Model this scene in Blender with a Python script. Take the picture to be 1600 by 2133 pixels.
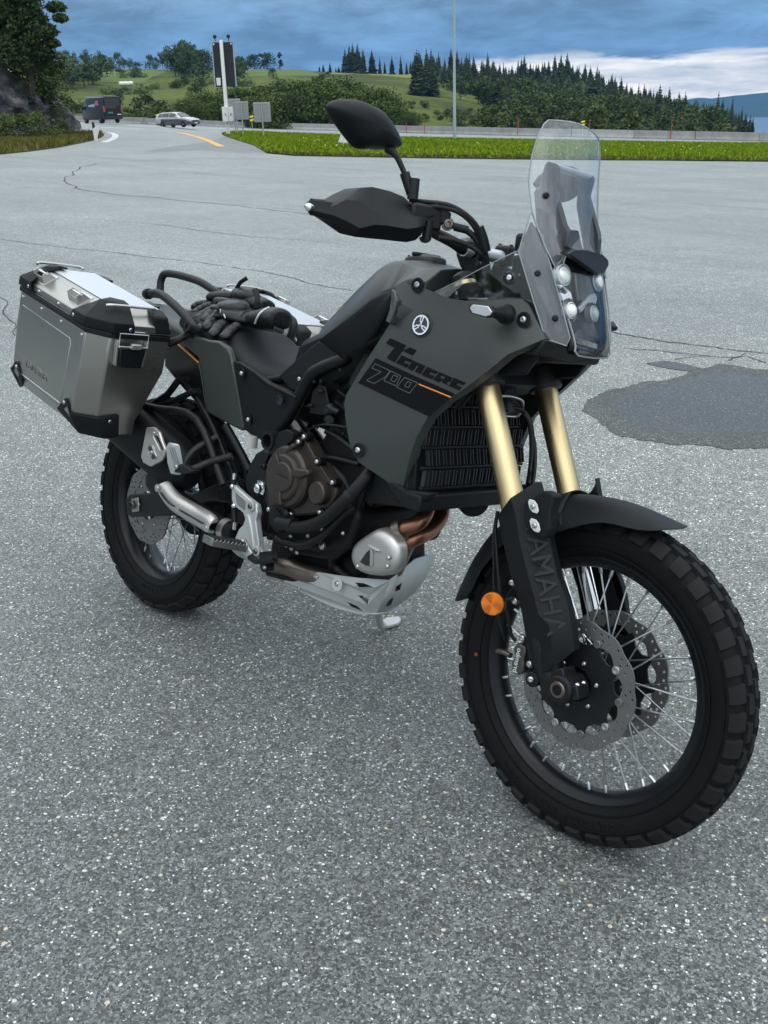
import bpy, bmesh, math, random
import numpy as np
from mathutils import Vector, Matrix, noise
from mathutils.geometry import tessellate_polygon
for _o in list(bpy.data.objects): bpy.data.objects.remove(_o)
SC = bpy.context.scene
COL = SC.collection
R = math.radians
random.seed(7); rng = np.random.default_rng(7)

# ------------------------------------------------------------------ camera
cam_d = bpy.data.cameras.new('camera'); cam = bpy.data.objects.new('camera', cam_d); COL.objects.link(cam)
cam_d.sensor_fit = 'HORIZONTAL'; cam_d.sensor_width = 36; cam_d.lens = 47.7307
cam_d.clip_start = .05; cam_d.clip_end = 30000
cam.matrix_world = Matrix([[0.698542, -0.243514, 0.67286, 2.645286], [0.715003, 0.274934, -0.642792, -1.525975], [-0.028464, 0.930114, 0.366166, 1.46423], [0.0, 0.0, 0.0, 1.0]])
SC.camera = cam
SC.render.resolution_x = 768; SC.render.resolution_y = 1024

# ------------------------------------------------------------------ sky, sun, exposure
SUN_EL, SUN_AZ = R(68), R(-15)          # compass angle of the sun in the x-y plane
W = bpy.data.worlds.new('World'); SC.world = W; W.use_nodes = True
def build_world():
    nt = W.node_tree; nt.nodes.clear(); N = nt.nodes.new; L = nt.links.new
    out = N('ShaderNodeOutputWorld')
    tc = N('ShaderNodeTexCoord')
    sky = N('ShaderNodeTexSky'); sky.sky_type = 'NISHITA'; sky.sun_disc = False
    sky.sun_elevation = SUN_EL; sky.sun_rotation = math.pi/2 - SUN_AZ; sky.altitude = 150
    sky.air_density = 1.2; sky.dust_density = 1.5
    bg1 = N('ShaderNodeBackground'); bg1.inputs[1].default_value = .1; L(sky.outputs[0], bg1.inputs[0])
    sep = N('ShaderNodeSeparateXYZ'); L(tc.outputs['Generated'], sep.inputs[0])
    def math_(op, a, b=None, c=None, clamp=False):
        m = N('ShaderNodeMath'); m.operation = op; m.use_clamp = clamp
        for i, x in enumerate((a, b, c)):
            if x is None: continue
            if isinstance(x, (int, float)): m.inputs[i].default_value = x
            else: L(x, m.inputs[i])
        return m.outputs[0]
    z = math_('MAXIMUM', sep.outputs[2], 0.0)
    # cloud deck seen in perspective: direction divided by height
    zz = math_('ADD', z, .20)
    px = math_('DIVIDE', sep.outputs[0], zz); py = math_('DIVIDE', sep.outputs[1], zz)
    cmb = N('ShaderNodeCombineXYZ'); L(px, cmb.inputs[0]); L(py, cmb.inputs[1])
    def noise_(scale, detail, rough, vec, dist=0.0):
        n = N('ShaderNodeTexNoise'); n.inputs['Scale'].default_value = scale; n.inputs['Detail'].default_value = detail
        n.inputs['Roughness'].default_value = rough; n.inputs['Distortion'].default_value = dist; L(vec, n.inputs['Vector']); return n.outputs['Fac']
    n1 = noise_(1.1, 7, .58, cmb.outputs[0], .5); n2 = noise_(4.2, 7, .62, cmb.outputs[0], .5)
    # stretched streaks near the horizon
    mp = N('ShaderNodeMapping'); mp.inputs['Scale'].default_value = (3.2, 3.2, 26); L(tc.outputs['Generated'], mp.inputs[0])
    n3 = noise_(2.0, 7, .6, mp.outputs[0], .3)
    el = N('ShaderNodeValToRGB'); L(z, el.inputs[0])
    cr = el.color_ramp; cr.interpolation = 'EASE'
    stops = [(0, (.36,.48,.62)), (.03, (.18,.33,.55)), (.07, (.145,.285,.475)), (.12, (.27,.41,.57)), (.22, (.58,.70,.82)), (.45, (1.25,1.33,1.38)), (1, (1.55,1.62,1.66))]
    cr.elements[0].position = 0; cr.elements[0].color = (*stops[0][1], 1)
    cr.elements[1].position = 1; cr.elements[1].color = (*stops[-1][1], 1)
    for p, c in stops[1:-1]:
        e = cr.elements.new(p); e.color = (*c, 1)
    # the dark cloud base stands ahead, over the hills; behind the photographer the low sky is open and pale
    vf = N('ShaderNodeVectorMath'); vf.operation = 'DOT_PRODUCT'; L(tc.outputs['Generated'], vf.inputs[0]); vf.inputs[1].default_value = (-0.723078, 0.690766, 0)
    op = N('ShaderNodeMapRange'); op.interpolation_type = 'SMOOTHSTEP'; L(vf.outputs['Value'], op.inputs[0]); op.inputs[1].default_value = .55; op.inputs[2].default_value = -.45; op.inputs[3].default_value = 0; op.inputs[4].default_value = .65
    lowsky = N('ShaderNodeMix'); lowsky.data_type = 'RGBA'; L(math_('MULTIPLY', op.outputs[0], math_('SUBTRACT', 1.0, math_('MULTIPLY', z, 1.6), clamp=True)), lowsky.inputs['Factor']); L(el.outputs[0], lowsky.inputs['A']); lowsky.inputs['B'].default_value = (1.0, 1.05, 1.08, 1)
    # mottling of the cloud base
    mot = math_('ADD', math_('MULTIPLY', n1, .9), math_('MULTIPLY', n2, .55))      # ~0.72 mean
    mot = math_('ADD', math_('MULTIPLY', math_('SUBTRACT', mot, .72), 3.6), 1.0)
    mot = math_('MINIMUM', math_('MAXIMUM', mot, .62), 1.65)
    mul = N('ShaderNodeVectorMath'); mul.operation = 'SCALE'; L(lowsky.outputs['Result'], mul.inputs[0]); L(mot, mul.inputs['Scale'])
    # bright break in the clouds low above the fjord
    vm = N('ShaderNodeVectorMath'); vm.operation = 'DOT_PRODUCT'; L(tc.outputs['Generated'], vm.inputs[0]); vm.inputs[1].default_value = (-0.4797, 0.8774, 0)
    az = N('ShaderNodeMapRange'); az.interpolation_type = 'SMOOTHSTEP'; L(vm.outputs['Value'], az.inputs[0])
    az.inputs[1].default_value = .90; az.inputs[2].default_value = .985
    edge = math_('ADD', z, math_('MULTIPLY', math_('SUBTRACT', n3, .5), .042))
    lo = N('ShaderNodeMapRange'); lo.interpolation_type = 'SMOOTHSTEP'; L(edge, lo.inputs[0])
    top = math_('ADD', math_('MULTIPLY', az.outputs[0], .043), -.004)
    L(math_('SUBTRACT', top, .004), lo.inputs[1]); L(math_('ADD', top, .003), lo.inputs[2]); lo.inputs[3].default_value = 1; lo.inputs[4].default_value = 0
    brk = math_('MULTIPLY', lo.outputs[0], az.outputs[0])
    wn = N('ShaderNodeValToRGB'); L(n3, wn.inputs[0]); wr = wn.color_ramp
    wr.elements[0].position = .33; wr.elements[0].color = (.55,.62,.66,1); wr.elements[1].position = .56; wr.elements[1].color = (1.65,1.48,1.28,1)
    mx = N('ShaderNodeMix'); mx.data_type = 'RGBA'; L(brk, mx.inputs['Factor']); L(mul.outputs[0], mx.inputs['A']); L(wn.outputs[0], mx.inputs['B'])
    bg2 = N('ShaderNodeBackground'); bg2.inputs[1].default_value = 1.0; L(mx.outputs['Result'], bg2.inputs[0])
    ms = N('ShaderNodeMixShader'); ms.inputs[0].default_value = .86; L(bg1.outputs[0], ms.inputs[1]); L(bg2.outputs[0], ms.inputs[2])
    L(ms.outputs[0], out.inputs[0])
build_world()
sun_d = bpy.data.lights.new('sun', 'SUN'); sun = bpy.data.objects.new('sun', sun_d); COL.objects.link(sun)
sun_d.energy = .65; sun_d.angle = R(60); sun_d.color = (1, .96, .9)
sun.rotation_euler = Vector((math.cos(SUN_EL)*math.cos(SUN_AZ), math.cos(SUN_EL)*math.sin(SUN_AZ), math.sin(SUN_EL))).to_track_quat('Z', 'Y').to_euler()
sun.location = (0, 0, 60)
VS = SC.view_settings; VS.view_transform = 'Standard'; VS.look = 'None'; VS.gamma = 1; VS.use_curve_mapping = False; VS.exposure = 0.15
SC.cycles.max_bounces = 8; SC.cycles.transparent_max_bounces = 12; SC.cycles.use_denoising = True
SC.cycles.caustics_reflective = False; SC.cycles.caustics_refractive = False

# ------------------------------------------------------------------ view-aligned landscape frame (metres right u, forward v)
CO = Vector((2.6453, -1.5260, 0)); FWD = Vector((-0.723078, 0.690766, 0)); RGT = Vector((0.690766, 0.723078, 0))
def VW(u, v, z=0.0): return CO + RGT*u + FWD*v + Vector((0, 0, z))
def sstep(a, b, x):
    t = min(1, max(0, (x-a)/(b-a))); return t*t*(3-2*t)
def ground_z(u, v):
    """The lot falls gently to the right beyond the place where the motorcycle stands, and the road climbs at the left."""
    return (-.0488*u-.0076*(v-2.5))*sstep(5, 16, v)+.55*sstep(-15, -27, u)*sstep(60, 97, v)

# ------------------------------------------------------------------ helpers
def node_mat(name):
    m = bpy.data.materials.new(name); m.use_nodes = True
    nt = m.node_tree; b = nt.nodes['Principled BSDF']
    return m, nt, b
def mat(name, col, rough=.5, metal=0.0, spec=.5, bump=0.0, bscale=400, var=0.0, vscale=6, rvar=0.0, coat=0.0, aniso=None, trans=0.0, ior=1.5, alpha=1.0, sheen=0.0):
    m, nt, b = node_mat(name); N = nt.nodes.new; L = nt.links.new
    b.inputs['Base Color'].default_value = (*col, 1); b.inputs['Roughness'].default_value = rough
    b.inputs['Metallic'].default_value = metal; b.inputs['Specular IOR Level'].default_value = spec
    b.inputs['Coat Weight'].default_value = coat; b.inputs['IOR'].default_value = ior
    b.inputs['Transmission Weight'].default_value = trans; b.inputs['Alpha'].default_value = alpha
    b.inputs['Sheen Weight'].default_value = sheen
    tc = N('ShaderNodeTexCoord')
    if bump:
        n = N('ShaderNodeTexNoise'); n.inputs['Scale'].default_value = bscale; n.inputs['Detail'].default_value = 3; L(tc.outputs['Object'], n.inputs['Vector'])
        bm = N('ShaderNodeBump'); bm.inputs['Strength'].default_value = bump; bm.inputs['Distance'].default_value = .001 if bscale > 100 else .003
        if aniso:
            mp = N('ShaderNodeMapping'); mp.inputs['Scale'].default_value = aniso; L(tc.outputs['Object'], mp.inputs[0]); L(mp.outputs[0], n.inputs['Vector'])
        L(n.outputs['Fac'], bm.inputs['Height']); L(bm.outputs[0], b.inputs['Normal'])
    if var or rvar:
        n = N('ShaderNodeTexNoise'); n.inputs['Scale'].default_value = vscale; n.inputs['Detail'].default_value = 6; n.inputs['Roughness'].default_value = .6; L(tc.outputs['Object'], n.inputs['Vector'])
        if var:
            mr = N('ShaderNodeMapRange'); mr.inputs[1].default_value = .25; mr.inputs[2].default_value = .75; mr.inputs[3].default_value = 1-var; mr.inputs[4].default_value = 1+var; L(n.outputs['Fac'], mr.inputs[0])
            hs = N('ShaderNodeHueSaturation'); hs.inputs['Color'].default_value = (*col, 1); L(mr.outputs[0], hs.inputs['Value']); L(hs.outputs[0], b.inputs['Base Color'])
        if rvar:
            mr = N('ShaderNodeMapRange'); mr.inputs[1].default_value = .25; mr.inputs[2].default_value = .75; mr.inputs[3].default_value = max(.02, rough-rvar); mr.inputs[4].default_value = rough+rvar; L(n.outputs['Fac'], mr.inputs[0]); L(mr.outputs[0], b.inputs['Roughness'])
    return m
def sheet_glass(name, tint=(1,1,1), refl=.08, rough=.03, white=0.0):
    """Thin clear plastic: transparent, with a fresnel reflection and a whitish share that stands in for reflected sky."""
    m, nt, b = node_mat(name); N = nt.nodes.new; L = nt.links.new
    out = nt.nodes['Material Output']
    tr = N('ShaderNodeBsdfTransparent'); tr.inputs[0].default_value = (*tint, 1)
    gl = N('ShaderNodeBsdfGlossy'); gl.inputs['Roughness'].default_value = rough
    fr = N('ShaderNodeFresnel'); fr.inputs[0].default_value = 1.45
    mr = N('ShaderNodeMapRange'); L(fr.outputs[0], mr.inputs[0]); mr.inputs[1].default_value = 0; mr.inputs[2].default_value = 1; mr.inputs[3].default_value = refl*.5; mr.inputs[4].default_value = 1
    mx = N('ShaderNodeMixShader'); L(mr.outputs[0], mx.inputs[0]); L(tr.outputs[0], mx.inputs[1]); L(gl.outputs[0], mx.inputs[2])
    last = mx.outputs[0]
    if white:  # diffuse white mixed in to imitate bright sky mirrored in the plastic
        df = N('ShaderNodeBsdfDiffuse'); df.inputs[0].default_value = (.8, .85, .9, 1)
        m2 = N('ShaderNodeMixShader'); m2.inputs[0].default_value = white; L(last, m2.inputs[1]); L(df.outputs[0], m2.inputs[2]); last = m2.outputs[0]
    L(last, out.inputs[0])
    return m

ORIGIN = {}
def _org(parent):
    p = parent
    while p is not None:
        if p.name in ORIGIN: return ORIGIN[p.name]
        p = p.parent
    return Vector((0, 0, 0))
def add_mods(o, bevel, seg, solid, subsurf, soff):
    if solid:
        md = o.modifiers.new('solid', 'SOLIDIFY'); md.thickness = solid; md.offset = soff
    if bevel:
        md = o.modifiers.new('bevel', 'BEVEL'); md.width = bevel; md.segments = seg; md.limit_method = 'ANGLE'; md.angle_limit = R(28); md.use_clamp_overlap = True
        md.miter_outer = 'MITER_ARC'
    if subsurf:
        md = o.modifiers.new('sub', 'SUBSURF'); md.levels = subsurf; md.render_levels = subsurf
def link(name, me, m, parent=None, loc=None):
    o = bpy.data.objects.new(name, me); COL.objects.link(o)
    if m is not None and len(me.materials) == 0:
        for x in (m if isinstance(m, (list, tuple)) else [m]): me.materials.append(x)
    if parent is not None: o.parent = parent
    if loc is not None: o.location = loc
    return o
def mk(name, V, F, m, parent=None, smooth=38, bevel=0, seg=2, solid=0, subsurf=0, soff=-1, mi=None, fixn=True, **props):
    """One mesh object; V in the frame of the thing (bike frame), shifted to the thing's own base."""
    org = _org(parent)
    me = bpy.data.meshes.new(name)
    me.from_pydata([tuple(Vector(v)-org) for v in V], [], [tuple(f) for f in F])
    if fixn:
        bm = bmesh.new(); bm.from_mesh(me); bmesh.ops.remove_doubles(bm, verts=bm.verts, dist=1e-5) if fixn == 2 else None
        bmesh.ops.recalc_face_normals(bm, faces=bm.faces); bm.to_mesh(me); bm.free()
    o = link(name, me, m, parent)
    if mi is not None and fixn != 2:
        for p, k in zip(me.polygons, mi): p.material_index = k
    if smooth is not None:
        me.polygons.foreach_set('use_smooth', [True]*len(me.polygons)); me.set_sharp_from_angle(angle=R(smooth))
    add_mods(o, bevel, seg, solid, subsurf, soff)
    for k, v in props.items(): o[k] = v
    return o
class MB:
    """Collects simple solids into one mesh."""
    def __init__(s): s.V = []; s.F = []; s.mi = []; s.cur = 0
    def add(s, V, F):
        n = len(s.V); s.V += [Vector(v) for v in V]
        for f in F: s.F.append(tuple(i+n for i in f)); s.mi.append(s.cur)
        return s
    def box(s, c, d, rot=None):
        c = Vector(c); h = Vector(d)*.5; rot = rot or Matrix.Identity(3)
        V = [c+rot@Vector((x*h.x, y*h.y, z*h.z)) for x in (-1, 1) for y in (-1, 1) for z in (-1, 1)]
        return s.add(V, [(0,1,3,2),(4,6,7,5),(0,4,5,1),(2,3,7,6),(0,2,6,4),(1,5,7,3)])
    def bar(s, a, b, w, h, up=(0,0,1)):
        a = Vector(a); b = Vector(b); d = b-a; t = d.normalized(); u = Vector(up); sx = t.cross(u)
        if sx.length < 1e-4: sx = t.cross(Vector((1,0,0)))
        sx.normalize(); u = sx.cross(t)
        rot = Matrix((t, sx, u)).transposed()
        return s.box((a+b)/2, (d.length, w, h), rot)
    def tube(s, P, r, n=10, cap=True):
        V, F = tube_geo(P, r, n, cap); return s.add(V, F)
    def cyl(s, a, b, r, n=14): return s.tube([a, b], r, n)
    def lathe(s, prof, c, axis, n=32, close=False):
        V, F = lathe_geo(prof, c, axis, n, close); return s.add(V, F)
    def prism(s, pts, off):
        n = len(pts); off = Vector(off); V = [Vector(p) for p in pts]+[Vector(p)+off for p in pts]
        return s.add(V, [tuple(range(n)), tuple(range(2*n-1, n-1, -1))]+[(i, (i+1) % n, (i+1) % n+n, i+n) for i in range(n)])
    def build(s, name, m, parent=None, **k): return mk(name, s.V, s.F, m, parent, mi=s.mi if len(set(s.mi)) > 1 else None, **k)
def catmull(P, n=6, closed=False):
    P = [Vector(p) for p in P]; out = []; N = len(P)
    for i in range(N if closed else N-1):
        if closed: a, b, c, d = P[i-1], P[i], P[(i+1) % N], P[(i+2) % N]
        else: b, c = P[i], P[i+1]; a = P[i-1] if i else b*2-c; d = P[i+2] if i+2 < N else c*2-b
        for k in range(n):
            t = k/n; out.append(.5*((2*b)+(c-a)*t+(2*a-5*b+4*c-d)*t*t+(3*b-a-3*c+d)*t**3))
    if not closed: out.append(P[-1])
    return out
def tube_geo(P, r, n=10, cap=True, squash=None):
    P = [Vector(p) for p in P]; m = len(P); rs = r if isinstance(r, (list, tuple)) else [r]*m
    if len(rs) != m: rs = list(np.interp(np.linspace(0, 1, m), np.linspace(0, 1, len(rs)), rs))
    T = []
    for i in range(m):
        t = (P[min(i+1, m-1)]-P[max(i-1, 0)]); T.append(t.normalized() if t.length > 1e-9 else Vector((1,0,0)))
    ref = Vector((0,0,1)) if abs(T[0].z) < .9 else Vector((0,1,0))
    nrm = (ref-T[0]*ref.dot(T[0])).normalized(); V = []; F = []
    for i in range(m):
        nrm = (nrm-T[i]*nrm.dot(T[i])); nrm.normalize(); bi = T[i].cross(nrm)
        for k in range(n):
            a = 2*math.pi*k/n; V.append(P[i]+(nrm*math.cos(a)*(squash or 1)+bi*math.sin(a))*rs[i])
    for i in range(m-1):
        for k in range(n): F.append((i*n+k, i*n+(k+1) % n, (i+1)*n+(k+1) % n, (i+1)*n+k))
    if cap: F.append(tuple(range(n-1, -1, -1))); F.append(tuple(range((m-1)*n, m*n)))
    return V, F
def tube(name, P, r, m, parent=None, n=12, sm=6, cap=True, squash=None, **k):
    if sm and len(P) > 2:
        if isinstance(r, (list, tuple)): r = list(np.interp(np.linspace(0, 1, (len(P)-1)*sm+1), np.linspace(0, 1, len(r)), r))
        P = catmull(P, sm)
    V, F = tube_geo(P, r, n, cap, squash); return mk(name, V, F, m, parent, smooth=k.pop('smooth', 50), **k)
def frame_of(axis):
    a = Vector(axis).normalized(); u = Vector((0,0,1)) if abs(a.z) < .9 else Vector((1,0,0))
    x = (u-a*u.dot(a)).normalized(); return a, x, a.cross(x)
def lathe_geo(prof, c, axis, n=32, close=False):
    """prof: (height along axis, radius)"""
    c = Vector(c); a, x, y = frame_of(axis); V = []; F = []; m = len(prof)
    for h, r in prof:
        for k in range(n):
            t = 2*math.pi*k/n; V.append(c+a*h+(x*math.cos(t)+y*math.sin(t))*r)
    for i in range(m if close else m-1):
        j = (i+1) % m
        for k in range(n): F.append((i*n+k, i*n+(k+1) % n, j*n+(k+1) % n, j*n+k))
    if not close:
        if prof[0][1] > 1e-5: F.append(tuple(range(n-1, -1, -1)))
        if prof[-1][1] > 1e-5: F.append(tuple(range((m-1)*n, m*n)))
    return V, F
def lathe(name, prof, c, axis, m, parent=None, n=32, close=False, **k):
    V, F = lathe_geo(prof, c, axis, n, close); return mk(name, V, F, m, parent, **k)
def slab(name, pts, off, m, parent=None, holes=(), bevel=.0015, seg=2, **k):
    """A plate: outline (with holes) in 3D pushed along the vector off."""
    off = Vector(off); pts = [Vector(p) for p in pts]
    if not holes:
        mb = MB().prism(pts, off); return mb.build(name, m, parent, bevel=bevel, seg=seg, **k)
    loops = [pts]+[[Vector(p) for p in h] for h in holes]
    flat = [p for l in loops for p in l]; n = len(flat)
    tri = tessellate_polygon(loops)
    F = [tuple(t) for t in tri]+[tuple(i+n for i in reversed(t)) for t in tri]
    s = 0
    for l in loops:
        q = len(l)
        for i in range(q): F.append((s+i, s+(i+1) % q, s+(i+1) % q+n, s+i+n))
        s += q
    return mk(name, flat+[p+off for p in flat], F, m, parent, bevel=bevel, seg=seg, **k)
def loft_geo(S, cap=True, closed_ring=True):
    n = len(S[0]); V = [Vector(p) for s in S for p in s]; F = []
    for i in range(len(S)-1):
        for k in range(n if closed_ring else n-1): F.append((i*n+k, i*n+(k+1) % n, (i+1)*n+(k+1) % n, (i+1)*n+k))
    if cap and closed_ring: F.append(tuple(range(n-1, -1, -1))); F.append(tuple(range((len(S)-1)*n, len(S)*n)))
    return V, F
def loft(name, S, m, parent=None, cap=True, closed_ring=True, **k):
    V, F = loft_geo(S, cap, closed_ring); return mk(name, V, F, m, parent, **k)
def mir(P): return [Vector((p[0], -p[1], p[2])) for p in P]
def thing(name, label, cat, loc, rot=None, group=None, org=None):
    o = bpy.data.objects.new(name, None); COL.objects.link(o); o.empty_display_size = .1
    o.location = loc
    if rot is not None: o.rotation_euler = rot
    o['label'] = label; o['category'] = cat
    if group: o['group'] = group
    if org is not None: ORIGIN[o.name] = Vector(org)
    return o
def tag(o, label, cat, group=None):
    o['label'] = label; o['category'] = cat
    if group: o['group'] = group
    return o
def struct(o): o['kind'] = 'structure'; return o
def stuff(o): o['kind'] = 'stuff'; return o
def arc(c, r, a0, a1, n, ax='xz', y=0.0):
    return [Vector((c[0]+r*math.cos(a0+(a1-a0)*i/n), y, c[2]+r*math.sin(a0+(a1-a0)*i/n))) for i in range(n+1)]

# ------------------------------------------------------------------ ground materials
def asphalt_mat(name, dark=1.0, wet=False):
    m, nt, b = node_mat(name); N = nt.nodes.new; L = nt.links.new
    tc = N('ShaderNodeTexCoord'); P = tc.outputs['Object']
    def vor(scale, feat='F1', rnd=1.0):
        v = N('ShaderNodeTexVoronoi'); v.feature = feat; v.inputs['Scale'].default_value = scale; v.inputs['Randomness'].default_value = rnd; L(P, v.inputs['Vector']); return v
    def noi(scale, d=5, r=.6):
        n = N('ShaderNodeTexNoise'); n.inputs['Scale'].default_value = scale; n.inputs['Detail'].default_value = d; n.inputs['Roughness'].default_value = r; L(P, n.inputs['Vector']); return n.outputs['Fac']
    def ramp(src, stops, interp='LINEAR'):
        r = N('ShaderNodeValToRGB'); L(src, r.inputs[0]); e = r.color_ramp.elements; r.color_ramp.interpolation = interp
        e[0].position, e[0].color = stops[0][0], (*stops[0][1], 1); e[1].position, e[1].color = stops[-1][0], (*stops[-1][1], 1)
        for p, c in stops[1:-1]:
            x = e.new(p); x.color = (*c, 1)
        return r.outputs[0]
    def mix(f, a, c, mode='MIX'):
        x = N('ShaderNodeMix'); x.data_type = 'RGBA'; x.blend_type = mode
        if isinstance(f, float): x.inputs['Factor'].default_value = f
        else: L(f, x.inputs['Factor'])
        L(a, x.inputs['A']); L(c, x.inputs['B']); return x.outputs['Result']
    def mth(op, a, bb):
        x = N('ShaderNodeMath'); x.operation = op
        for i, q in enumerate((a, bb)):
            if isinstance(q, (int, float)): x.inputs[i].default_value = q
            else: L(q, x.inputs[i])
        return x.outputs[0]
    def sepc(c):
        s = N('ShaderNodeSeparateColor'); L(c, s.inputs[0]); return s.outputs
    k = dark
    g = lambda v, t=0.0: (v*k*.925, v*k, v*k*.985)
    # small aggregate: every cell is a stone of its own grey
    v1 = vor(230); s1 = sepc(v1.outputs['Color'])
    fine = ramp(s1[0], [(0, g(.035)), (.30, g(.078)), (.62, g(.130)), (.87, g(.185)), (.962, g(.26)), (.982, g(.56)), (1, g(.66))])
    v2 = vor(105); s2 = sepc(v2.outputs['Color'])
    big = ramp(s2[1], [(0, g(.05)), (.4, g(.10)), (.75, g(.16)), (.94, g(.21)), (.972, (.50*k, .51*k, .49*k)), (.988, (.50*k, .41*k, .31*k)), (1, g(.58))])
    bigmask = ramp(s2[2], [(.0, (0,0,0)), (.70, (0,0,0)), (.72, (1,1,1)), (1, (1,1,1))])
    bigsz = ramp(v2.outputs['Distance'], [(0, (1,1,1)), (.0042*105, (1,1,1)), (.0052*105, (0,0,0)), (1, (0,0,0))])
    bm_ = mix(1.0, bigmask, bigsz, 'MULTIPLY')
    col = mix(bm_, fine, big)
    # bitumen showing between the stones
    ed = vor(230, 'DISTANCE_TO_EDGE'); gap = ramp(ed.outputs['Distance'], [(0, (.42,.42,.42)), (.10, (1,1,1)), (1, (1,1,1))])
    col = mix(1.0, col, gap, 'MULTIPLY')
    # wear: broad patches and tyre-polished streaks
    lo = noi(.35, 6, .62); col = mix(1.0, col, ramp(lo, [(.30, (.82,.83,.83)), (.52, (1,1,1)), (.72, (1.14,1.15,1.14))]), 'MULTIPLY')
    mp = N('ShaderNodeMapping'); mp.inputs['Rotation'].default_value = (0, 0, R(-44)); mp.inputs['Scale'].default_value = (.07, 1.1, 1); L(P, mp.inputs[0])
    ns = N('ShaderNodeTexNoise'); ns.inputs['Scale'].default_value = 1.0; ns.inputs['Detail'].default_value = 6; ns.inputs['Roughness'].default_value = .62; L(mp.outputs[0], ns.inputs['Vector'])
    col = mix(1.0, col, ramp(ns.outputs['Fac'], [(.28, (.78,.79,.79)), (.45, (1,1,1)), (.70, (1.08,1.08,1.08))]), 'MULTIPLY')
    me = noi(7, 6, .7); col = mix(1.0, col, ramp(me, [(.3, (.86,.86,.86)), (.7, (1.12,1.12,1.12))]), 'MULTIPLY')
    # grazing sheen put into the colour: asphalt dark near the camera, paler further out
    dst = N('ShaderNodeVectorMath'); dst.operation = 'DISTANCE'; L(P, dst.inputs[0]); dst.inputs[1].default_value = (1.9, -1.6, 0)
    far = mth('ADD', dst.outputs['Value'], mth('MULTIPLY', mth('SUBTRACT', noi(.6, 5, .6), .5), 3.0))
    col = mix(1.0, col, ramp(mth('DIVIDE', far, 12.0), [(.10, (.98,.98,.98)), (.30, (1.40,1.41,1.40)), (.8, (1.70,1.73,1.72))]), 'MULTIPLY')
    # dried silt round the damp place
    d2 = N('ShaderNodeVectorMath'); d2.operation = 'DISTANCE'; L(P, d2.inputs[0]); d2.inputs[1].default_value = (0.497, 2.340, 0)
    sl = mth('ADD', d2.outputs['Value'], mth('MULTIPLY', mth('SUBTRACT', noi(1.3, 6, .62), .5), 2.2))
    col = mix(1.0, col, ramp(mth('DIVIDE', sl, 5.0), [(.25, (1.22,1.20,1.16)), (.62, (1,1,1)), (1, (1,1,1))]), 'MULTIPLY')
    if wet:      # shallow water thins out to merely damp stone at the rim
        at = N('ShaderNodeAttribute'); at.attribute_name = 'depth'
        rg = N('ShaderNodeMapRange'); rg.interpolation_type = 'SMOOTHSTEP'; L(mth('ADD', at.outputs['Fac'], mth('MULTIPLY', mth('SUBTRACT', noi(9, 5, .7), .5), .28)), rg.inputs[0]); rg.inputs[1].default_value = .10; rg.inputs[2].default_value = .34
        rr = N('ShaderNodeMapRange'); L(rg.outputs[0], rr.inputs[0]); rr.inputs[3].default_value = .60; rr.inputs[4].default_value = .26; L(rr.outputs[0], b.inputs['Roughness'])
        cc = N('ShaderNodeMapRange'); L(rg.outputs[0], cc.inputs[0]); cc.inputs[3].default_value = 1.25; cc.inputs[4].default_value = .75
        sc_ = N('ShaderNodeVectorMath'); sc_.operation = 'SCALE'; L(col, sc_.inputs[0]); L(cc.outputs[0], sc_.inputs['Scale']); col = sc_.outputs[0]
    L(col, b.inputs['Base Color'])
    n3 = noi(420, 3, .6)
    bh = mth('ADD', mth('MULTIPLY', ed.outputs['Distance'], .9), mth('MULTIPLY', n3, .5))
    bh = mth('ADD', bh, mth('MULTIPLY', s1[1], .5))
    bp = N('ShaderNodeBump'); bp.inputs['Distance'].default_value = .0016 if not wet else .0012; bp.inputs['Strength'].default_value = .9 if not wet else .55
    L(bh, bp.inputs['Height']); L(bp.outputs[0], b.inputs['Normal'])
    if not wet: b.inputs['Roughness'].default_value = .62
    b.inputs['Specular IOR Level'].default_value = .55 if not wet else .34
    return m
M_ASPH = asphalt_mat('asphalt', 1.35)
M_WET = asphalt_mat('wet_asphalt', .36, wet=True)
M_CRACK = mat('bitumen_crack', (.022,.024,.025), .8, bump=.5, bscale=200)
M_PAINT_W = mat('road_paint_white', (.62,.62,.60), .7, bump=.4, bscale=60, var=.2, vscale=8)
M_PAINT_O = mat('road_paint_orange', (.80,.40,.07), .7, bump=.4, bscale=60, var=.15, vscale=8)

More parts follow.
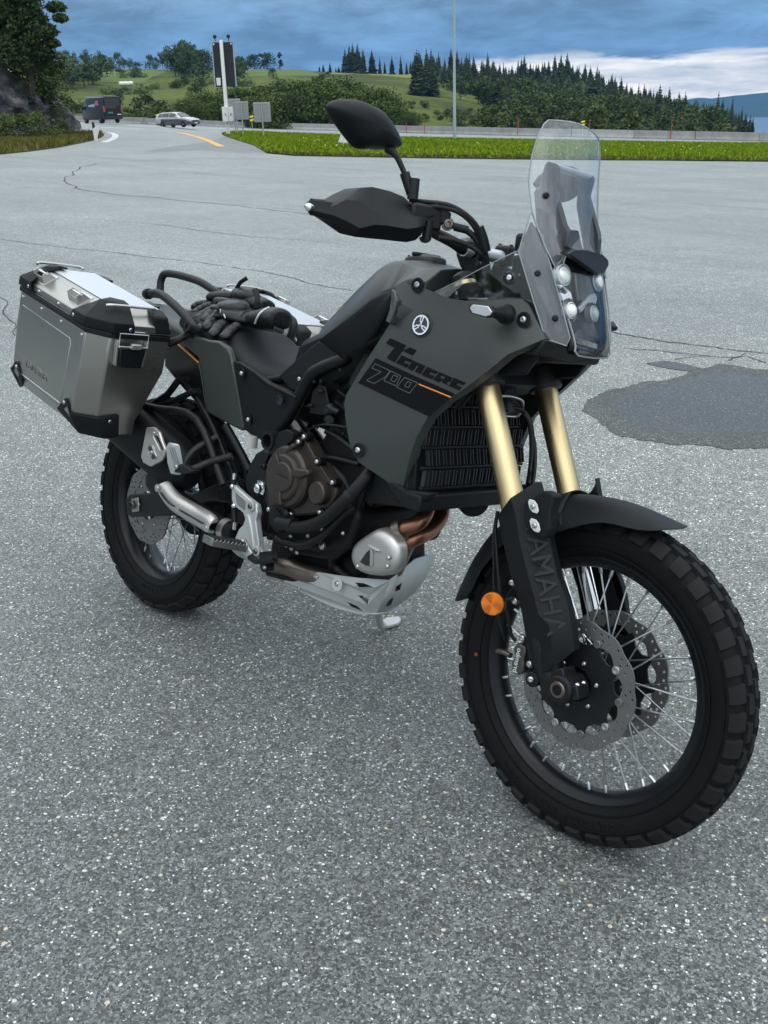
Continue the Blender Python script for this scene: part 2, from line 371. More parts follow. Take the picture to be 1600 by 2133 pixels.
# ------------------------------------------------------------------ asphalt lot and road as one sheet that follows the fall of the ground
BARRIER = [(-40.68,137.44,1.51),(-35.43,132.37,1.29),(-29.68,124.02,1.07),(-25.33,121.33,.85),(-22.35,135.4,.44),(-17.34,160.4,-.3),(-4.86,149.38,-.88),(3.34,142.2,-1.23),(13.37,134.91,-1.66),(22.87,134.44,-2.12),(30.91,133.02,-2.5),(39.8,133,-2.93),(48.18,131.52,-3.33),(54.41,129.51,-3.62)]
BU = [p[0] for p in BARRIER]; BV = [p[1] for p in BARRIER]
def vbar(u): return float(np.interp(u, BU, BV))
def build_lot():
    us = np.concatenate([np.linspace(-70, -30, 14), np.linspace(-28, -6, 30)[:-1], np.linspace(-6, 6, 40)[:-1], np.linspace(6, 62, 40)])
    ts = np.concatenate([np.linspace(-8, 4, 24)[:-1], np.linspace(4, 20, 28)[:-1], np.geomspace(20, 100, 46)])
    V = []; F = []; n = len(us)
    for t in ts:
        for u in us:
            v = t if t < 20 else 20+(t-20)/80*(vbar(u)+(8 if u < -26 else .15)-20)
            V.append(VW(u, v, ground_z(u, v)))
    for j in range(len(ts)-1):
        for i in range(n-1): F.append((j*n+i, j*n+i+1, (j+1)*n+i+1, (j+1)*n+i))
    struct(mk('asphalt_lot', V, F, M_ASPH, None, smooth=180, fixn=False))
build_lot()
def ribbon(name, pts, w, m, lift=.004, jag=.0, sub=6, seed=1):
    """A flat strip lying on the ground along (u, v) points; jag gives it a ragged edge and line."""
    P = catmull([Vector((p[0], p[1], 0)) for p in pts], sub) if sub else [Vector((p[0], p[1], 0)) for p in pts]
    r = random.Random(seed); V = []; F = []
    for i, p in enumerate(P):
        t = (P[min(i+1, len(P)-1)]-P[max(i-1, 0)]).normalized(); s = Vector((-t.y, t.x, 0))
        ww = w if not isinstance(w, (list, tuple)) else float(np.interp(i/(len(P)-1), np.linspace(0, 1, len(w)), w))
        c = p+s*r.uniform(-1, 1)*jag*1.5
        for sg in (-1, 1):
            q = c+s*sg*(ww/2+r.uniform(-.5, 1)*jag); V.append(VW(q.x, q.y, ground_z(q.x, q.y)+lift))
        if i: F.append((2*i-2, 2*i-1, 2*i+1, 2*i))
    return struct(mk(name, V, F, m, None, fixn=False))
def disp(P, amp, n, seed):
    """Fractal refinement of a polyline so that a crack wanders."""
    r = random.Random(seed); P = [Vector((p[0], p[1], 0)) for p in P]
    for k in range(n):
        Q = []
        for a, b in zip(P, P[1:]):
            d = b-a; s = Vector((-d.y, d.x, 0)); Q += [a, (a+b)/2+s*r.uniform(-amp, amp)]
        P = Q+[P[-1]]
    return P
cracks = [
    ([(-4.64,13.02,.12),(-4.18,12.65,.1),(-3.62,12.29,.07),(-2.98,11.94,.05),(-2.39,11.46,.03),(-1.69,10.93,.01),(-1.08,10.35,0),(-.65,9.63,-.01),(-.22,9.14,-.01)], .009),
    ([(-1.25,31.69,-.16),(-3.74,32.42,-.05),(-7.54,37.87,.1),(-8.56,35.12,.17),(-8.29,30.33,.19),(-7.56,26.41,.19),(-6.81,23.81,.17),(-5.95,21.76,.14),(-5.15,20.84,.11),(-4.08,20.11,.06),(-3.11,19.15,.02),(-1.79,17.9,-.03),(-1.1,17.21,-.06),(-.46,16.57,-.09)], .028),
    ([(-4.48,15.67,.12),(-3.7,15.32,.08),(-2.76,14.73,.04),(-1.92,13.91,.01),(-.99,13.34,-.03),(-.37,12.83,-.05)], .010),
    ([(1.63,7.03,-.01),(1.76,6.83,-.01),(1.93,6.62,-.01),(2.11,6.48,-.01),(2.24,6.33,-.01),(2.42,6.22,-.01),(2.62,5.99,-.01)], .010),
    ([(1.58,6.49,-.01),(1.77,6.39,-.01),(1.95,6.26,-.01),(2.1,6.15,-.01),(2.27,6.15,-.01),(2.32,5.97,0)], .008),
    ([(1.81,6.13,-.01),(1.96,6.19,-.01),(2.05,6.21,-.01)], .006), ([(2.12,6.06,-.01),(2.23,6.17,0),(2.28,6.24,-.01)], .006),
    ([(.86,10.56,-.05),(1.27,10.69,-.07),(1.54,10.53,-.07)], .01), ([(4.54,20.23,-.36),(5.8,22.08,-.43),(6.49,21.35,-.46),(7.57,20.31,-.51)], .009),
    ([(-2.66,7.43,.01),(-3.12,8.6,.03),(-3.58,9.58,.04)], .008),
]
for i, (pts, w) in enumerate(cracks):
    ribbon('asphalt_crack', disp(pts, .07, 3, i), w, M_CRACK, .003, jag=w*.45, sub=0, seed=i)
# damp patch with a ragged outline
def wet(P, amp, seed):
    c = sum((Vector((p[0], p[1], 0)) for p in P), Vector())/len(P)
    O = disp(list(P)+[P[0]], amp, 4, seed)[:-1]; n = len(O); fs = (0, .06, .14, .24, .36, .5, .7); V = []; F = []; dep = []
    for f in fs:
        for p in O: q = p.lerp(c, f); V.append(VW(q.x, q.y, ground_z(q.x, q.y)+.0025)); dep.append(f)
    for k in range(len(fs)-1): F += [(k*n+i, k*n+(i+1) % n, (k+1)*n+(i+1) % n, (k+1)*n+i) for i in range(n)]
    V.append(VW(c.x, c.y, ground_z(c.x, c.y)+.0025)); dep.append(1.0); F += [((len(fs)-1)*n+i, (len(fs)-1)*n+(i+1) % n, len(V)-1) for i in range(n)]
    o = struct(mk('wet_patch', V, F, M_WET, None, smooth=None)); a = o.data.attributes.new('depth', 'FLOAT', 'POINT'); a.data.foreach_set('value', dep)
def puddle():
    P = [(1.06,5.15,0),(1.1,5.24,0),(1.17,5.33,0),(1.24,5.43,0),(1.35,5.48,0),(1.43,5.55,0),(1.52,5.62,0),(1.66,5.66,0),(1.77,5.74,0),(1.87,5.85,0),(1.96,5.91,0),(2.05,5.98,0),(2.11,5.94,0),(2.17,5.85,0),(2.26,5.79,0),(2.45,5.72,0),(2.55,5.43,0),(2.44,4.95,0),(2.16,4.53,0),(1.92,4.38,0),(1.75,4.37,0),(1.66,4.37,0),(1.57,4.35,0),(1.5,4.42,0),(1.35,4.44,0),(1.3,4.48,0),(1.22,4.52,0),(1.14,4.59,0),(1.1,4.69,0),(1.08,4.81,0),(1.06,4.96,0)]
    wet(P, .15, 5); wet([(1.61,6.05,0),(1.73,6.1,-.01),(1.8,6.05,0),(1.86,5.96,0),(1.9,5.88,0),(1.82,5.81,0),(1.76,5.85,0),(1.69,5.92,0),(1.64,5.98,0)], .05, 6)
puddle()
# painted lines
ribbon('white_road_line', [(-28.32,104.88,1.15),(-25.46,106.28,.98),(-23.38,111.89,.74),(-20.66,125.06,.33),(-15.31,141.43,-.31),(-4.28,131.31,-.77),(2.99,127.65,-1.1),(12.1,122.02,-1.5),(20.66,121.41,-1.91),(27.71,119.23,-2.24),(35.37,118.14,-2.61),(42.56,116.13,-2.94)], .42, M_PAINT_W, .006)
ribbon('white_road_line', [(-23.28,93.66,.86),(-22.15,97.71,.71),(-20.75,101.29,.52),(-18.77,101.04,.29)], .35, M_PAINT_W, .006)
ribbon('orange_road_line', [(-18.85,101.03,.3),(-17.07,97.81,.15),(-14.17,86.52,.05)], .45, M_PAINT_O, .006)
ribbon('orange_road_line', [(-13.67,84.37,.04),(-10.94,71.87,0),(-7.99,57.15,-.03)], .42, M_PAINT_O, .006)
ribbon('white_road_line', [(-20.83,84.23,.58),(-20.29,84.09,.53),(-19.36,81.69,.44),(-18.28,77.41,.37),(-16.81,70.51,.31),(-15.71,64.67,.29),(-15.06,60.84,.29)], .42, M_PAINT_W, .006)
# darker, newer asphalt where the access road meets the lot
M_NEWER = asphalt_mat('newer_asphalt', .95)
def patch(name, pts, m, lift):
    P = [VW(p[0], p[1], ground_z(p[0], p[1])+lift) for p in pts]
    loops = [P]; struct(mk(name, P, [tuple(t) for t in tessellate_polygon(loops)], m, None, smooth=None))
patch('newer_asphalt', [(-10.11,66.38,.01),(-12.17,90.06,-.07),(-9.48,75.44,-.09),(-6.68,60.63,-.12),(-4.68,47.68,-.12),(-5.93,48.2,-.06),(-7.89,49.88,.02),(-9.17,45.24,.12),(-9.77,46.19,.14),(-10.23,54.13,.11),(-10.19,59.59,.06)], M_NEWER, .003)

# ------------------------------------------------------------------ grass
M_SOIL = mat('verge_soil', (.045,.055,.015), .95, bump=.6, bscale=40, var=.35, vscale=1.2)
def grass_mat(name, a, b_, c):
    m, nt, b = node_mat(name); N = nt.nodes.new; L = nt.links.new
    tc = N('ShaderNodeTexCoord'); n = N('ShaderNodeTexNoise'); n.inputs['Scale'].default_value = .8; n.inputs['Detail'].default_value = 7; n.inputs['Roughness'].default_value = .7; L(tc.outputs['Object'], n.inputs['Vector'])
    r = N('ShaderNodeValToRGB'); L(n.outputs['Fac'], r.inputs[0]); e = r.color_ramp.elements
    e[0].position = .33; e[0].color = (*a, 1); e[1].position = .68; e[1].color = (*c, 1); x = e.new(.5); x.color = (*b_, 1)
    L(r.outputs[0], b.inputs['Base Color']); b.inputs['Roughness'].default_value = .75; b.inputs['Specular IOR Level'].default_value = .08
    return m
M_GRASS = grass_mat('verge_grass', (.085,.15,.006), (.17,.265,.009), (.26,.32,.03))
M_GRASS_Y = grass_mat('dry_verge_grass', (.07,.085,.02), (.13,.12,.03), (.17,.15,.045))
ISLE = [(-13.46,97.17,-.06),(-11.86,87.8,-.07),(-10.14,78.52,-.08),(-8.18,68.39,-.1),(-6.57,60.09,-.12),(-4.65,47.33,-.11),(-3.21,44.74,-.17),(-1.55,44.89,-.25),(-.35,45.05,-.31),(2.48,45.32,-.45),(5.59,46,-.6),(8.88,47.06,-.77),(13.61,48.91,-1.02),(19.59,50.73,-1.32),(44.44,115.62,-3.03),(34.73,107.94,-2.5),(24.23,104.19,-1.96),(17.58,103.27,-1.62),(10,100.87,-1.24),(2.36,100.74,-.86),(-3.53,108.07,-.63),(-9.25,112.73,-.39),(-13.02,120.11,-.26),(-14.74,117.03,-.15),(-14.27,104.77,-.08)]
def in_poly(x, y, P):
    c = False; j = len(P)-1
    for i in range(len(P)):
        if (P[i][1] > y) != (P[j][1] > y) and x < (P[j][0]-P[i][0])*(y-P[i][1])/(P[j][1]-P[i][1]+1e-12)+P[i][0]: c = not c
        j = i
    return c
def verge(name, poly, m, dens, hgt, seed, lift=.05):
    """Soil sheet with a thick crop of grass blades (one mass of blades)."""
    P = [VW(p[0], p[1], ground_z(p[0], p[1])+lift) for p in poly]
    loops = [P]; T = [tuple(t) for t in tessellate_polygon(loops)]; n = len(P)
    Q = [p-Vector((0,0,.4)) for p in P]
    struct(mk(name+'_bank', P+Q, T+[(i, (i+1) % n, (i+1) % n+n, i+n) for i in range(n)], M_SOIL, None, smooth=None))
    r = random.Random(seed); V = []; F = []
    xs = [p[0] for p in poly]; ys = [p[1] for p in poly]
    k = 0; tries = 0
    while k < dens and tries < dens*8:
        tries += 1
        u = r.uniform(min(xs), max(xs)); v = r.uniform(min(ys), max(ys))
        if not in_poly(u, v, poly): continue
        k += 1
        z = ground_z(u, v)+lift; cl = .6+.8*noise.noise((u*.35, v*.35, seed)) ; h = hgt*r.uniform(.5, 1.15)*(1+.5*max(0, cl-.6))
        a = r.uniform(0, 6.28); w = r.uniform(.03, .07); dx, dy = math.cos(a)*w, math.sin(a)*w; lx, ly = r.gauss(0, .45)*h, r.gauss(0, .45)*h
        i = len(V); V += [VW(u-dx, v-dy, z), VW(u+dx, v+dy, z), VW(u+lx, v+ly, z+h)]; F.append((i, i+1, i+2))
    return stuff(mk(name, V, F, m, None, smooth=None, fixn=False))
verge('grass_island', ISLE, M_GRASS, 60000, .15, 3)
# a pale worn rim of dry grass along the near edge of the island
verge('grass_edge', [(-4.65,47.33,-.11),(-3.21,44.74,-.17),(-.35,45.05,-.31),(5.59,46,-.6),(13.61,48.91,-1.02),(19.59,50.73,-1.32),(20.55,53.22,-1.39),(14.21,51.08,-1.06),(5.79,47.62,-.63),(-.36,46.28,-.32),(-3.31,46.17,-.17),(-4.67,48.41,-.12)], M_GRASS_Y, 5000, .10, 8, lift=.06)
verge('roadside_grass', [(-13.18,36.36,.38),(-13.66,39.66,.38),(-13.72,43.22,.36),(-14.22,48.94,.34),(-15.53,57.97,.34),(-16.61,65.06,.34),(-18.81,76.19,.41),(-20.02,79.61,.5),(-20.49,75.51,.53),(-19.97,68,.5),(-19.89,61.24,.52),(-20.07,55.71,.57)], M_GRASS_Y, 9000, .30, 5)
M_FLOWER = mat('flower_petals', (.60,.58,.22), .6)
def flowers():
    r = random.Random(2); V = []; F = []
    while len(V) < 4*70:
        u = r.uniform(-5, 45); v = r.uniform(45, 98)
        if not in_poly(u, v, ISLE): continue
        z = ground_z(u, v)+.24+r.uniform(0, .1); s = r.uniform(.015, .035); i = len(V)
        V += [VW(u-s, v, z), VW(u+s, v, z), VW(u+s, v+.02, z+s*1.5), VW(u-s, v+.02, z+s*1.5)]; F.append((i, i+1, i+2, i+3))
    stuff(mk('grass_flowers', V, F, M_FLOWER, None, smooth=None, fixn=False))
flowers()

# ------------------------------------------------------------------ hills beyond the barrier
M_FIELD = None
def field_mat():
    m, nt, b = node_mat('meadow'); N = nt.nodes.new; L = nt.links.new
    tc = N('ShaderNodeTexCoord')
    def noi(s, d=6, r=.6):
        n = N('ShaderNodeTexNoise'); n.inputs['Scale'].default_value = s; n.inputs['Detail'].default_value = d; n.inputs['Roughness'].default_value = r; L(tc.outputs['Object'], n.inputs['Vector']); return n.outputs['Fac']
    r = N('ShaderNodeValToRGB'); L(noi(.018, 7, .62), r.inputs[0]); e = r.color_ramp.elements
    e[0].position = .36; e[0].color = (.045,.058,.014,1); e[1].position = .66; e[1].color = (.13,.155,.030,1)
    x = e.new(.50); x.color = (.085,.115,.018,1)
    r2 = N('ShaderNodeValToRGB'); L(noi(.35, 5, .7), r2.inputs[0]); e = r2.color_ramp.elements
    e[0].position = .3; e[0].color = (.62,.62,.6,1); e[1].position = .7; e[1].color = (1.2,1.2,1.15,1)
    mx = N('ShaderNodeMix'); mx.data_type = 'RGBA'; mx.blend_type = 'MULTIPLY'; mx.inputs['Factor'].default_value = 1; L(r.outputs[0], mx.inputs['A']); L(r2.outputs[0], mx.inputs['B'])
    L(mx.outputs['Result'], b.inputs['Base Color']); b.inputs['Roughness'].default_value = .9; b.inputs['Specular IOR Level'].default_value = .1
    return m
M_FIELD = field_mat()
M_FIELD_Y = grass_mat('ripe_field', (.13,.15,.04), (.19,.20,.055), (.23,.23,.075))
M_FIELD_G = grass_mat('cut_field', (.075,.115,.026), (.10,.145,.034), (.12,.165,.042))
# rings of the land surface, each at one forward distance: (v, [(px, py) ...]) resolved to (u, v, z)
RINGS = [
    [(-58.91,150,1.31),(-51.05,150,1.09),(-41.2,150,.81),(-31.35,150,.46),(-21.5,150,-.13),(-11.62,150,-.72),(-1.71,150,-1.25),(8.23,150,-1.73),(18.19,150,-2.39),(28.19,150,-2.92),(38.21,150,-3.46),(48.27,150,-4),(54.99,150,-4.38),(65.75,150,-4.88)],
    [(-84.14,215,2.82),(-72.9,215,2.5),(-58.82,215,2.19),(-44.7,215,2.05),(-30.6,215,1.65),(-16.49,215,.98),(-2.35,215,.31),(11.82,215,-.62),(26.06,215,-2.8),(40.38,215,-4.11),(54.75,215,-5.24),(69.17,215,-6.28),(78.81,215,-6.92),(94.25,215,-7.72)],
    [(-112.79,290,7.04),(-97.71,290,6.62),(-78.76,290,6.55),(-59.76,290,6.94),(-40.81,290,6.88),(-21.9,290,6.34),(-2.99,290,4.87),(15.98,290,1.97),(35.12,290,-1.9),(54.37,290,-3.88),(73.77,290,-6.36),(93.26,290,-8.5),(106.29,290,-9.72),(127.15,290,-11.05)],
    [(-147,380,13.03),(-127.32,380,12.48),(-102.69,380,11.78),(-77.95,380,11.69),(-53.24,380,11.3),(-28.5,380,10.9),(-3.77,380,9.9),(20.99,380,6.45),(45.95,380,1.73),(71.03,380,-.23),(96.43,380,-5.32),(122.04,380,-9.84),(139.24,380,-12.87),(166.61,380,-14.94)],
    [(-180.98,470,20.25),(-156.73,470,19.56),(-126.38,470,18.71),(-95.94,470,18.23),(-65.54,470,17),(-35.04,470,16.51),(-4.55,470,14.91),(26,470,11.41),(56.76,470,6.75),(87.61,470,5.5),(119.01,470,-3.05),(150.73,470,-10.16),(172.09,470,-15.08),(206.01,470,-18.42)],
    [(-215.05,560,26.94),(-186.23,560,26.13),(-150.14,560,25.11),(-113.96,560,24.54),(-77.82,560,23.08),(-41.61,560,21.51),(-5.35,560,19.26),(31.03,560,17.35),(67.54,560,13.18),(104.15,560,12.15),(141.56,560,-.24),(179.42,560,-10.53),(204.92,560,-17.08),(245.4,560,-21.76)],
    [(-245.87,640,30.07),(-212.91,640,29.15),(-171.63,640,28.24),(-130.26,640,27.58),(-88.94,640,26.17),(-47.55,640,24.5),(-6.09,640,22.57),(35.47,640,20.64),(77.17,640,16.4),(118.96,640,15.22),(161.64,640,1.6),(204.95,640,-11.18),(234.1,640,-18.93),(280.42,640,-24.81)],
    [(-292.31,760,33.64),(-253.13,760,32.54),(-204.02,760,31.76),(-154.86,760,30.98),(-105.72,760,29.6),(-56.54,760,27.61),(-7.28,760,25.32),(42.11,760,23.02),(91.67,760,17.37),(141.39,760,14.74),(192.16,760,-1.48),(243.49,760,-14.81),(278.07,760,-23.38),(333.04,760,-30.05)],
]
RV = [r[0][1] for r in RINGS]; RT_ = [[p[0]/p[1] for p in r] for r in RINGS]; RZ = [[p[2] for p in r] for r in RINGS]
def land_z(u, v):
    t = u/v; zs = [float(np.interp(t, RT_[i], RZ[i])) for i in range(len(RV))]
    z = float(np.interp(v, RV, zs))
    return z+.5*noise.fractal(Vector((u*.02, v*.02, 3.1)), 1.0, 2.0, 4)*min(1, max(0, (v-150)/60))*2.2
def build_land():
    ts = np.linspace(-.46, .47, 150); vs = np.concatenate([np.linspace(150, 640, 110), np.linspace(650, 760, 8)])
    V = []; F = []; n = len(ts)
    for v in vs:
        for t in ts: V.append(VW(t*v, v, land_z(t*v, v)))
    for j in range(len(vs)-1):
        for i in range(n-1): F.append((j*n+i, j*n+i+1, (j+1)*n+i+1, (j+1)*n+i))
    struct(mk('hillside', V, F, M_FIELD, None, smooth=180, fixn=False))
    # bank from the barrier foot down to the meadow
    V = []; F = []
    for i, u in enumerate(np.linspace(-60, 60, 60)):
        v0 = vbar(u)+.3; z0 = ground_z(u, v0)-.15
        t = u/150; V += [VW(u, v0, z0), VW(u, v0+6, z0-1.2), VW(t*150*1.05, 158, land_z(t*158, 158)-.3)]
        if i: F += [(3*i-3, 3*i, 3*i+1, 3*i-2), (3*i-2, 3*i+1, 3*i+2, 3*i-1)]
    struct(mk('road_bank', V, F, M_FIELD, None, smooth=180, fixn=False))
build_land()
def field(name, pts, m, lift=.12):
    """A mown or ripe field laid over the hillside: outline in (u, v), draped."""
    us = [p[0] for p in pts]; vs = [p[1] for p in pts]; V = []; F = []; idx = {}
    nu = nv = 40
    for j in range(nv+1):
        for i in range(nu+1):
            idx[i, j] = len(V); u = min(us)+(max(us)-min(us))*i/nu; v = min(vs)+(max(vs)-min(vs))*j/nv
            V.append(VW(u, v, land_z(u, v)+lift))
    for j in range(nv):
        for i in range(nu):
            u = min(us)+(max(us)-min(us))*(i+.5)/nu; v = min(vs)+(max(vs)-min(vs))*(j+.5)/nv
            if in_poly(u, v, pts): F.append((idx[i, j], idx[i+1, j], idx[i+1, j+1], idx[i, j+1]))
    struct(mk(name, V, F, m, None, smooth=180, fixn=False))
field('field', [(-74,470),(-15,470),(-40,640),(-86,640)], M_FIELD_G)
field('field', [(-20,520),(20,500),(30,610),(-20,615)], M_FIELD_Y)
field('field', [(-165,420),(-85,415),(-95,520),(-190,530)], M_FIELD_G)

# fjord and the far shore
M_WATER = mat('fjord_water', (.05,.09,.13), .22, spec=.5, bump=.25, bscale=.05)
ZW = (1681.35,5200,-77.08)[2]
def big_quad(name, u0, u1, v0, v1, z, m):
    struct(mk(name, [VW(u0, v0, z), VW(u1, v0, z), VW(u1, v1, z), VW(u0, v1, z)], [(0,1,2,3)], m, None, smooth=None))
big_quad('fjord', -4500, 6500, 780, 6500, ZW, M_WATER)
M_FAR = mat('far_shore_forest', (.035,.055,.03), .95, spec=.1, var=.3, vscale=.004)
def far_hill():
    S = [(1104.02,6200,-14.4),(1430.38,6200,-5.97),(1699.31,6200,1.55),(1775.27,6200,4.44),(1891.21,6200,16.27),(2085.86,6200,27.11),(2242.11,6200,39.02),(2511.98,6200,51.45),(2917.51,6200,60.01),(3330.25,6200,25.81)]
    us = [p[0] for p in S]; zs = [p[2] for p in S]
    V = []; F = []; cols = np.linspace(min(us), max(us), 90)
    for i, u in enumerate(cols):
        zt = float(np.interp(u, us, zs))+10*noise.fractal(Vector((u*.004, 0, 0)), 1, 2, 5)
        for k, f in enumerate((0, .35, .7, .92, 1)):
            v = 5230+f*970; z = ZW-1+(zt-ZW)*(f**.8)+(0 if k in (0, 4) else 25*noise.noise((u*.003, k*3, 0)))
            V.append(VW(u*(v/6200), v, z))
        if i:
            for k in range(4): F.append((5*i-5+k, 5*i+k, 5*i+k+1, 5*i-4+k))
    struct(mk('far_mountain', V, F, M_FAR, None, smooth=180, fixn=False))
far_hill()

# ------------------------------------------------------------------ tree kit
def leaf_mat(name, a, b_):
    m, nt, b = node_mat(name); N = nt.nodes.new; L = nt.links.new
    tc = N('ShaderNodeTexCoord'); oi = N('ShaderNodeObjectInfo')
    n = N('ShaderNodeTexNoise'); n.inputs['Scale'].default_value = 1.3; n.inputs['Detail'].default_value = 4; L(tc.outputs['Object'], n.inputs['Vector'])
    ad = N('ShaderNodeMath'); ad.operation = 'MULTIPLY_ADD'; L(oi.outputs['Random'], ad.inputs[0]); ad.inputs[1].default_value = .35; L(n.outputs['Fac'], ad.inputs[2])
    r = N('ShaderNodeValToRGB'); L(ad.outputs[0], r.inputs[0]); e = r.color_ramp.elements
    e[0].position = .40; e[0].color = (*a, 1); e[1].position = .95; e[1].color = (*b_, 1)
    L(r.outputs[0], b.inputs['Base Color']); b.inputs['Roughness'].default_value = .7; b.inputs['Specular IOR Level'].default_value = .25
    return m
M_SPRUCE = leaf_mat('spruce_needles', (.024,.038,.016), (.060,.082,.030))
M_LEAF = leaf_mat('birch_leaves', (.038,.066,.018), (.095,.135,.034))
M_LEAF_D = leaf_mat('alder_leaves', (.034,.056,.016), (.078,.112,.028))
M_WILLOW = leaf_mat('willow_leaves', (.045,.078,.018), (.105,.150,.034))
M_BARK = mat('bark', (.05,.042,.035), .95, bump=.8, bscale=20, var=.3)
def spruce_mesh(seed, H=10.0, wid=.19, nl=17):
    r = random.Random(seed); V = []; F = []; mi = []
    tv, tf = tube_geo([(0,0,-.5), (0,0,H*.5), (0,0,H*.97)], [H*.014, H*.009, .01], 5)
    V += tv; F += tf; mi += [1]*len(tf)
    for l in range(nl):
        f = l/(nl-1); z = H*(.10+.88*f); rad = H*wid*(1-f)**.85*r.uniform(.8, 1.15)+.08
        nb = 11 if f < .7 else 7
        a0 = r.uniform(0, 6)
        for b in range(nb):
            a = a0+6.283*b/nb+r.uniform(-.3, .3); L_ = rad*r.uniform(.72, 1.15); dz = -L_*r.uniform(.25, .6); w = L_*.34+.05
            c, s = math.cos(a), math.sin(a); zz = z+r.uniform(-.25, .25)*H/20
            i = len(V)
            V += [Vector((0,0,zz+.1)), Vector((c*L_*.55-s*w, s*L_*.55+c*w, zz+dz*.45)), Vector((c*L_, s*L_, zz+dz*.75)), Vector((c*L_*.55+s*w, s*L_*.55-c*w, zz+dz*.45)), Vector((c*L_*.6, s*L_*.6, zz+dz-.25*H/10))]
            F += [(i, i+1, i+2), (i, i+2, i+3), (i+1, i+4, i+3)]; mi += [0, 0, 0]
    me = bpy.data.meshes.new('spruce_tree'); me.from_pydata(V, [], F); me.materials.append(M_SPRUCE); me.materials.append(M_BARK)
    me.polygons.foreach_set('material_index', mi); return me
def blob_points(r, lobes, n):
    """Points near the surface of a set of lobes, sparse inside: what a leafy crown is."""
    out = []
    while len(out) < n:
        c, rad = lobes[r.randrange(len(lobes))]
        d = Vector((r.gauss(0,1), r.gauss(0,1), r.gauss(0,1))).normalized(); q = c+Vector((d.x*rad.x, d.y*rad.y, d.z*rad.z))*(r.random()**.45*1.08+abs(r.gauss(0, .10)))
        out.append((q, d))
    return out
def leaf_crown(seed, H, Wd, nl, leaf, trunk=True, low=.25, mats=None, nlobes=9, name='broadleaf_tree', shape=1.0):
    r = random.Random(seed); lobes = []
    for k in range(nlobes):
        f = r.random(); z = H*(low+(1-low)*f*.92); rr = Wd*.5*(1-abs(f-.42)*1.05)**.6*shape
        a = r.uniform(0, 6.28); q = rr*math.sqrt(r.random())*.75
        s = Wd*r.uniform(.16, .30)*(1.15-.5*f); lobes.append((Vector((math.cos(a)*q, math.sin(a)*q, min(z, H-s*.8))), Vector((s, s, s*r.uniform(.7, 1.0)))))
    V = []; F = []; mi = []
    if trunk:
        tv, tf = tube_geo(catmull([(0,0,-.5), (r.uniform(-.1,.1)*Wd*.2, 0, H*.3), (r.uniform(-.1,.1)*Wd, r.uniform(-.1,.1)*Wd, H*.75)], 3), [H*.022, H*.012, H*.004], 6); V += tv; F += tf; mi += [1]*len(tf)
        for c, s in lobes[:6]:
            i = len(V); tv, tf = tube_geo([(0,0,max(.2, c.z*.45)), tuple(c*.6+Vector((0,0,c.z*.32))), tuple(c)], [H*.008, H*.005, H*.002], 4); V += tv; F += [tuple(x+i for x in f) for f in tf]; mi += [1]*len(tf)
    for q, d in blob_points(r, lobes, nl):
        u = Vector((r.gauss(0,1), r.gauss(0,1), r.gauss(0,.6))).normalized(); w = d.lerp(Vector((r.gauss(0,1), r.gauss(0,1), r.gauss(0,1))), .55)
        s = u.cross(w); s = s.normalized() if s.length > 1e-3 else Vector((1,0,0))
        l = leaf*r.uniform(.6, 1.3); i = len(V)
        V += [q-u*l, q+s*l*.55, q+u*l, q-s*l*.55]; F.append((i, i+1, i+2, i+3)); mi.append(0)
    me = bpy.data.meshes.new(name); me.from_pydata(V, [], F)
    for m in (mats or (M_LEAF, M_BARK)): me.materials.append(m)
    me.polygons.foreach_set('material_index', mi); return me
SPR = [spruce_mesh(i, 10, w) for i, w in enumerate((.20, .24, .28, .22, .31, .17))]
DEC = [leaf_crown(20+i, 8, 6.5+i % 3, 800, .34, mats=(M_LEAF if i % 2 else M_LEAF_D, M_BARK)) for i in range(6)]
BUSH = [leaf_crown(40+i, 6, 8.5, 2600, .21, low=.05, mats=(M_WILLOW if i % 3 else M_LEAF_D, M_BARK), nlobes=22, name='willow_bush') for i in range(6)]
SHRUB = [leaf_crown(60+i, 2.2, 3.4, 500, .16, low=.02, mats=(M_LEAF_D if i % 2 else M_WILLOW, M_BARK), nlobes=9, name='shrub') for i in range(4)]
def plant(me, name, u, v, z, s, label, cat, group, sx=1.0, rnd=random):
    o = bpy.data.objects.new(name, me); COL.objects.link(o); o.location = VW(u, v, z); o.rotation_euler = (0, 0, rnd.uniform(0, 6.28)); o.scale = (s*sx, s*sx, s)
    return tag(o, label, cat, group)
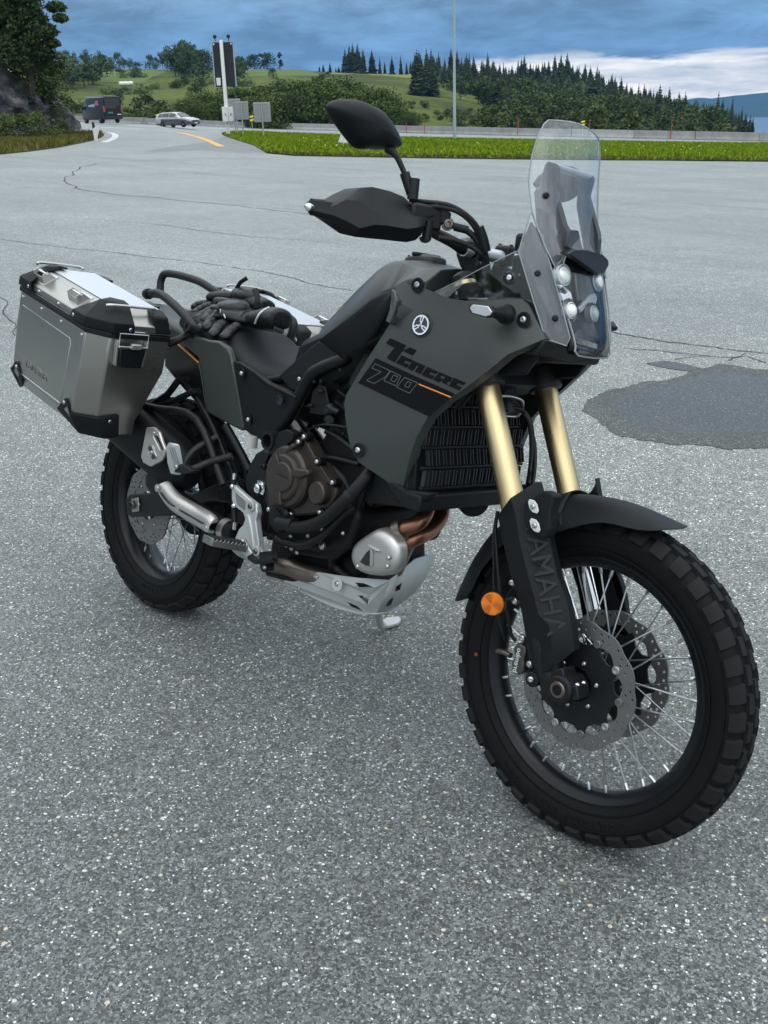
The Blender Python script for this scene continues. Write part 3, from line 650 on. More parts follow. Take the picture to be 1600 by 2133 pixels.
def forest():
    r = random.Random(11)
    # spruces over the wooded hill on the right; denser along its crest
    n = 0
    for k in range(54):          # crest row
        t = .045+k/53*.292; v = r.uniform(545, 625); u = t*v; z = land_z(u, v)
        h = r.triangular(6, 15, 9)*(1.1 if t < .2 else .85)
        plant(r.choice(SPR), 'spruce_tree', u, v, z-.2, h/10, 'dark spruce on the crest of the wooded hill', 'tree', 'spruces along the crest of the wooded hill', r.uniform(.85, 1.2), r); n += 1
    for k in range(120):
        t = r.uniform(.04, .34); v = r.uniform(330, 560); u = t*v
        if t < .10 and v < 360+(.1-t)*2200: continue
        z = land_z(u, v); h = r.triangular(5, 15, 9)
        plant(r.choice(SPR), 'spruce_tree', u, v, z-.2, h/10, 'dark spruce within the wood on the hill slope', 'tree', 'spruces on the slope of the wooded hill', r.uniform(.85, 1.3), r); n += 1
    for k in range(95):
        t = r.uniform(.075, .32); v = r.uniform(255, 420); u = t*v
        if v < 255+max(0, .15-t)*1500: continue
        z = land_z(u, v); h = r.uniform(5.5, 9.5)
        plant(r.choice(DEC), 'broadleaf_tree', u, v, z-.2, h/8, 'grey-green broadleaf tree low in the wood on the hill', 'tree', 'broadleaf trees at the foot of the wooded hill', r.uniform(.9, 1.3), r)
    for k in range(40):          # hill's right tail down to the fjord
        t = r.uniform(.24, .352); v = r.uniform(330, 560); u = t*v; z = land_z(u, v)
        plant(r.choice(SPR), 'spruce_tree', u, v, z-.2, r.uniform(6, 9.5)/10, 'small spruce on the tail of the wooded hill above the fjord', 'tree', 'spruces on the tail of the wooded hill', r.uniform(.9, 1.3), r)
    # group of tall spruces on the skyline of the middle fields
    for b, h, s in [(-.0225,15,.85),(-.0185,17,.85),(-.0155,18,.9),(-.0111,18,.9),(-.0063,15,.9),(.0015,14.5,1.1),(.0085,10.5,1),(.0129,8,1),(.0194,11,1.2),(.0273,11.5,1),(.0325,8,1),(.0386,8.5,1.2),(.043,10.5,1),(.0517,13,1.1),(.0552,12,1),(.0661,8,1.2)]:
        v = r.uniform(575, 600); u = b*v; z = land_z(u, v)
        plant(r.choice(SPR), 'spruce_tree', u, v, z-.4, h/10*.85, 'tall spruce in the row on the skyline of the middle field', 'tree', 'spruce row on the middle skyline', s*1.1, r)
    for b, h in [(-.046,4),(-.0425,5),(-.0364,6),(-.0312,3.5),(-.0286,4)]:
        v = 590; u = b*v; plant(r.choice(SPR), 'spruce_tree', u, v, land_z(u, v)-.3, h/10*.9, 'small spruce left of the tall row on the middle skyline', 'tree', 'small spruces on the middle skyline', 1.5, r)
    # dark clump in the middle of the slope left of the lamp post
    for k in range(16):
        v = r.uniform(350, 400); u = r.uniform(*[.0356,.0574])*v
        plant(r.choice(SPR), 'spruce_tree', u, v, land_z(u, v)-.2, r.uniform(9, 14)/10, 'dark spruce in the clump left of the lamp post', 'tree', 'spruce clump left of the lamp post', r.uniform(.9, 1.3), r)
    # left hill: trees and woods on the fields
    def dec(b, v, h, lab, grp, sx_=1.0, me=None, nm='broadleaf_tree'):
        u = b*v; plant(me or r.choice(DEC), nm, u, v, land_z(u, v)-.3, h/8, lab, 'tree', grp, sx_, r)
    for b, h in [(-.2789,9),(-.2711,9.5),(-.2655,8.5),(-.256,9.5),(-.2512,6),(-.2399,9.5),(-.233,7),(-.2256,8.5),(-.2208,7),(-.2156,6),(-.1982,8),(-.193,7),(-.1865,8.5)]:
        dec(b, r.uniform(560, 610), h, 'round tree standing on the skyline of the left field', 'trees on the left skyline', .9)
    for b, v, h in [(-.2841,380,9),(-.2755,400,10),(-.269,370,8),(-.2646,420,9),(-.259,380,8),(-.2516,400,8.5),(-.2473,430,8),(-.2429,470,9),(-.2373,460,8),(-.2104,500,5),(-.2113,470,4)]:
        dec(b, v, h, 'dark tree in the thicket on the left slope above the van', 'thicket on the left slope', 1.5)
    for k in range(22):
        b = r.uniform(*[-.1791,-.1496]); dec(b, r.uniform(430, 560), r.uniform(6, 10.5)*(1.25 if b > -.19 else .8), 'dark tree in the small wood behind the display board', 'small wood behind the display board', r.uniform(.9, 1.2))
    for b, h in [(-.1678,15),(-.1617,14)]: dec(b, 560, h, 'tallest crown rising out of the small wood by the display board', 'tall crowns of the small wood', .75)
    for k in range(12):
        b = r.uniform(*[-.1235,-.1122]); dec(b, r.uniform(470, 540), r.uniform(5, 8), 'tree in the copse right of the display board', 'copse right of the display board', 1.0)
    for b, h in [(-.1078,6),(-.1039,6.5),(-.0961,7),(-.093,7)]: dec(b, 600, h*1.35, 'round tree of the pair on the hilltop right of the display board', 'round trees on the hilltop', 1.1)
    u = [-.0817][0]*600; plant(leaf_crown(99, 10, 4.2, 700, .35, low=.15, mats=(M_SPRUCE, M_BARK), nlobes=14, name='pine_tree'), 'pine_tree', u, 600, land_z(u, 600)-.3, .98, 'lone tall ragged pine on the hilltop between the copse and the spruce row', 'tree', None, 1.0, r)
    dec([-.0878][0], 420, 4.2, 'single shrubby tree in front of the green field, below the lone pine', None)
    # willow belt just behind the barrier
    top = [(-29.22,158,3.46),(-25.72,158,4),(-22.2,158,4.79),(-18.75,158,5.01),(-14.62,158,5.09),(-10.74,158,5.61),(-7.7,158,5.9),(-4.82,158,5.95),(-2.23,158,5.62),(.89,158,4.52),(2.86,158,3.51),(4.84,158,2.49),(6.06,158,.91)]
    tb = [p[0]/158 for p in top]; tz = [p[2] for p in top]; b0, b1 = [-.1691,.0312]
    for k in range(44):
        b = b0+(k % 22)/21*(b1-b0)+r.uniform(-.006, .006); v = 158 if k < 22 else 176
        u = b*v; z = land_z(u, max(v, 152))-.4; ztop = 1.46+(float(np.interp(b, tb, tz))-1.46)*v/158
        h = max(2.4, (ztop-z)*(r.uniform(.72, .95) if k < 22 else r.uniform(.95, 1.06)))
        plant(r.choice(BUSH), 'willow_bush', u, v, z, h/6, 'willow bush in the dense belt behind the concrete barrier', 'bush', 'willow belt behind the barrier', r.uniform(.8, 1.0), r)
    for k in range(26):
        b = r.uniform(*[-.2338,-.1626]); v = r.uniform(158, 200); u = b*v
        plant(r.choice(SHRUB), 'shrub', u, v, land_z(u, v)-.3, r.uniform(.7, 1.5)*(1.0 if b > -.22 else .8), 'low green shrub behind the barrier near the silver car', 'bush', 'shrubs behind the barrier near the silver car', 1.1, r)
    for k in range(46):
        b = r.uniform(*[-.2885,-.032]); v = r.choice((230, 262, 300, 345, 400, 450))+r.uniform(-8, 8); u = b*v
        plant(r.choice(SHRUB), 'shrub', u, v, land_z(u, v)-.2, r.uniform(.7, 1.8), 'bushy shrub scattered along the field edges of the left slope', 'bush', 'shrubs on the left fields', 1.3, r)
    for k in range(24):
        v = r.uniform(190, 300); u = r.uniform(*[.0334,.1033])*v
        plant(r.choice(SHRUB), 'shrub', u, v, land_z(u, v)-.2, r.uniform(.5, 1.2), 'small shrub on the grassy slope behind the lamp post', 'bush', 'shrubs on the grassy slope', 1.2, r)
    for k in range(34):
        b = r.uniform(*[.1033,.3049]); v = r.uniform(165, 215); u = b*v
        plant(r.choice(DEC), 'broadleaf_tree', u, v, land_z(u, v)-.5, r.uniform(3.0, 6.2)*(1 if b < .24 else .6)/8, 'light green young tree just behind the right stretch of barrier', 'tree', 'young trees behind the right stretch of barrier', 1.35, r)
forest()
def spruce_mass():
    r = random.Random(21); V = []; F = []; src = [([v.co.copy() for v in me.vertices], [tuple(p.vertices) for p in me.polygons]) for me in SPR[:4]]
    for k in range(420):
        t = r.uniform(.035, .335); v = r.uniform(340, 610); 
        if t < .10 and v < 380+(.1-t)*2400: continue
        u = t*v; z = land_z(u, v)-.3; h = r.triangular(4, 11, 7)/10; a = r.uniform(0, 6.28); M = Matrix.Rotation(a, 3, 'Z')*h; c = VW(u, v, z); vs, fs = r.choice(src); n = len(V)
        V += [c+M@Vector((q.x*1.25, q.y*1.25, q.z)) for q in vs]; F += [tuple(i+n for i in f) for f in fs]
    stuff(mk('spruce_wood', V, F, M_SPRUCE, None, smooth=None, fixn=False))
spruce_mass()
# undergrowth that fills the wood between the trees one can tell apart
def understorey():
    r = random.Random(5); V = []; F = []
    for k in range(16000):
        t = r.uniform(.06, .335); v = r.uniform(270, 600)
        if t < .12 and v < 360+(.12-t)*1600: continue
        u = t*v; z = land_z(u, v)+r.uniform(0, 4.2); l = r.uniform(.5, 1.0)
        d = Vector((r.gauss(0,1), r.gauss(0,1), r.gauss(0,.5))).normalized(); e = d.cross(Vector((r.gauss(0,1), r.gauss(0,1), r.gauss(0,1)))).normalized()
        c = VW(u, v, z); i = len(V); V += [c-d*l, c+e*l*.6, c+d*l, c-e*l*.6]; F.append((i, i+1, i+2, i+3))
    stuff(mk('wood_undergrowth', V, F, M_LEAF_D, None, smooth=None, fixn=False))
understorey()
# white wrapped bales in a row on the left field
M_WRAP = mat('bale_wrap', (.75,.76,.76), .4)
def bales():
    a = Vector((-90.8,400,11.75)); b = Vector((-85.92,400,11.86)); t = thing('bale_row', 'long white wrapped bale roll lying on the left field', 'bale', VW(a.x, 400, land_z(a.x, 400)))
    d = (b.x-a.x); mb = MB().tube([RGT*(d*k/8)+Vector((0,0,.7+.1*math.sin(k*2.1))) for k in range(9)], [.65,.75,.72,.76,.72,.76,.72,.75,.6], 10); mb.build('wrap', M_WRAP, t, fixn=True)
bales()

# ------------------------------------------------------------------ rock cutting with its trees at the left edge
def rock_mat():
    m, nt, b = node_mat('dark_rock'); N = nt.nodes.new; L = nt.links.new
    tc = N('ShaderNodeTexCoord'); mp = N('ShaderNodeMapping'); mp.inputs['Scale'].default_value = (.5, .5, 1.6); mp.inputs['Rotation'].default_value = (.5, .3, 0); L(tc.outputs['Object'], mp.inputs[0])
    n = N('ShaderNodeTexNoise'); n.inputs['Scale'].default_value = 1.1; n.inputs['Detail'].default_value = 9; n.inputs['Roughness'].default_value = .68; L(mp.outputs[0], n.inputs['Vector'])
    r = N('ShaderNodeValToRGB'); L(n.outputs['Fac'], r.inputs[0]); e = r.color_ramp.elements
    e[0].position = .42; e[0].color = (.012,.012,.015,1); e[1].position = .66; e[1].color = (.17,.16,.155,1); x = e.new(.54); x.color = (.045,.043,.046,1)
    L(r.outputs[0], b.inputs['Base Color']); b.inputs['Roughness'].default_value = .7
    bp = N('ShaderNodeBump'); bp.inputs['Strength'].default_value = 1; bp.inputs['Distance'].default_value = .25; L(n.outputs['Fac'], bp.inputs['Height']); L(bp.outputs[0], b.inputs['Normal'])
    return m
M_ROCK = rock_mat()
def rock():
    # front of the cutting: foot line and brow line in (u, v), rising away from the road
    foot = [(-21.42,58,.46), (-20.56,60,.47), (-20.41,62,.52), (-20.21,64,.57), (-20.25,67,.62), (-20.37,70,.73), (-20.56,73,.92), (-20.88,76,1.07), (-20.96,78,1.24), (-20.92,79,1.26)]
    brow = [(-22.1,62,4.87), (-21.23,64,4.58), (-21.07,66,4.5), (-20.92,68,4.03), (-20.99,71,3.67), (-21.13,74,3.45), (-21.4,77,2.92), (-21.82,80,2.22), (-22,82,1.49), (-21.97,83,1.28)]
    fb = [p[0]/p[1] for p in foot]
    V = []; F = []; nr = 22; nc = 60
    for i in range(nc):
        b = fb[0]+(fb[-1]-fb[0])*i/(nc-1); v = np.interp(b, fb, [p[1] for p in foot]); zf = np.interp(b, fb, [p[2] for p in foot]); zb = np.interp(b, fb, [p[2] for p in brow])
        for k in range(nr+1):
            f = k/nr; vv = v+f*4 if f < .8 else v+3.2+(f-.8)*40; z = zf-.4+(zb-zf+.4)*min(1, f/.8)
            u = b*vv
            q = Vector((u, vv, z)); 
            a_ = noise.hetero_terrain(Vector((u*.45+z*.3, vv*.4, z*.8)), .9, 2.1, 5, .6)*.9; b_ = abs(noise.noise((u*.9+z*.7, vv*.6, z*1.1)))*.9
            V.append(VW(u+(a_-.4)*.5*(.3+.7*(1-abs(2*f-1))), vv-(a_+b_)*.8, z+.3*b_))
    for i in range(nc-1):
        for k in range(nr): F.append((i*(nr+1)+k, (i+1)*(nr+1)+k, (i+1)*(nr+1)+k+1, i*(nr+1)+k+1))
    o = struct(mk('rock_outcrop', V, F, M_ROCK, None, smooth=25, fixn=False))
rock()
def near_trees():
    r = random.Random(4)
    # big mixed tree on the brow: trunk, crown and the thin outer boughs are parts
    def big(P, H, Wd, seed, label, mats, nl=9000, leaf=.16, boughs=()):
        u, v, z = P; t = thing('roadside_tree', label, 'tree', VW(u, v, z), None, None)
        rr = random.Random(seed)
        mb = MB(); top = Vector((rr.uniform(-.4,.4), rr.uniform(-.4,.4), H*.92))
        mb.tube(catmull([(0,0,-.8), (.1,0,H*.3), tuple(top*.65), tuple(top)], 4), [.26, .18, .1, .02], 8)
        lobes = []
        for k in range(44):
            f = rr.uniform(.10, 1); a = rr.uniform(0, 6.28); q = Wd*.5*(1-f)**.5*rr.uniform(.35, 1); s = Wd*rr.uniform(.13, .22)
            c = RGT*(math.cos(a)*q)+FWD*(math.sin(a)*q)+Vector((0,0,H*f*.95)); lobes.append((c, Vector((s, s, s*.75))))
            mb.tube([(0,0,c.z*.7), tuple(c*.6+Vector((0,0,c.z*.3))), tuple(c)], [.06, .035, .012], 5)
        for (bu, bz, sz) in boughs:      # loose boughs reaching out over the road
            c = RGT*bu+Vector((0,0,bz)); lobes += [(c, Vector((sz, sz, sz*.55)))]*2
            mb.tube(catmull([(0,0,bz*.75), tuple(c*.55+Vector((0,0,bz*.42))), tuple(c)], 4), [.07, .04, .01], 5)
        mb.build('trunk', M_BARK, t)
        V = []; F = []
        for q, d in blob_points(rr, lobes, nl):
            w = Vector((rr.gauss(0,1), rr.gauss(0,1), rr.gauss(0,.7))).normalized(); s = w.cross(d.lerp(Vector((rr.gauss(0,1), rr.gauss(0,1), rr.gauss(0,1))), .6)); s = s.normalized() if s.length > 1e-3 else Vector((0,0,1))
            l = leaf*rr.uniform(.6, 1.3); i = len(V); V += [q-w*l, q+s*l*.6, q+w*l, q-s*l*.6]; F.append((i, i+1, i+2, i+3))
        mk('crown', V, F, mats, t, smooth=None, fixn=False)
    big((-22.4,68,4.35), 7.5, 5.4, 1, 'dark leafy tree at the left edge, on top of the rock', M_LEAF, 17000, .14)
    big((-20.27,66,3.83), 6.2, 3.6, 2, 'leafy tree on the rock with thin boughs reaching out to its right', M_LEAF_D, 12000, .12, [(1.6,4.6,.42),(2.1,3.8,.5),(2.3,3.2,.38),(1.5,2.5,.5),(1.1,1.3,.5),(1.7,1.9,.38)])
    big((-22.93,72,5.12), 6.5, 4.6, 3, 'taller dark tree rising behind the two others on the rock', M_LEAF_D, 13000, .15)
    for k, (P, s, lab) in enumerate((((-19.57,57,.31),1.05,'large green bush at the far left foot of the rock'), ((-18.66,58,.38),.98,'broad green bush in the middle of the rock foot'), ((-18.52,61,.54),.95,'rightmost of the three big bushes at the rock foot'), ((-18.85,66,.6),.65,'low brownish shrub at the right end of the rock foot'), ((-20.3,70,1.82),.9,'shrub growing on the rock ledge'), ((-21.01,69,2.57),1.5,'shrub clinging to the upper slope of the rock'), ((-20.85,71,2.98),1.35,'shrub on the brow at the right end of the rock'), ((-21.3,67,3.69),1.9,'wide leafy bush on the rock brow under the roadside trees'))):
        plant(leaf_crown(70+k, 2.2, 3.2, 1900, .085, low=.02, mats=(M_WILLOW if k < 3 else M_LEAF_D, M_BARK), nlobes=12, name='roadside_bush'), 'roadside_bush', P[0], P[1], P[2]-.15, s*.78, lab, 'bush', None, 1.0, r)
near_trees()
# the wooded cutting goes on beyond the left edge of the frame
def cutting_wood():
    r = random.Random(9); V = []; F = []
    for k in range(30000):
        v = r.uniform(-45, 56); u = -27-10*sstep(20, 56, v)-abs(r.gauss(0, 3.2)); z = r.uniform(0, 1)**.9*(9+3*noise.noise((v*.12, 0, 0)))+.35*max(0, -27-u)
        d = Vector((r.gauss(0,1), r.gauss(0,1), r.gauss(0,.6))).normalized(); e = d.cross(Vector((r.gauss(0,1), r.gauss(0,1), r.gauss(0,1)))).normalized(); l = r.uniform(.14, .34)
        c = VW(u, v, z); i = len(V); V += [c-d*l, c+e*l*.7, c+d*l, c-e*l*.7]; F.append((i, i+1, i+2, i+3))
    stuff(mk('cutting_wood', V, F, M_LEAF_D, None, smooth=None, fixn=False))
cutting_wood()

# ------------------------------------------------------------------ roadside things
M_CONC = mat('barrier_concrete', (.27,.27,.265), .85, bump=.6, bscale=25, var=.22, vscale=.9)
M_CONC2 = mat('barrier_concrete_new', (.34,.34,.335), .85, bump=.6, bscale=25, var=.18, vscale=.9)
M_GALV = mat('galvanised_steel', (.42,.46,.48), .45, metal=.6, var=.08, vscale=3)
M_GALV2 = mat('lamp_post_paint', (.36,.44,.46), .5, metal=.2, var=.06)
M_WHITE = mat('white_enamel', (.72,.73,.71), .45)
M_BLACK = mat('black_enamel', (.012,.014,.018), .55)
M_YEL = mat('yellow_marker', (.85,.65,.03), .5)
M_RED = mat('red_pole', (.42,.05,.03), .6)
M_SIGNBACK = mat('sign_back_aluminium', (.42,.44,.42), .5, metal=.4, var=.08, vscale=2)
SEG = {1: 'grey concrete barrier segment behind the black van', 4: 'grey concrete barrier segment right behind the silver car', 6: 'grey concrete barrier segment behind the display board pole', 7: 'grey concrete barrier segment behind the ribbed sign backs',
       12: 'grey concrete barrier segment crossed by the lamp post', 14: 'grey concrete barrier segment seen behind the top of the windscreen', 17: 'last grey concrete barrier segment before the right edge of the photo'}
def barrier():
    P = [Vector((p[0], p[1], p[2])) for p in BARRIER]
    L_ = [0]
    for a, b in zip(P, P[1:]): L_.append(L_[-1]+(b-a).length)
    tot = L_[-1]; n = 19; r = random.Random(3)
    def at(s): return Vector([float(np.interp(s, L_, [p[k] for p in P])) for k in range(3)])
    for k in range(n):
        a, b = at(tot*k/n), at(tot*(k+1)/n); d = (b-a).normalized(); a += d*.03; b -= d*.03; sd = Vector((-d.y, d.x, 0))
        if sd.y < 0: sd = -sd
        h0 = .62+.42*(k/n); h1 = .62+.42*((k+1)/n)
        A = VW(a.x, a.y, 0); B = VW(b.x, b.y, 0); S = RGT*sd.x+FWD*sd.y
        za, zb = ground_z(a.x, a.y)-.1, ground_z(b.x, b.y)-.1
        sec = [(0, 0), (0, .22), (.16, .45), (.20, 1.0), (.38, 1.0), (.42, .45), (.58, .22), (.58, 0)]
        S0 = [A+S*x+Vector((0,0,za+y*(h0+.1))) for x, y in sec]; S1 = [B+S*x+Vector((0,0,zb+y*(h1+.1))) for x, y in sec]
        m = M_CONC2 if k in (9, 10, 15) else M_CONC
        o = loft('concrete_barrier', [S0, S1], m, None, bevel=.02, seg=1, smooth=30)
        tag(o, 'pale new concrete barrier segment between grey ones' if m is M_CONC2 else SEG.get(k, 'grey weathered concrete barrier segment along the far road edge'), 'barrier', 'concrete barrier segments')
barrier()
def lamp():
    p = (7.32,96.78,-1.07); t = thing('lamp_post', 'tall grey-blue lamp post standing alone in the grass strip', 'lamp post', VW(p[0], p[1], ground_z(p[0], p[1])))
    lathe('post', [(-.3,.15),(3.0,.135),(3.05,.125),(12,.085)], (0,0,0), (0,0,1), M_GALV2, t, n=16)
    MB().box((0,-.14,1.0), (.12,.04,.35)).build('service_door', M_GALV, t, bevel=.005)
    mb = MB(); mb.tube(catmull([(0,0,11.9), (.1,0,12.4), (.9,0,12.8), (1.6,0,12.9)], 5), .045, 10); mb.build('arm', M_GALV2, t)
    MB().box((2.0,0,12.9), (.8,.3,.14)).build('lamp_head', M_GALV, t, bevel=.04)
lamp()
def display_board():
    p = (-12.46,94.1,-.09); v = p[1]; k = v/2121.36*1.0
    t = thing('display_board', 'tall black roadside display board seen from behind on a thick pale pole', 'sign', VW(p[0], v, p[2]))
    H = 7.5
    lathe('pole', [(-.2,.17),(H-.05,.15),(H,.13)], (0,0,0), (0,0,1), M_WHITE, t, n=16)
    Rm = Matrix((RGT, FWD, (0,0,1))).transposed()
    def bx(mb, u0, u1, v0, v1, z0, z1): return mb.box(Rm@Vector(((u0+u1)/2, (v0+v1)/2, (z0+z1)/2)), (u1-u0, v1-v0, z1-z0), Rm)
    bx(MB(), -.80, .96, .18, .50, 3.88, 7.32).build('panel', M_BLACK, t, bevel=.02)
    mb = MB()
    for u in (-.82, .94): bx(mb, u-.02, u+.05, .15, .52, 3.88, 7.36)
    bx(mb, -.80, .96, .15, .52, 7.33, 7.40); mb.build('panel_frame', M_GALV, t)
    for z in (4.5, 5.6, 6.8): bx(MB(), -.74, .9, .13, .178, z-.06, z+.06).build('mounting_rail', M_BLACK, t)
    bx(MB(), -.64, -.30, -.1, .12, 3.98, 4.58).build('control_box', M_WHITE, t, bevel=.02)
    for u, z in ((-.66, 7.2), (.80, 7.2)): bx(MB(), u-.06, u+.06, .10, .178, z-.06, z+.06).build('bracket', M_WHITE, t)
    for u in (-.52, .62):
        mb = MB().tube([Rm@Vector((u, .35, 7.36)), Rm@Vector((u-.03, .35, 7.68))], .035, 8)
        o = mb.build('camera_mast', M_BLACK, t)
        V, F = lathe_geo([(0,.01),(.04,.13),(.16,.17),(.28,.13),(.32,.01)], Rm@Vector((u-.03, .35, 7.62)), (0,0,1), 14); mk('warning_lamp', V, F, M_BLACK, o)
    cb = bx(MB(), -.32, .18, -.55, -.18, 1.10, 2.30).build('cabinet', M_WHITE, t, bevel=.02)
    c2 = bx(MB(), .20, .58, -.5, -.15, 1.12, 2.28).build('cabinet', M_WHITE, t, bevel=.02)
    for c, u in ((cb, -.05), (c2, .40)): bx(MB(), u, u+.05, -.58, -.50, 1.55, 1.78).build('handle', M_BLACK, c)
display_board()
Rm = Matrix((RGT, FWD, (0,0,1))).transposed()
def road_sign(A, B, zg, label, posts=(.5,)):
    (u0, v, zt), (u1, v, zb) = A, B; w = u1-u0; h = zt-zb; zg = zg[2]
    t = thing('road_sign', label, 'sign', VW((u0+u1)/2, v, zg)); z0 = zb-zg
    def bx(mb, a, b, c, d, e, f): return mb.box(Rm@Vector(((a+b)/2, (c+d)/2, (e+f)/2)), (b-a, d-c, f-e), Rm)
    bx(MB(), -w/2, w/2, .0, .03, z0, z0+h).build('board', M_SIGNBACK, t, bevel=.01)
    n = 8
    for k in range(n):
        z = z0+h*(k+.5)/n; bx(MB(), -w/2+.02, w/2-.02, -.05, -.002, z-h/n*.22, z+h/n*.10).build('stiffening_rib', M_GALV, t)
    for f in posts:
        u = -w/2+w*f; MB().tube([Rm@Vector((u, -.10, -.3)), Rm@Vector((u, -.10, z0+h*.98))], .055, 10).build('post', M_GALV, t)
road_sign((-13.59,104,2.96), (-12.41,104,1.23), (-12.5,104,.03), 'small ribbed sign back half hidden behind the pole of the display board', (.45,.62))
road_sign((-11.23,90,2.52), (-10.12,90,1.13), (-10.22,90,-.16), 'ribbed back of a road sign just right of the white cabinets')
road_sign((-9.49,88,2.4), (-8.13,88,.91), (-8.21,88,-.25), 'rightmost ribbed back of a road sign, standing in the grass')
def chevron(T, B, label):
    u, v, zt = T; zb = B[2]; t = thing('marker_board', label, 'marker', VW(u, v, zb-.7)); h = zt-zb
    for k in (0, 1):
        MB().prism([Rm@Vector((x, 0, .7+h*(y+.52*k))) for x, y in ((-.22,0),(.22,.12),(.22,.42),(-.22,.30))], Rm@Vector((0,.04,0))).build('yellow_panel', M_YEL, t)
    MB().prism([Rm@Vector((x, .05, .7+h*y)) for x, y in ((-.24,0),(.24,0),(.24,1),(-.24,1))], Rm@Vector((0,.03,0))).build('back_plate', M_BLACK, t)
    MB().tube([Rm@Vector((0,.08,-.4)), Rm@Vector((0,.08,.75+h*.8))], .04, 8).build('post', M_GALV, t)
chevron((-23.27,119,1.92), (-23.32,119,1.41), 'yellow and black marker board behind the tail of the silver car')
chevron((-13.65,124,1.51), (-13.71,124,.8), 'yellow and black marker board between the two ribbed sign backs')
chevron((1.49,135,.77), (1.47,135,.1), 'yellow and black marker board beyond the barrier, beside the motorcycle mirror')
chevron((25.4,131,-.22), (25.43,131,-.87), 'yellow and black marker board beyond the barrier, above the windscreen')
for (u, v, zt), (_, _, zb) in zip([(4.15,133,.07),(6.37,133,-.02),(17.8,133,.01),(26.55,133,-.18),(36.64,133,-.58)], [(4.14,133,-.34),(6.37,133,-.46),(17.82,133,-.98),(26.6,133,-1.37),(36.73,133,-1.88)]):
    t = mk('snow_pole', *tube_geo([(0,0,-.8), (.03,0,(zt-zb)*.6), (.05,0,zt-zb)], .05, 7), M_RED, None); t.location = VW(u, v, zb)
    tag(t, 'thin red snow pole behind the concrete barrier', 'pole', 'red snow poles along the barrier')
def marker_post():
    u, _, zb = (-15.82,62,.26); zt = (-15.67,62,1.38)[2]; h = zt-zb; t = thing('road_edge_marker', 'white road edge marker with a black reflector head in front of the van', 'marker post', VW(u, 62, zb))
    def pr(pts, th, nm, m, dy=0): return MB().prism([Rm@Vector((x, -th/2+dy, z)) for x, z in pts], Rm@Vector((0, th, 0))).build(nm, m, t, bevel=.008)
    pr([(-.03,-.1),(.13,-.1),(.16,.30*h),(.30,.62*h),(.30,.80*h),(.10,.74*h),(-.06,.66*h)], .10, 'post_blade', M_WHITE)
    pr([(-.07,.67*h),(.09,.75*h),(.04,.98*h),(-.06,1.0*h)], .08, 'reflector_head', M_BLACK)
marker_post()
M_WOODGREY = mat('weathered_wood', (.42,.42,.40), .85, bump=.6, bscale=30, var=.2, vscale=4)
def leaning_panel():
    u1, v, zt = (-1.63,66,.16); zb = (-2.3,66,-.46)[2]; zg = (-1.67,66,-.78)[2]
    t = thing('leaning_panel', 'tilted grey wooden panel on a low concrete base in the grass, half behind the mirror', 'panel', VW(u1+.35, v, zg))
    hb = zb-zg; w = 1.25; r = zt-zb
    for k in range(5):
        a = -w/2-.30+k*(w+.25)/5; b = a+(w+.25)/5-.012
        MB().prism([Rm@Vector(p) for p in ((a,0,hb),(b,0,hb),(b*.75+.05,.75,hb+r+.10),(a*.75+.05,.75,hb+r+.10))], Rm@Vector((0,.03,-.04))).build('plank', M_WOODGREY, t, bevel=.004)
    MB().box(Rm@Vector((.1,.42,hb*.5-.1)), (.75,.5,hb+.2), Rm).build('base', M_CONC, t, bevel=.02)
leaning_panel()

# ------------------------------------------------------------------ vehicles on the road
M_VAN = mat('van_paint', (.006,.007,.009), .30, coat=.15, var=.1, spec=.35)
M_SILVER = mat('car_paint_silver', (.50,.51,.52), .30, metal=.35, coat=.6)
M_DKLOW = mat('car_lower_grey', (.10,.10,.105), .4, metal=.3, coat=.4)
M_GLASSD = mat('car_glass', (.012,.015,.018), .06, spec=.6, coat=.4)
M_TYRE_FAR = mat('car_tyre', (.015,.015,.016), .8)
M_ALLOY = mat('alloy_rim', (.38,.39,.40), .35, metal=.8)
M_TAIL = mat('tail_lamp_red', (.45,.02,.03), .2, coat=.5)
M_LAMPW = mat('headlamp_clear', (.75,.78,.80), .12, coat=.6)
M_PLATE = mat('number_plate_white', (.80,.80,.78), .4)
M_PLATEG = mat('number_plate_green', (.02,.28,.18), .4)
M_REDART = mat('red_graphic', (.45,.03,.04), .35, coat=.4)
def car_wheel(c, r, w, parent, side):
    V, F = lathe_geo([(-w/2, r*.66), (-w/2, r*.93), (-w*.35, r), (w*.35, r), (w/2, r*.93), (w/2, r*.66)], c, (0,1,0), 24); o = mk('wheel', V, F, M_TYRE_FAR, parent)
    V, F = lathe_geo([(-w/2*1.02, .02), (-w/2*1.0, r*.2), (-w*.30, r*.55), (-w/2, r*.66), (0, r*.64), (w/2, r*.66), (w*.30, r*.55), (w/2, r*.2), (w/2*1.02, .02)], c, (0,1,0), 20); mk('rim', V, F, M_ALLOY, o)
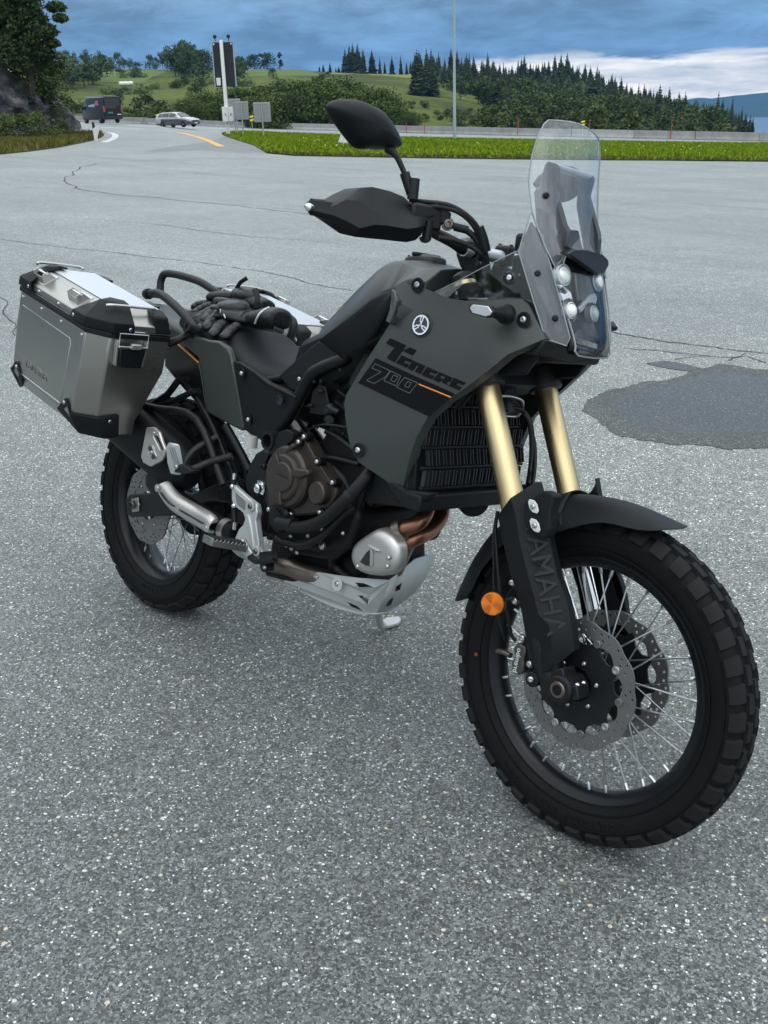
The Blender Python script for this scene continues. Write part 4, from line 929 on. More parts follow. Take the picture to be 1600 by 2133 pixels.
def van():
    u, v, z = (-27.84,113,1.11)
    # heading away and to the left: local +x is forward
    ang = math.atan2((FWD*.80-RGT*.60).y, (FWD*.80-RGT*.60).x)
    t = thing('delivery_van', 'black delivery van driving away with red tail lamps and a red side graphic', 'van', VW(u, v, z+.02), (0, 0, ang))
    Lg = 2.95
    sec = lambda x, zb, w, zt, wt, zm: [(x, s*wy, zz) for s, wy, zz in ((-1, w*.92, zb), (-1, w, zb+.25), (-1, w, zm), (-1, wt, zt-.10), (-1, wt*.88, zt), (1, wt*.88, zt), (1, wt, zt-.10), (1, w, zm), (1, w, zb+.25), (1, w*.92, zb))]
    S = [sec(-Lg, .36, .96, 2.42, .90, 1.3), sec(-Lg+.08, .34, 1.0, 2.50, .93, 1.3), sec(.9, .34, 1.02, 2.54, .95, 1.3), sec(1.7, .34, 1.02, 2.45, .88, 1.3), sec(2.15, .34, 1.0, 1.95, .84, 1.25), sec(2.55, .36, .98, 1.30, .86, 1.05), sec(2.95, .40, .90, 1.02, .80, .85), sec(3.0, .45, .84, .92, .74, .8)]
    loft('body', S, M_VAN, t, bevel=.03, seg=2, smooth=35)
    MB().prism([(-Lg-.012, y, zz) for y, zz in ((-.80,1.38),(.80,1.38),(.78,2.30),(-.78,2.30))], (.02,0,0)).build('rear_window', M_GLASSD, t, bevel=.006)
    for s in (-1, 1):
        d = MB().prism([(-Lg-.016, s*y, zz) for y, zz in ((.02,.48),(.92,.48),(.92,1.34),(.02,1.34))], (.02,0,0)).build('rear_door', M_VAN, t, bevel=.01)
        MB().prism([(-Lg-.03, s*y, zz) for y, zz in ((.83,1.05),(.985,1.05),(.985,1.62),(.88,1.62))], (.12,0,0)).build('tail_lamp', M_TAIL, t, bevel=.01)
        MB().prism([(x, s*1.022, zz) for x, zz in ((1.10,1.38),(1.98,1.38),(1.75,1.98),(1.10,2.05))], (0,-s*.03,0)).build('side_window', M_GLASSD, t, bevel=.006)
        MB().box((1.95, s*1.16, 1.5), (.16,.24,.34)).build('mirror', M_BLACK, t, bevel=.03)
        for x in (-1.75, 2.0): car_wheel((x, s*.88, .34), .345, .24, t, s)
    MB().prism([(x, 1.027, zz) for x, zz in ((-1.9,1.72),(-1.0,1.66),(-1.0,2.02),(-1.5,2.16),(-1.9,2.1))], (0,-.02,0)).build('red_graphic', M_REDART, t)
    MB().prism([(x, 1.030, zz) for x, zz in ((-.9,1.55),(.8,1.62),(.8,1.74),(-.9,1.86))], (0,-.02,0)).build('grey_graphic', M_SIGNBACK, t)
    MB().box((-Lg-.05, 0, .50), (.10,1.86,.22)).build('rear_bumper', M_BLACK, t, bevel=.03)
    MB().box((-Lg-.022, .30, .98), (.012,.52,.13)).build('number_plate', M_PLATEG, t)
    MB().box((-Lg-.022, -.62, .80), (.012,.42,.07)).build('badge', M_PLATE, t)
    MB().box((-.2, 0, 2.575), (4.6,1.5,.02)).build('roof_panel', M_SILVER, t, bevel=.005)
van()
def estate():
    u, v, z = (-20.77,117,.46)
    d = (RGT*.86-FWD*.51); ang = math.atan2(d.y, d.x)
    t = thing('estate_car', 'silver-grey estate car coming along the road past the barrier', 'car', VW(u, v, z+.02), (0, 0, ang))
    def sec(x, zb, w, zw, zt, wt): return [(x, s*wy, zz) for s, wy, zz in ((-1, w*.9, zb), (-1, w, zb+.18), (-1, w*1.0, zw-.15), (-1, w*.96, zw), (-1, wt, zt-.06), (-1, wt*.82, zt), (1, wt*.82, zt), (1, wt, zt-.06), (1, w*.96, zw), (1, w*1.0, zw-.15), (1, w, zb+.18), (1, w*.9, zb))]
    S = [sec(-2.42,.38,.78,.85,1.02,.70), sec(-2.36,.30,.86,.98,1.20,.70), sec(-2.15,.24,.90,1.0,1.40,.66), sec(-1.6,.22,.91,1.0,1.50,.66), sec(-.2,.20,.91,.98,1.52,.66), sec(.45,.20,.91,.97,1.42,.64), sec(1.15,.20,.91,.95,1.02,.72), sec(1.7,.22,.90,.90,.96,.70), sec(2.2,.26,.84,.80,.84,.66), sec(2.42,.34,.72,.66,.70,.56)]
    V, F = loft_geo(S); 
    mi = []
    for f in F:
        zc = sum(V[i].z for i in f)/len(f); xc = sum(V[i].x for i in f)/len(f); yc = sum(abs(V[i].y) for i in f)/len(f)
        mi.append(1 if (zc < .62) else 0)
    mk('body', V, F, [M_SILVER, M_DKLOW], t, mi=mi, bevel=.025, seg=2, smooth=40)
    for s in (-1, 1):
        for nm, pts in (('rear_quarter_window', ((-2.02,1.05),(-1.55,1.05),(-1.5,1.40),(-1.85,1.38))), ('rear_door_window', ((-1.46,1.05),(-.55,1.04),(-.55,1.44),(-1.42,1.42))), ('front_door_window', ((-.47,1.04),(.62,1.02),(.30,1.38),(-.47,1.44)))):
            q = [(x, s*(.905-(zz-1.0)*.50), zz) for x, zz in pts]; MB().prism(q, (0,-s*.03,0)).build(nm, M_GLASSD, t)
        for x in (-1.40, 1.42): car_wheel((x, s*.80, .32), .325, .22, t, s)
        MB().prism([(2.05, s*.84, .72),(2.36, s*.66, .70),(2.37, s*.52, .60),(2.30, s*.56, .52),(2.02, s*.86, .58)], (.02,s*.02,.01)).build('headlight', M_LAMPW, t, bevel=.01)
        MB().box((.62, s*.98, 1.06), (.13,.20,.14)).build('mirror', M_SILVER, t, bevel=.03)
        MB().bar((-1.9, s*.58, 1.53), (.1, s*.58, 1.55), .03, .03).build('roof_rail', M_ALLOY, t)
    MB().prism([(.50, -.60, 1.405),(.50, .60, 1.405),(1.17, .70, 1.035),(1.17, -.70, 1.035)], (.012,0,.02)).build('windscreen', M_GLASSD, t)
    MB().box((2.44, 0, .56), (.05,.70,.12)).build('grille', M_BLACK, t, bevel=.02)
    MB().box((2.43, 0, .30), (.08,1.2,.10)).build('lower_grille', M_BLACK, t, bevel=.02)
    MB().box((2.47, 0, .42), (.02,.52,.11)).build('number_plate', M_PLATE, t)
estate()

# ------------------------------------------------------------------ motorcycle: materials
LEAN = 0.22390
M_PAINT = mat('matte_green_grey_paint', (.043,.049,.046), .36, bump=.06, bscale=900, rvar=.05, spec=.4)
M_PLASTIC = mat('grained_black_plastic', (.0070,.0085,.0102), .52, spec=.26, bump=.25, bscale=1400, rvar=.06)
M_PLASTIC_S = mat('smooth_black_plastic', (.007,.008,.0095), .36, spec=.35, rvar=.06)
M_GLOSSBLK = mat('gloss_black', (.006,.007,.008), .12, coat=.5)
M_DECAL = mat('black_decal', (.0025,.003,.0035), .45, spec=.15)
M_ORANGE = mat('orange_stripe', (.85,.30,.06), .4)
M_LINE = mat('grey_outline_print', (.10,.105,.11), .45)
M_RUBBER = mat('tyre_rubber', (.0048,.0053,.0060), .66, spec=.20, bump=.35, bscale=700, var=.25, vscale=14, rvar=.1)
M_TREAD = mat('dusty_tread_rubber', (.0115,.0120,.0128), .8, spec=.28, bump=.5, bscale=500, var=.35, vscale=25)
M_RUBBERD = mat('hose_rubber', (.006,.0065,.0075), .48, spec=.35)
M_RIM = mat('black_rim', (.006,.007,.009), .30, spec=.3, rvar=.06)
M_SPOKE = mat('spoke_steel', (.62,.64,.65), .28, metal=1.0)
M_CHROME = mat('chrome', (.80,.81,.82), .10, metal=1.0)
M_STEEL = mat('bolt_steel', (.55,.56,.57), .3, metal=1.0)
M_DISC = mat('brake_disc_steel', (.24,.235,.23), .42, metal=.85, bump=.15, bscale=300, rvar=.08)
M_GOLD = mat('gold_anodised', (.64,.51,.285), .36, metal=1.0, bump=.06, bscale=500, rvar=.05)
M_CAST = mat('black_cast_metal', (.008,.009,.0105), .45, spec=.35, bump=.3, bscale=500, rvar=.08)
M_ENGB = mat('black_engine_paint', (.005,.0055,.0065), .45, spec=.28, bump=.25, bscale=350)
M_BRONZE = mat('bronze_engine_cover', (.062,.052,.046), .46, metal=.55, bump=.15, bscale=500, rvar=.05)
M_ALU = mat('cast_aluminium', (.56,.59,.585), .42, metal=.5, bump=.12, bscale=400, rvar=.06)
M_BRUSH = mat('brushed_aluminium', (.40,.395,.37), .30, metal=.95, bump=.10, bscale=70, aniso=(9,9,.5), rvar=.04)
M_BRUSHT = mat('brushed_steel_shield', (.58,.565,.54), .36, metal=.8, bump=.2, bscale=120, aniso=(8,1,1), rvar=.05)
M_LID = mat('satin_aluminium_lid', (.62,.66,.70), .42, metal=.55, bump=.1, bscale=300)
M_SKID = mat('skid_plate_aluminium', (.60,.63,.62), .48, metal=.35, bump=.15, bscale=300, var=.06, vscale=12)
M_COPPER = mat('heat_tinted_pipe', (.30,.14,.09), .33, metal=.9, var=.4, vscale=14)
M_PIPE = mat('exhaust_steel', (.20,.17,.145), .35, metal=.9, var=.3, vscale=18)
M_EXHB = mat('matte_black_exhaust', (.006,.0065,.0075), .55, spec=.28, bump=.1, bscale=500)
M_SEAT = mat('seat_vinyl', (.0085,.010,.012), .6, spec=.28, bump=.35, bscale=700)
M_SEAT2 = mat('seat_vinyl_front', (.004,.0045,.0052), .5, spec=.14, bump=.3, bscale=900)
M_AMBER = mat('amber_reflector', (.75,.20,.012), .25, bump=.6, bscale=300, coat=.5)
M_AMBER2 = mat('amber_reflector_dark', (.50,.11,.008), .25, bump=.6, bscale=300, coat=.5)
M_REDL = mat('red_lens', (.5,.02,.03), .2, coat=.5)
M_LENS = mat('lens_glass', (.90,.92,.93), .16, coat=.9, bump=.2, bscale=120)
M_REFL = mat('reflector_bowl', (.90,.92,.92), .18, metal=.2, coat=.7, bump=.9, bscale=90)
M_BEZEL = mat('headlight_bezel', (.66,.69,.71), .25, metal=.25, coat=.4)
M_HLBACK = mat('headlight_inner', (.07,.082,.095), .28, metal=.35, coat=.4)
M_CLEAR = sheet_glass('clear_screen', (.95,.965,.97), refl=.16, white=.10)
M_CLEAR2 = sheet_glass('clear_headlight_cover', (.95,.97,.98), refl=.06, white=.0)
M_SMOKE = sheet_glass('smoked_edge', (.75,.80,.82), refl=.2)
M_STRUT = mat('screen_bracket_plastic', (.045,.05,.058), .5)
M_CLEARL = mat('indicator_lens', (.65,.66,.70), .12, metal=.3, coat=.7, bump=.4, bscale=220)
M_REDDOT = mat('red_paint_dot', (.45,.03,.02), .6)
M_RAWBAR = mat('bare_aluminium_bar', (.72,.75,.78), .3, metal=.6)

BIKE = thing('motorcycle', 'black and grey-green adventure motorcycle leaning on its side stand on the asphalt lot', 'motorcycle', (0, 0, 0), (-LEAN, 0, 0), None, (0, 0, 0))
FA = Vector((1.595, 0, .347)); RA = Vector((0, 0, .334))
RAKE = R(27); SAX = Vector((-math.sin(RAKE), 0, math.cos(RAKE))); SN = Vector((math.cos(RAKE), 0, math.sin(RAKE)))
def both(fn):
    """Build a part on the right side and its mirror image on the left."""
    fn(lambda P: [Vector(p) for p in P]); fn(mir)
_bolt_me = {}
def bolt(pos, nrm, r=.005, parent=BIKE, m=None, h=.45, name='bolt'):
    """Button-head bolt with a socket in its head; all alike bolts share one mesh."""
    m = m or M_STEEL; key = (m.name,)
    if key not in _bolt_me:
        V, F = lathe_geo([(-.3, 1.0), (.0, 1.0), (.35, .92), (.62, .66), (.66, .48), (.25, .44), (.2, .0)], (0,0,0), (0,0,1), 14)
        me = bpy.data.meshes.new('bolt'); me.from_pydata([tuple(v) for v in V], [], F); me.materials.append(m)
        bm = bmesh.new(); bm.from_mesh(me); bmesh.ops.recalc_face_normals(bm, faces=bm.faces); bm.to_mesh(me); bm.free()
        me.polygons.foreach_set('use_smooth', [True]*len(me.polygons)); me.set_sharp_from_angle(angle=R(40)); _bolt_me[key] = me
    o = bpy.data.objects.new(name, _bolt_me[key]); COL.objects.link(o); o.parent = parent
    o.location = Vector(pos)-_org(parent); o.rotation_mode = 'QUATERNION'; o.rotation_quaternion = Vector(nrm).to_track_quat('Z', 'Y'); o.scale = (r, r, r)
    return o

# ------------------------------------------------------------------ wheels
def tyre(name, C, Ro, hw, rb, bw, prof_n=11):
    """Carcass as a ring; treads are put on it as blocks."""
    crown = Ro-.0065; pr = [(-bw*.75, rb-.004), (-bw, rb+.002), (-hw*.92, rb+(crown-rb)*.32), (-hw, rb+(crown-rb)*.55), (-hw*.93, rb+(crown-rb)*.76), (-hw*.78, rb+(crown-rb)*.915), (-hw*.42, rb+(crown-rb)*.985), (0, crown)]
    pr = pr+[(-a, b) for a, b in reversed(pr[:-1])]
    V, F = lathe_geo(pr, C, (0,1,0), 96, close=True)
    t = mk(name, V, F, M_RUBBER, BIKE, smooth=60)
    # raised rings on the sidewall
    for s in (-1, 1):
        for f in (.18, .62):
            r = rb+(crown-rb)*f; y = s*hw*(1.0 if f > .5 else .87)
            mk('sidewall_ring', *lathe_geo([(y-.0012, r-.0015), (y-.0012, r+.0015), (y+.0012, r+.0015), (y+.0012, r-.0015)], C, (0,1,0), 96, close=True), M_RUBBER, t, smooth=30)
    return t, pr
def crown_at(pr, y):
    ys = [p[0] for p in pr[3:-3]]; return float(np.interp(y, ys, [p[1] for p in pr[3:-3]]))
def treads(t, C, pr, rows, n, hgt):
    """rows: (y0, y1, start, length, skew) with angles in fractions of the pitch"""
    for ri, (y0, y1, a0, al, skew) in enumerate(rows):
        V = []; F = []; nu, nv = 4, 3; pitch = 2*math.pi/n
        for top in (0, 1):
            for i in range(nu):
                y = y0+(y1-y0)*i/(nu-1)
                if top: y = (y0+y1)/2+(y-(y0+y1)/2)*.90
                for j in range(nv):
                    fj = j/(nv-1)
                    if top: fj = .5+(fj-.5)*.86
                    a = (a0+al*fj+skew*(i/(nu-1)-.5))*pitch
                    # radial push-out along the carcass normal
                    r = crown_at(pr, y); e = .002; dr = (crown_at(pr, y+e)-crown_at(pr, y-e))/(2*e); nl = math.sqrt(1+dr*dr)
                    off = hgt if top else -.003
                    rr = r+off/nl; yy = y-dr*off/nl
                    V.append(Vector((rr*math.cos(a), yy, rr*math.sin(a))))
        nn = nu*nv; ix = lambda t_, i, j: t_*nn+i*nv+j
        for i in range(nu-1):
            for j in range(nv-1): F.append((ix(1,i,j), ix(1,i+1,j), ix(1,i+1,j+1), ix(1,i,j+1)))
        for i in range(nu-1):
            F.append((ix(0,i,0), ix(0,i+1,0), ix(1,i+1,0), ix(1,i,0))); F.append((ix(1,i,nv-1), ix(1,i+1,nv-1), ix(0,i+1,nv-1), ix(0,i,nv-1)))
        for j in range(nv-1):
            F.append((ix(1,0,j), ix(1,0,j+1), ix(0,0,j+1), ix(0,0,j))); F.append((ix(0,nu-1,j), ix(0,nu-1,j+1), ix(1,nu-1,j+1), ix(1,nu-1,j)))
        me = bpy.data.meshes.new('tread_block'); me.from_pydata(V, [], F); me.materials.append(M_TREAD)
        bm = bmesh.new(); bm.from_mesh(me); bmesh.ops.recalc_face_normals(bm, faces=bm.faces); bm.to_mesh(me); bm.free()
        me.polygons.foreach_set('use_smooth', [True]*len(me.polygons)); me.set_sharp_from_angle(angle=R(35))
        for k in range(n):
            o = bpy.data.objects.new('tread_block', me); COL.objects.link(o); o.parent = t; o.location = C; o.rotation_euler = (0, -k*pitch, 0)
ft, fpr = tyre('front_tyre', FA, .349, .0465, .266, .034)
treads(ft, FA, fpr, [(-.0195,-.0025,.05,.76,.0), (.0025,.0195,.52,.76,0), (-.0445,-.0245,.48,.72,.08), (.0245,.0445,.05,.72,-.08)], 40, .0085)
rt, rpr = tyre('rear_tyre', RA, .336, .0745, .236, .058)
treads(rt, RA, rpr, [(-.034,-.002,.05,.84,.22), (.002,.034,.5,.84,-.22), (-.066,-.038,.45,.80,.18), (.038,.066,.0,.80,-.18)], 30, .008)
# red paint dot on the front sidewall
V, F = lathe_geo([(0,.0042),(.0008,.0042)], (1.3136,-.0475,.3075), (0,-1,0), 12); mk('paint_dot', V, F, M_REDDOT, ft)
# moulded lettering round the sidewalls
def text_mesh(body, size, name='lettering', ext=.0006, bold=0.0):
    cu = bpy.data.curves.new(name, 'FONT'); cu.body = body; cu.size = size; cu.extrude = ext; cu.align_x = 'CENTER'; cu.align_y = 'CENTER'; cu.resolution_u = 3; cu.offset = bold
    o = bpy.data.objects.new(name, cu); COL.objects.link(o); dg = bpy.context.evaluated_depsgraph_get(); me = bpy.data.meshes.new_from_object(o.evaluated_get(dg)); bpy.data.objects.remove(o); bpy.data.curves.remove(cu)
    me.materials.clear(); return me
def text_on(body, size, pos, xdir, ydir, m, parent, ext=.0006, name='lettering', bold=0.0):
    me = text_mesh(body, size, name, ext, bold); me.materials.append(m); o = bpy.data.objects.new(name, me); COL.objects.link(o); o.parent = parent
    x = Vector(xdir).normalized(); z = x.cross(Vector(ydir)).normalized(); y = z.cross(x)
    M4 = Matrix((x, y, z)).transposed().to_4x4(); M4.translation = Vector(pos)-_org(parent); o.matrix_local = M4; return o
def arc_text(body, C, r, a_start, step, size, y, m, parent):
    """Letters one after another round a wheel, on the -y face, tops outward."""
    for i, ch in enumerate(body):
        if ch == ' ': continue
        a = a_start-i*step; rad = Vector((math.cos(a), 0, math.sin(a))); tan = Vector((math.sin(a), 0, -math.cos(a)))
        text_on(ch, size, C+rad*r+Vector((0, y, 0)), tan, rad, m, parent, .0007, 'sidewall_letter')
M_SIDELET = mat('moulded_rubber_letter', (.0085,.009,.0098), .6, spec=.25)
arc_text('SCORPION RALLY STR', FA, .2985, R(-60), R(-3.6)*-1, .022, -.0468, M_SIDELET, ft)
arc_text('PIRELLI', FA, .2985, R(160), R(4.6), .024, -.0468, M_SIDELET, ft)
arc_text('PIRELLI', RA, .268, R(215), R(-5.5)*-1, .026, -.0705, M_SIDELET, rt)
arc_text('SCORPION', RA, .268, R(-55), R(5.5), .026, -.0705, M_SIDELET, rt)

def rim(name, C, rf, w, spread, n, hub_r, hub_y, hubprof):
    pr = [(-w, rf+.010), (-w+.003, rf+.010), (-w+.006, rf), (-w*.45, rf-.012), (w*.45, rf-.012), (w-.006, rf), (w-.003, rf+.010), (w, rf+.010), (w+.001, rf-.001), (w-.005, rf-.009), (w*.5, rf-.021), (w*.12, rf-.0245), (-w*.12, rf-.0245), (-w*.5, rf-.021), (-w+.005, rf-.009), (-w-.001, rf-.001)]
    rm = mk(name, *lathe_geo(pr, C, (0,1,0), 96, close=True), M_RIM, BIKE, smooth=35)
    # laced spokes with nipples at the rim
    k = 0
    for side in (-1, 1):
        for lean in (-1, 1):
            me_mb = MB(); a1 = 0; a0 = lean*R(32); rr = rf-.022
            hub = Vector((hub_r*math.cos(a0), side*hub_y*(1.0 if lean > 0 else .86), hub_r*math.sin(a0))); rimp = Vector((rr, side*w*.30, 0)); d = (rimp-hub).normalized()
            me_mb.tube([hub, rimp], .00185, 7); me_mb.tube([rimp-d*.017, rimp-d*.015, rimp+d*.004], [.0026,.0037,.0037], 8); me_mb.cyl(hub-Vector((0, side*.0035, 0)), hub+Vector((0, side*.0035, 0)), .0042, 8)
            me = bpy.data.meshes.new('spoke'); me.from_pydata([tuple(v) for v in me_mb.V], [], me_mb.F); me.materials.append(M_SPOKE); me.polygons.foreach_set('use_smooth', [True]*len(me.polygons)); me.set_sharp_from_angle(angle=R(50))
            for j in range(n):
                o = bpy.data.objects.new('spoke', me); COL.objects.link(o); o.parent = rm; o.location = C; o.rotation_euler = (0, -(2*math.pi*(j+(k*.25))/n), 0)
            k += 1
    V, F = lathe_geo(hubprof, C, (0,1,0), 36); hb = mk(name.replace('rim', 'hub'), V, F, M_CAST, BIKE, smooth=40)
    return rm, hb
frm, fhub = rim('front_rim', FA, .2615, .029, 0, 9, .046, .036, [(-.052,.026),(-.046,.030),(-.045,.052),(-.038,.056),(-.034,.052),(-.028,.032),(0,.027),(.028,.032),(.034,.052),(.038,.056),(.045,.052),(.046,.030),(.052,.026)])
rrm, rhub = rim('rear_rim', RA, .2345, .053, 0, 9, .058, .045, [(-.075,.03),(-.066,.045),(-.05,.062),(-.043,.066),(-.038,.060),(-.03,.042),(0,.036),(.03,.042),(.038,.060),(.043,.066),(.05,.062),(.075,.05)])
def disc(name, C, Ro, Ri, y, th, nlobe, carrier, parent=BIKE, holes=True):
    n = nlobe*10; out = []
    for i in range(n):
        a = 2*math.pi*i/n; w = .5+.5*math.cos(nlobe*a); out.append(C+Vector(((Ro-.0045*(1-w)**1.5)*math.cos(a), y, (Ro-.0045*(1-w)**1.5)*math.sin(a))))
    inn = []
    for i in range(n):
        a = 2*math.pi*i/n; w = .5+.5*math.cos(10*a); r = Ri+.010*(1-w)-.002; inn.append(C+Vector((r*math.cos(a), y, r*math.sin(a))))
    hs = [inn]
    if holes:
        for k in range(nlobe):
            for dr, da in ((.86, 0), (.955, .22), (.905, .44), (.815, .30), (.93, .72)):
                a = 2*math.pi*(k+da)/nlobe; r = Ri+.012+(Ro-Ri-.018)*((dr-.80)/.16)*.92; c = C+Vector((r*math.cos(a), y, r*math.sin(a)))
                hs.append([c+Vector((.0033*math.cos(b), 0, .0033*math.sin(b))) for b in np.linspace(0, 2*math.pi, 8, endpoint=False)])
    return slab(name, out, (0, th, 0), M_DISC, parent, holes=hs, bevel=0, smooth=30)
def front_disc(s):
    y = s*.0655-.002
    d = disc('brake_disc', FA, .139, .101, y, .0042, 12, True)
    # floating carrier: black star with bobbins
    n = 100; out = []
    for i in range(n):
        a = 2*math.pi*i/n; w = .5+.5*math.cos(10*a); r = .088+.020*w**3; out.append(FA+Vector((r*math.cos(a), y-.0003, r*math.sin(a))))
    inn = [FA+Vector((.060*math.cos(a), y-.0003, .060*math.sin(a))) for a in np.linspace(0, 2*math.pi, 40, endpoint=False)]
    c = slab('disc_carrier', out, (0, .0048, 0), M_CAST, d, holes=[inn], bevel=.0008, smooth=30)
    for k in range(10):
        a = 2*math.pi*k/10; p = FA+Vector((.1035*math.cos(a), y+.002+s*.003, .1035*math.sin(a)))
        V, F = lathe_geo([(-.001,.0085),(.0025,.0085),(.0032,.0075),(.0032,.0045),(.001,.004),(.001,0)], p, (0, s, 0), 16); mk('bobbin', V, F, M_STEEL if k % 2 else M_DISC, d, smooth=30)
    # inner flange joining carrier and hub
    mk('disc_mount', *lathe_geo([(0,.064),(.006,.064),(.006,.036),(0,.036)], FA+Vector((0, y-.001, 0)), (0,1,0), 36, close=True), M_CAST, d, smooth=30)
    for k in range(6):
        a = 2*math.pi*(k+.3)/6; bolt(FA+Vector((.050*math.cos(a), s*.0705, .050*math.sin(a))), (0, s, 0), .0052, d)
front_disc(-1); front_disc(1)
rd = disc('rear_brake_disc', RA, .1215, .076, -.0885, .0045, 10, True)
mk('disc_carrier', *lathe_geo([(0,.082),(.005,.082),(.005,.045),(0,.045)], RA+Vector((0,-.087,0)), (0,1,0), 40, close=True), M_DISC, rd, smooth=30)
for k in range(6):
    a = 2*math.pi*k/6+.2; bolt(RA+Vector((.066*math.cos(a), -.088, .066*math.sin(a))), (0,-1,0), .005, rd)
mk('sprocket', *lathe_geo([(0,.105),(.006,.105),(.006,.07),(0,.07)], RA+Vector((0,.082,0)), (0,1,0), 46, close=True), M_ENGB, BIKE, smooth=30)

# ------------------------------------------------------------------ fork
FB = FA-SN*.03
def fk(s, y, n=0.0): return FB+SAX*s+SN*n+Vector((0, y, 0))
def fork(s):
    y = s*.105
    lathe('fork_inner_tube', [(0,.0215),(.37,.0215)], fk(.02, y), SAX, M_CHROME, BIKE, n=28)
    lathe('fork_outer_tube', [(.34,.0255),(.345,.0272),(.40,.0272),(.405,.0262),(.88,.0262),(.885,.024),(.89,.020)], fk(0, y), SAX, M_GOLD, BIKE, n=36)
    t = lathe('fork_foot', [(-.03,.020),(-.015,.027),(.05,.028),(.10,.0255),(.13,.0225)], fk(0, y), SAX, M_CAST, BIKE, n=24)
    # axle clamp with its two pinch bolts
    mb = MB(); V, F = lathe_geo([(-.026,.027),(-.022,.031),(.022,.031),(.026,.027)], FA+Vector((0, y-s*-.004, 0)), (0,1,0), 28); mb.add(V, F)
    mb.box(FA+Vector((-.012, y, .012)), (.046,.044,.05), Matrix.Rotation(-RAKE, 3, 'Y')); mb.box(FA+Vector((.026, y, .002)), (.034,.042,.030), Matrix.Rotation(R(-20), 3, 'Y'))
    c = mb.build('axle_clamp', M_CAST, t, bevel=.004)
    for dy in (-.011, .011): bolt(FA+Vector((.032, y+dy, .020)), (.35,0,1), .0058, t, M_CHROME, name='pinch_bolt')
    if s < 0:
        a = FA+Vector((0, y-.026, 0)); V, F = lathe_geo([(-.006,.0175),(.004,.0175),(.006,.016),(.006,.0112),(-.008,.0108),(-.008,0)], a, (0,-1,0), 6*4); ax = mk('axle_end', V, F, M_PIPE, t, smooth=25)
        hexp = [a+Vector((.0108*math.cos(k*math.pi/3), -.0062, .0108*math.sin(k*math.pi/3))) for k in range(6)]
        slab('hex_socket', hexp, (0, .009, 0), M_ENGB, t, bevel=0)
        lathe('axle_collar', [(0,.024),(.014,.024),(.016,.021),(.030,.021)], FA+Vector((0, y+.028, 0)), (0,1,0), M_CAST, BIKE, n=28)
fork(-1); fork(1)
# triple clamps
def clamp(s0, h, w, nm):
    mb = MB()
    for s in (-1, 1):
        V, F = lathe_geo([(0,.036),(.004,.039),(h-.004,.039),(h,.036)], fk(s0, s*.105), SAX, 24); mb.add(V, F)
    rot = Matrix((SN, (0,1,0), SAX)).transposed()
    mb.box(fk(s0+h/2, 0, -.028), (w, .19, h*.8), rot); mb.box(fk(s0+h/2, -.135, -.012), (.03,.022,h*.9), rot); mb.box(fk(s0+h/2, .135, -.012), (.03,.022,h*.9), rot)
    o = mb.build(nm, M_CAST, BIKE, bevel=.004)
    for s in (-1, 1): bolt(fk(s0+h*.5, s*.142, .004), SN, .006, o)
    return o
clamp(.645, .052, .075, 'lower_triple_clamp'); clamp(.835, .035, .07, 'upper_triple_clamp')
lathe('steering_stem', [(.60,.024),(.86,.024)], fk(0, 0, -.035), SAX, M_CAST, BIKE, n=20)
lathe('head_tube', [(.69,.036),(.835,.036)], fk(0, 0, -.035), SAX, M_ENGB, BIKE, n=24)
for s in (-1, 1):
    mk('fork_cap', *lathe_geo([(.875,.0255),(.895,.0255),(.90,.021),(.905,.012),(.905,0)], fk(0, s*.105), SAX, 24), M_CAST, BIKE)
mb = MB(); mb.box(fk(.79,-.128,-.004), (.03,.012,.07), Matrix((SN, (0,1,0), SAX)).transposed()); o = mb.build('clamp_plate', M_CHROME, BIKE, bevel=.004)
for d in (-.022, .022): bolt(fk(.79+d, -.135, -.004), (0,-1,0), .0062, o, M_CHROME)

# ------------------------------------------------------------------ fork guards
GR = [[(1.3788,-.128,.6653),(1.4137,-.15,.7029),(1.4476,-.118,.7432)], [(1.3713,-.126,.6525),(1.4321,-.151,.6762),(1.461,-.114,.7157)], [(1.3952,-.126,.6009),(1.4549,-.15,.6193),(1.5027,-.115,.6311)], [(1.4265,-.125,.5414),(1.4867,-.15,.5621),(1.5349,-.114,.5659)],
      [(1.459,-.125,.4922),(1.5142,-.15,.515),(1.5624,-.113,.5293)], [(1.4721,-.124,.4657),(1.5301,-.15,.4874),(1.5752,-.112,.5046)], [(1.4896,-.124,.425),(1.5547,-.146,.474),(1.5857,-.111,.4773)], [(1.5029,-.125,.404),(1.5645,-.134,.4273),(1.6038,-.112,.4303)], [(1.522,-.126,.3713),(1.5603,-.136,.3892),(1.5849,-.124,.402)], [(1.5421,-.128,.3425),(1.5469,-.13,.3437),(1.5724,-.128,.3844)]]
def guard(f):
    S = [f(r) for r in GR]; n = 3; V = [p for r in S for p in r]; F = []
    for i in range(len(S)-1):
        for j in range(n-1): F.append((i*n+j, i*n+j+1, (i+1)*n+j+1, (i+1)*n+j))
    # rear return that wraps the fork leg
    k = len(V); s = -1 if S[0][0].y < 0 else 1
    for r in S[:-1]: V.append(r[0]+Vector((-.006, -s*.028, 0)))
    for i in range(len(S)-2): F.append((k+i, i*n, (i+1)*n, k+i+1))
    k2 = len(V)
    for r in S[:-2]: V.append(r[2]+Vector((.002, -s*.018, 0)))
    for i in range(len(S)-3): F.append((i*n+2, k2+i, k2+i+1, (i+1)*n+2))
    o = mk('fork_guard', V, F, M_PLASTIC, BIKE, solid=.0035, bevel=.0022, seg=3, smooth=45)
    return o
gR = guard(lambda P: [Vector(p) for p in P]); gL = guard(mir)
a, b = Vector((1.4886,-.1345,.6223)), Vector((1.5455,-.1335,.5036)); nrm = (Vector(GR[3][1])-Vector(GR[3][2])).cross(SAX)
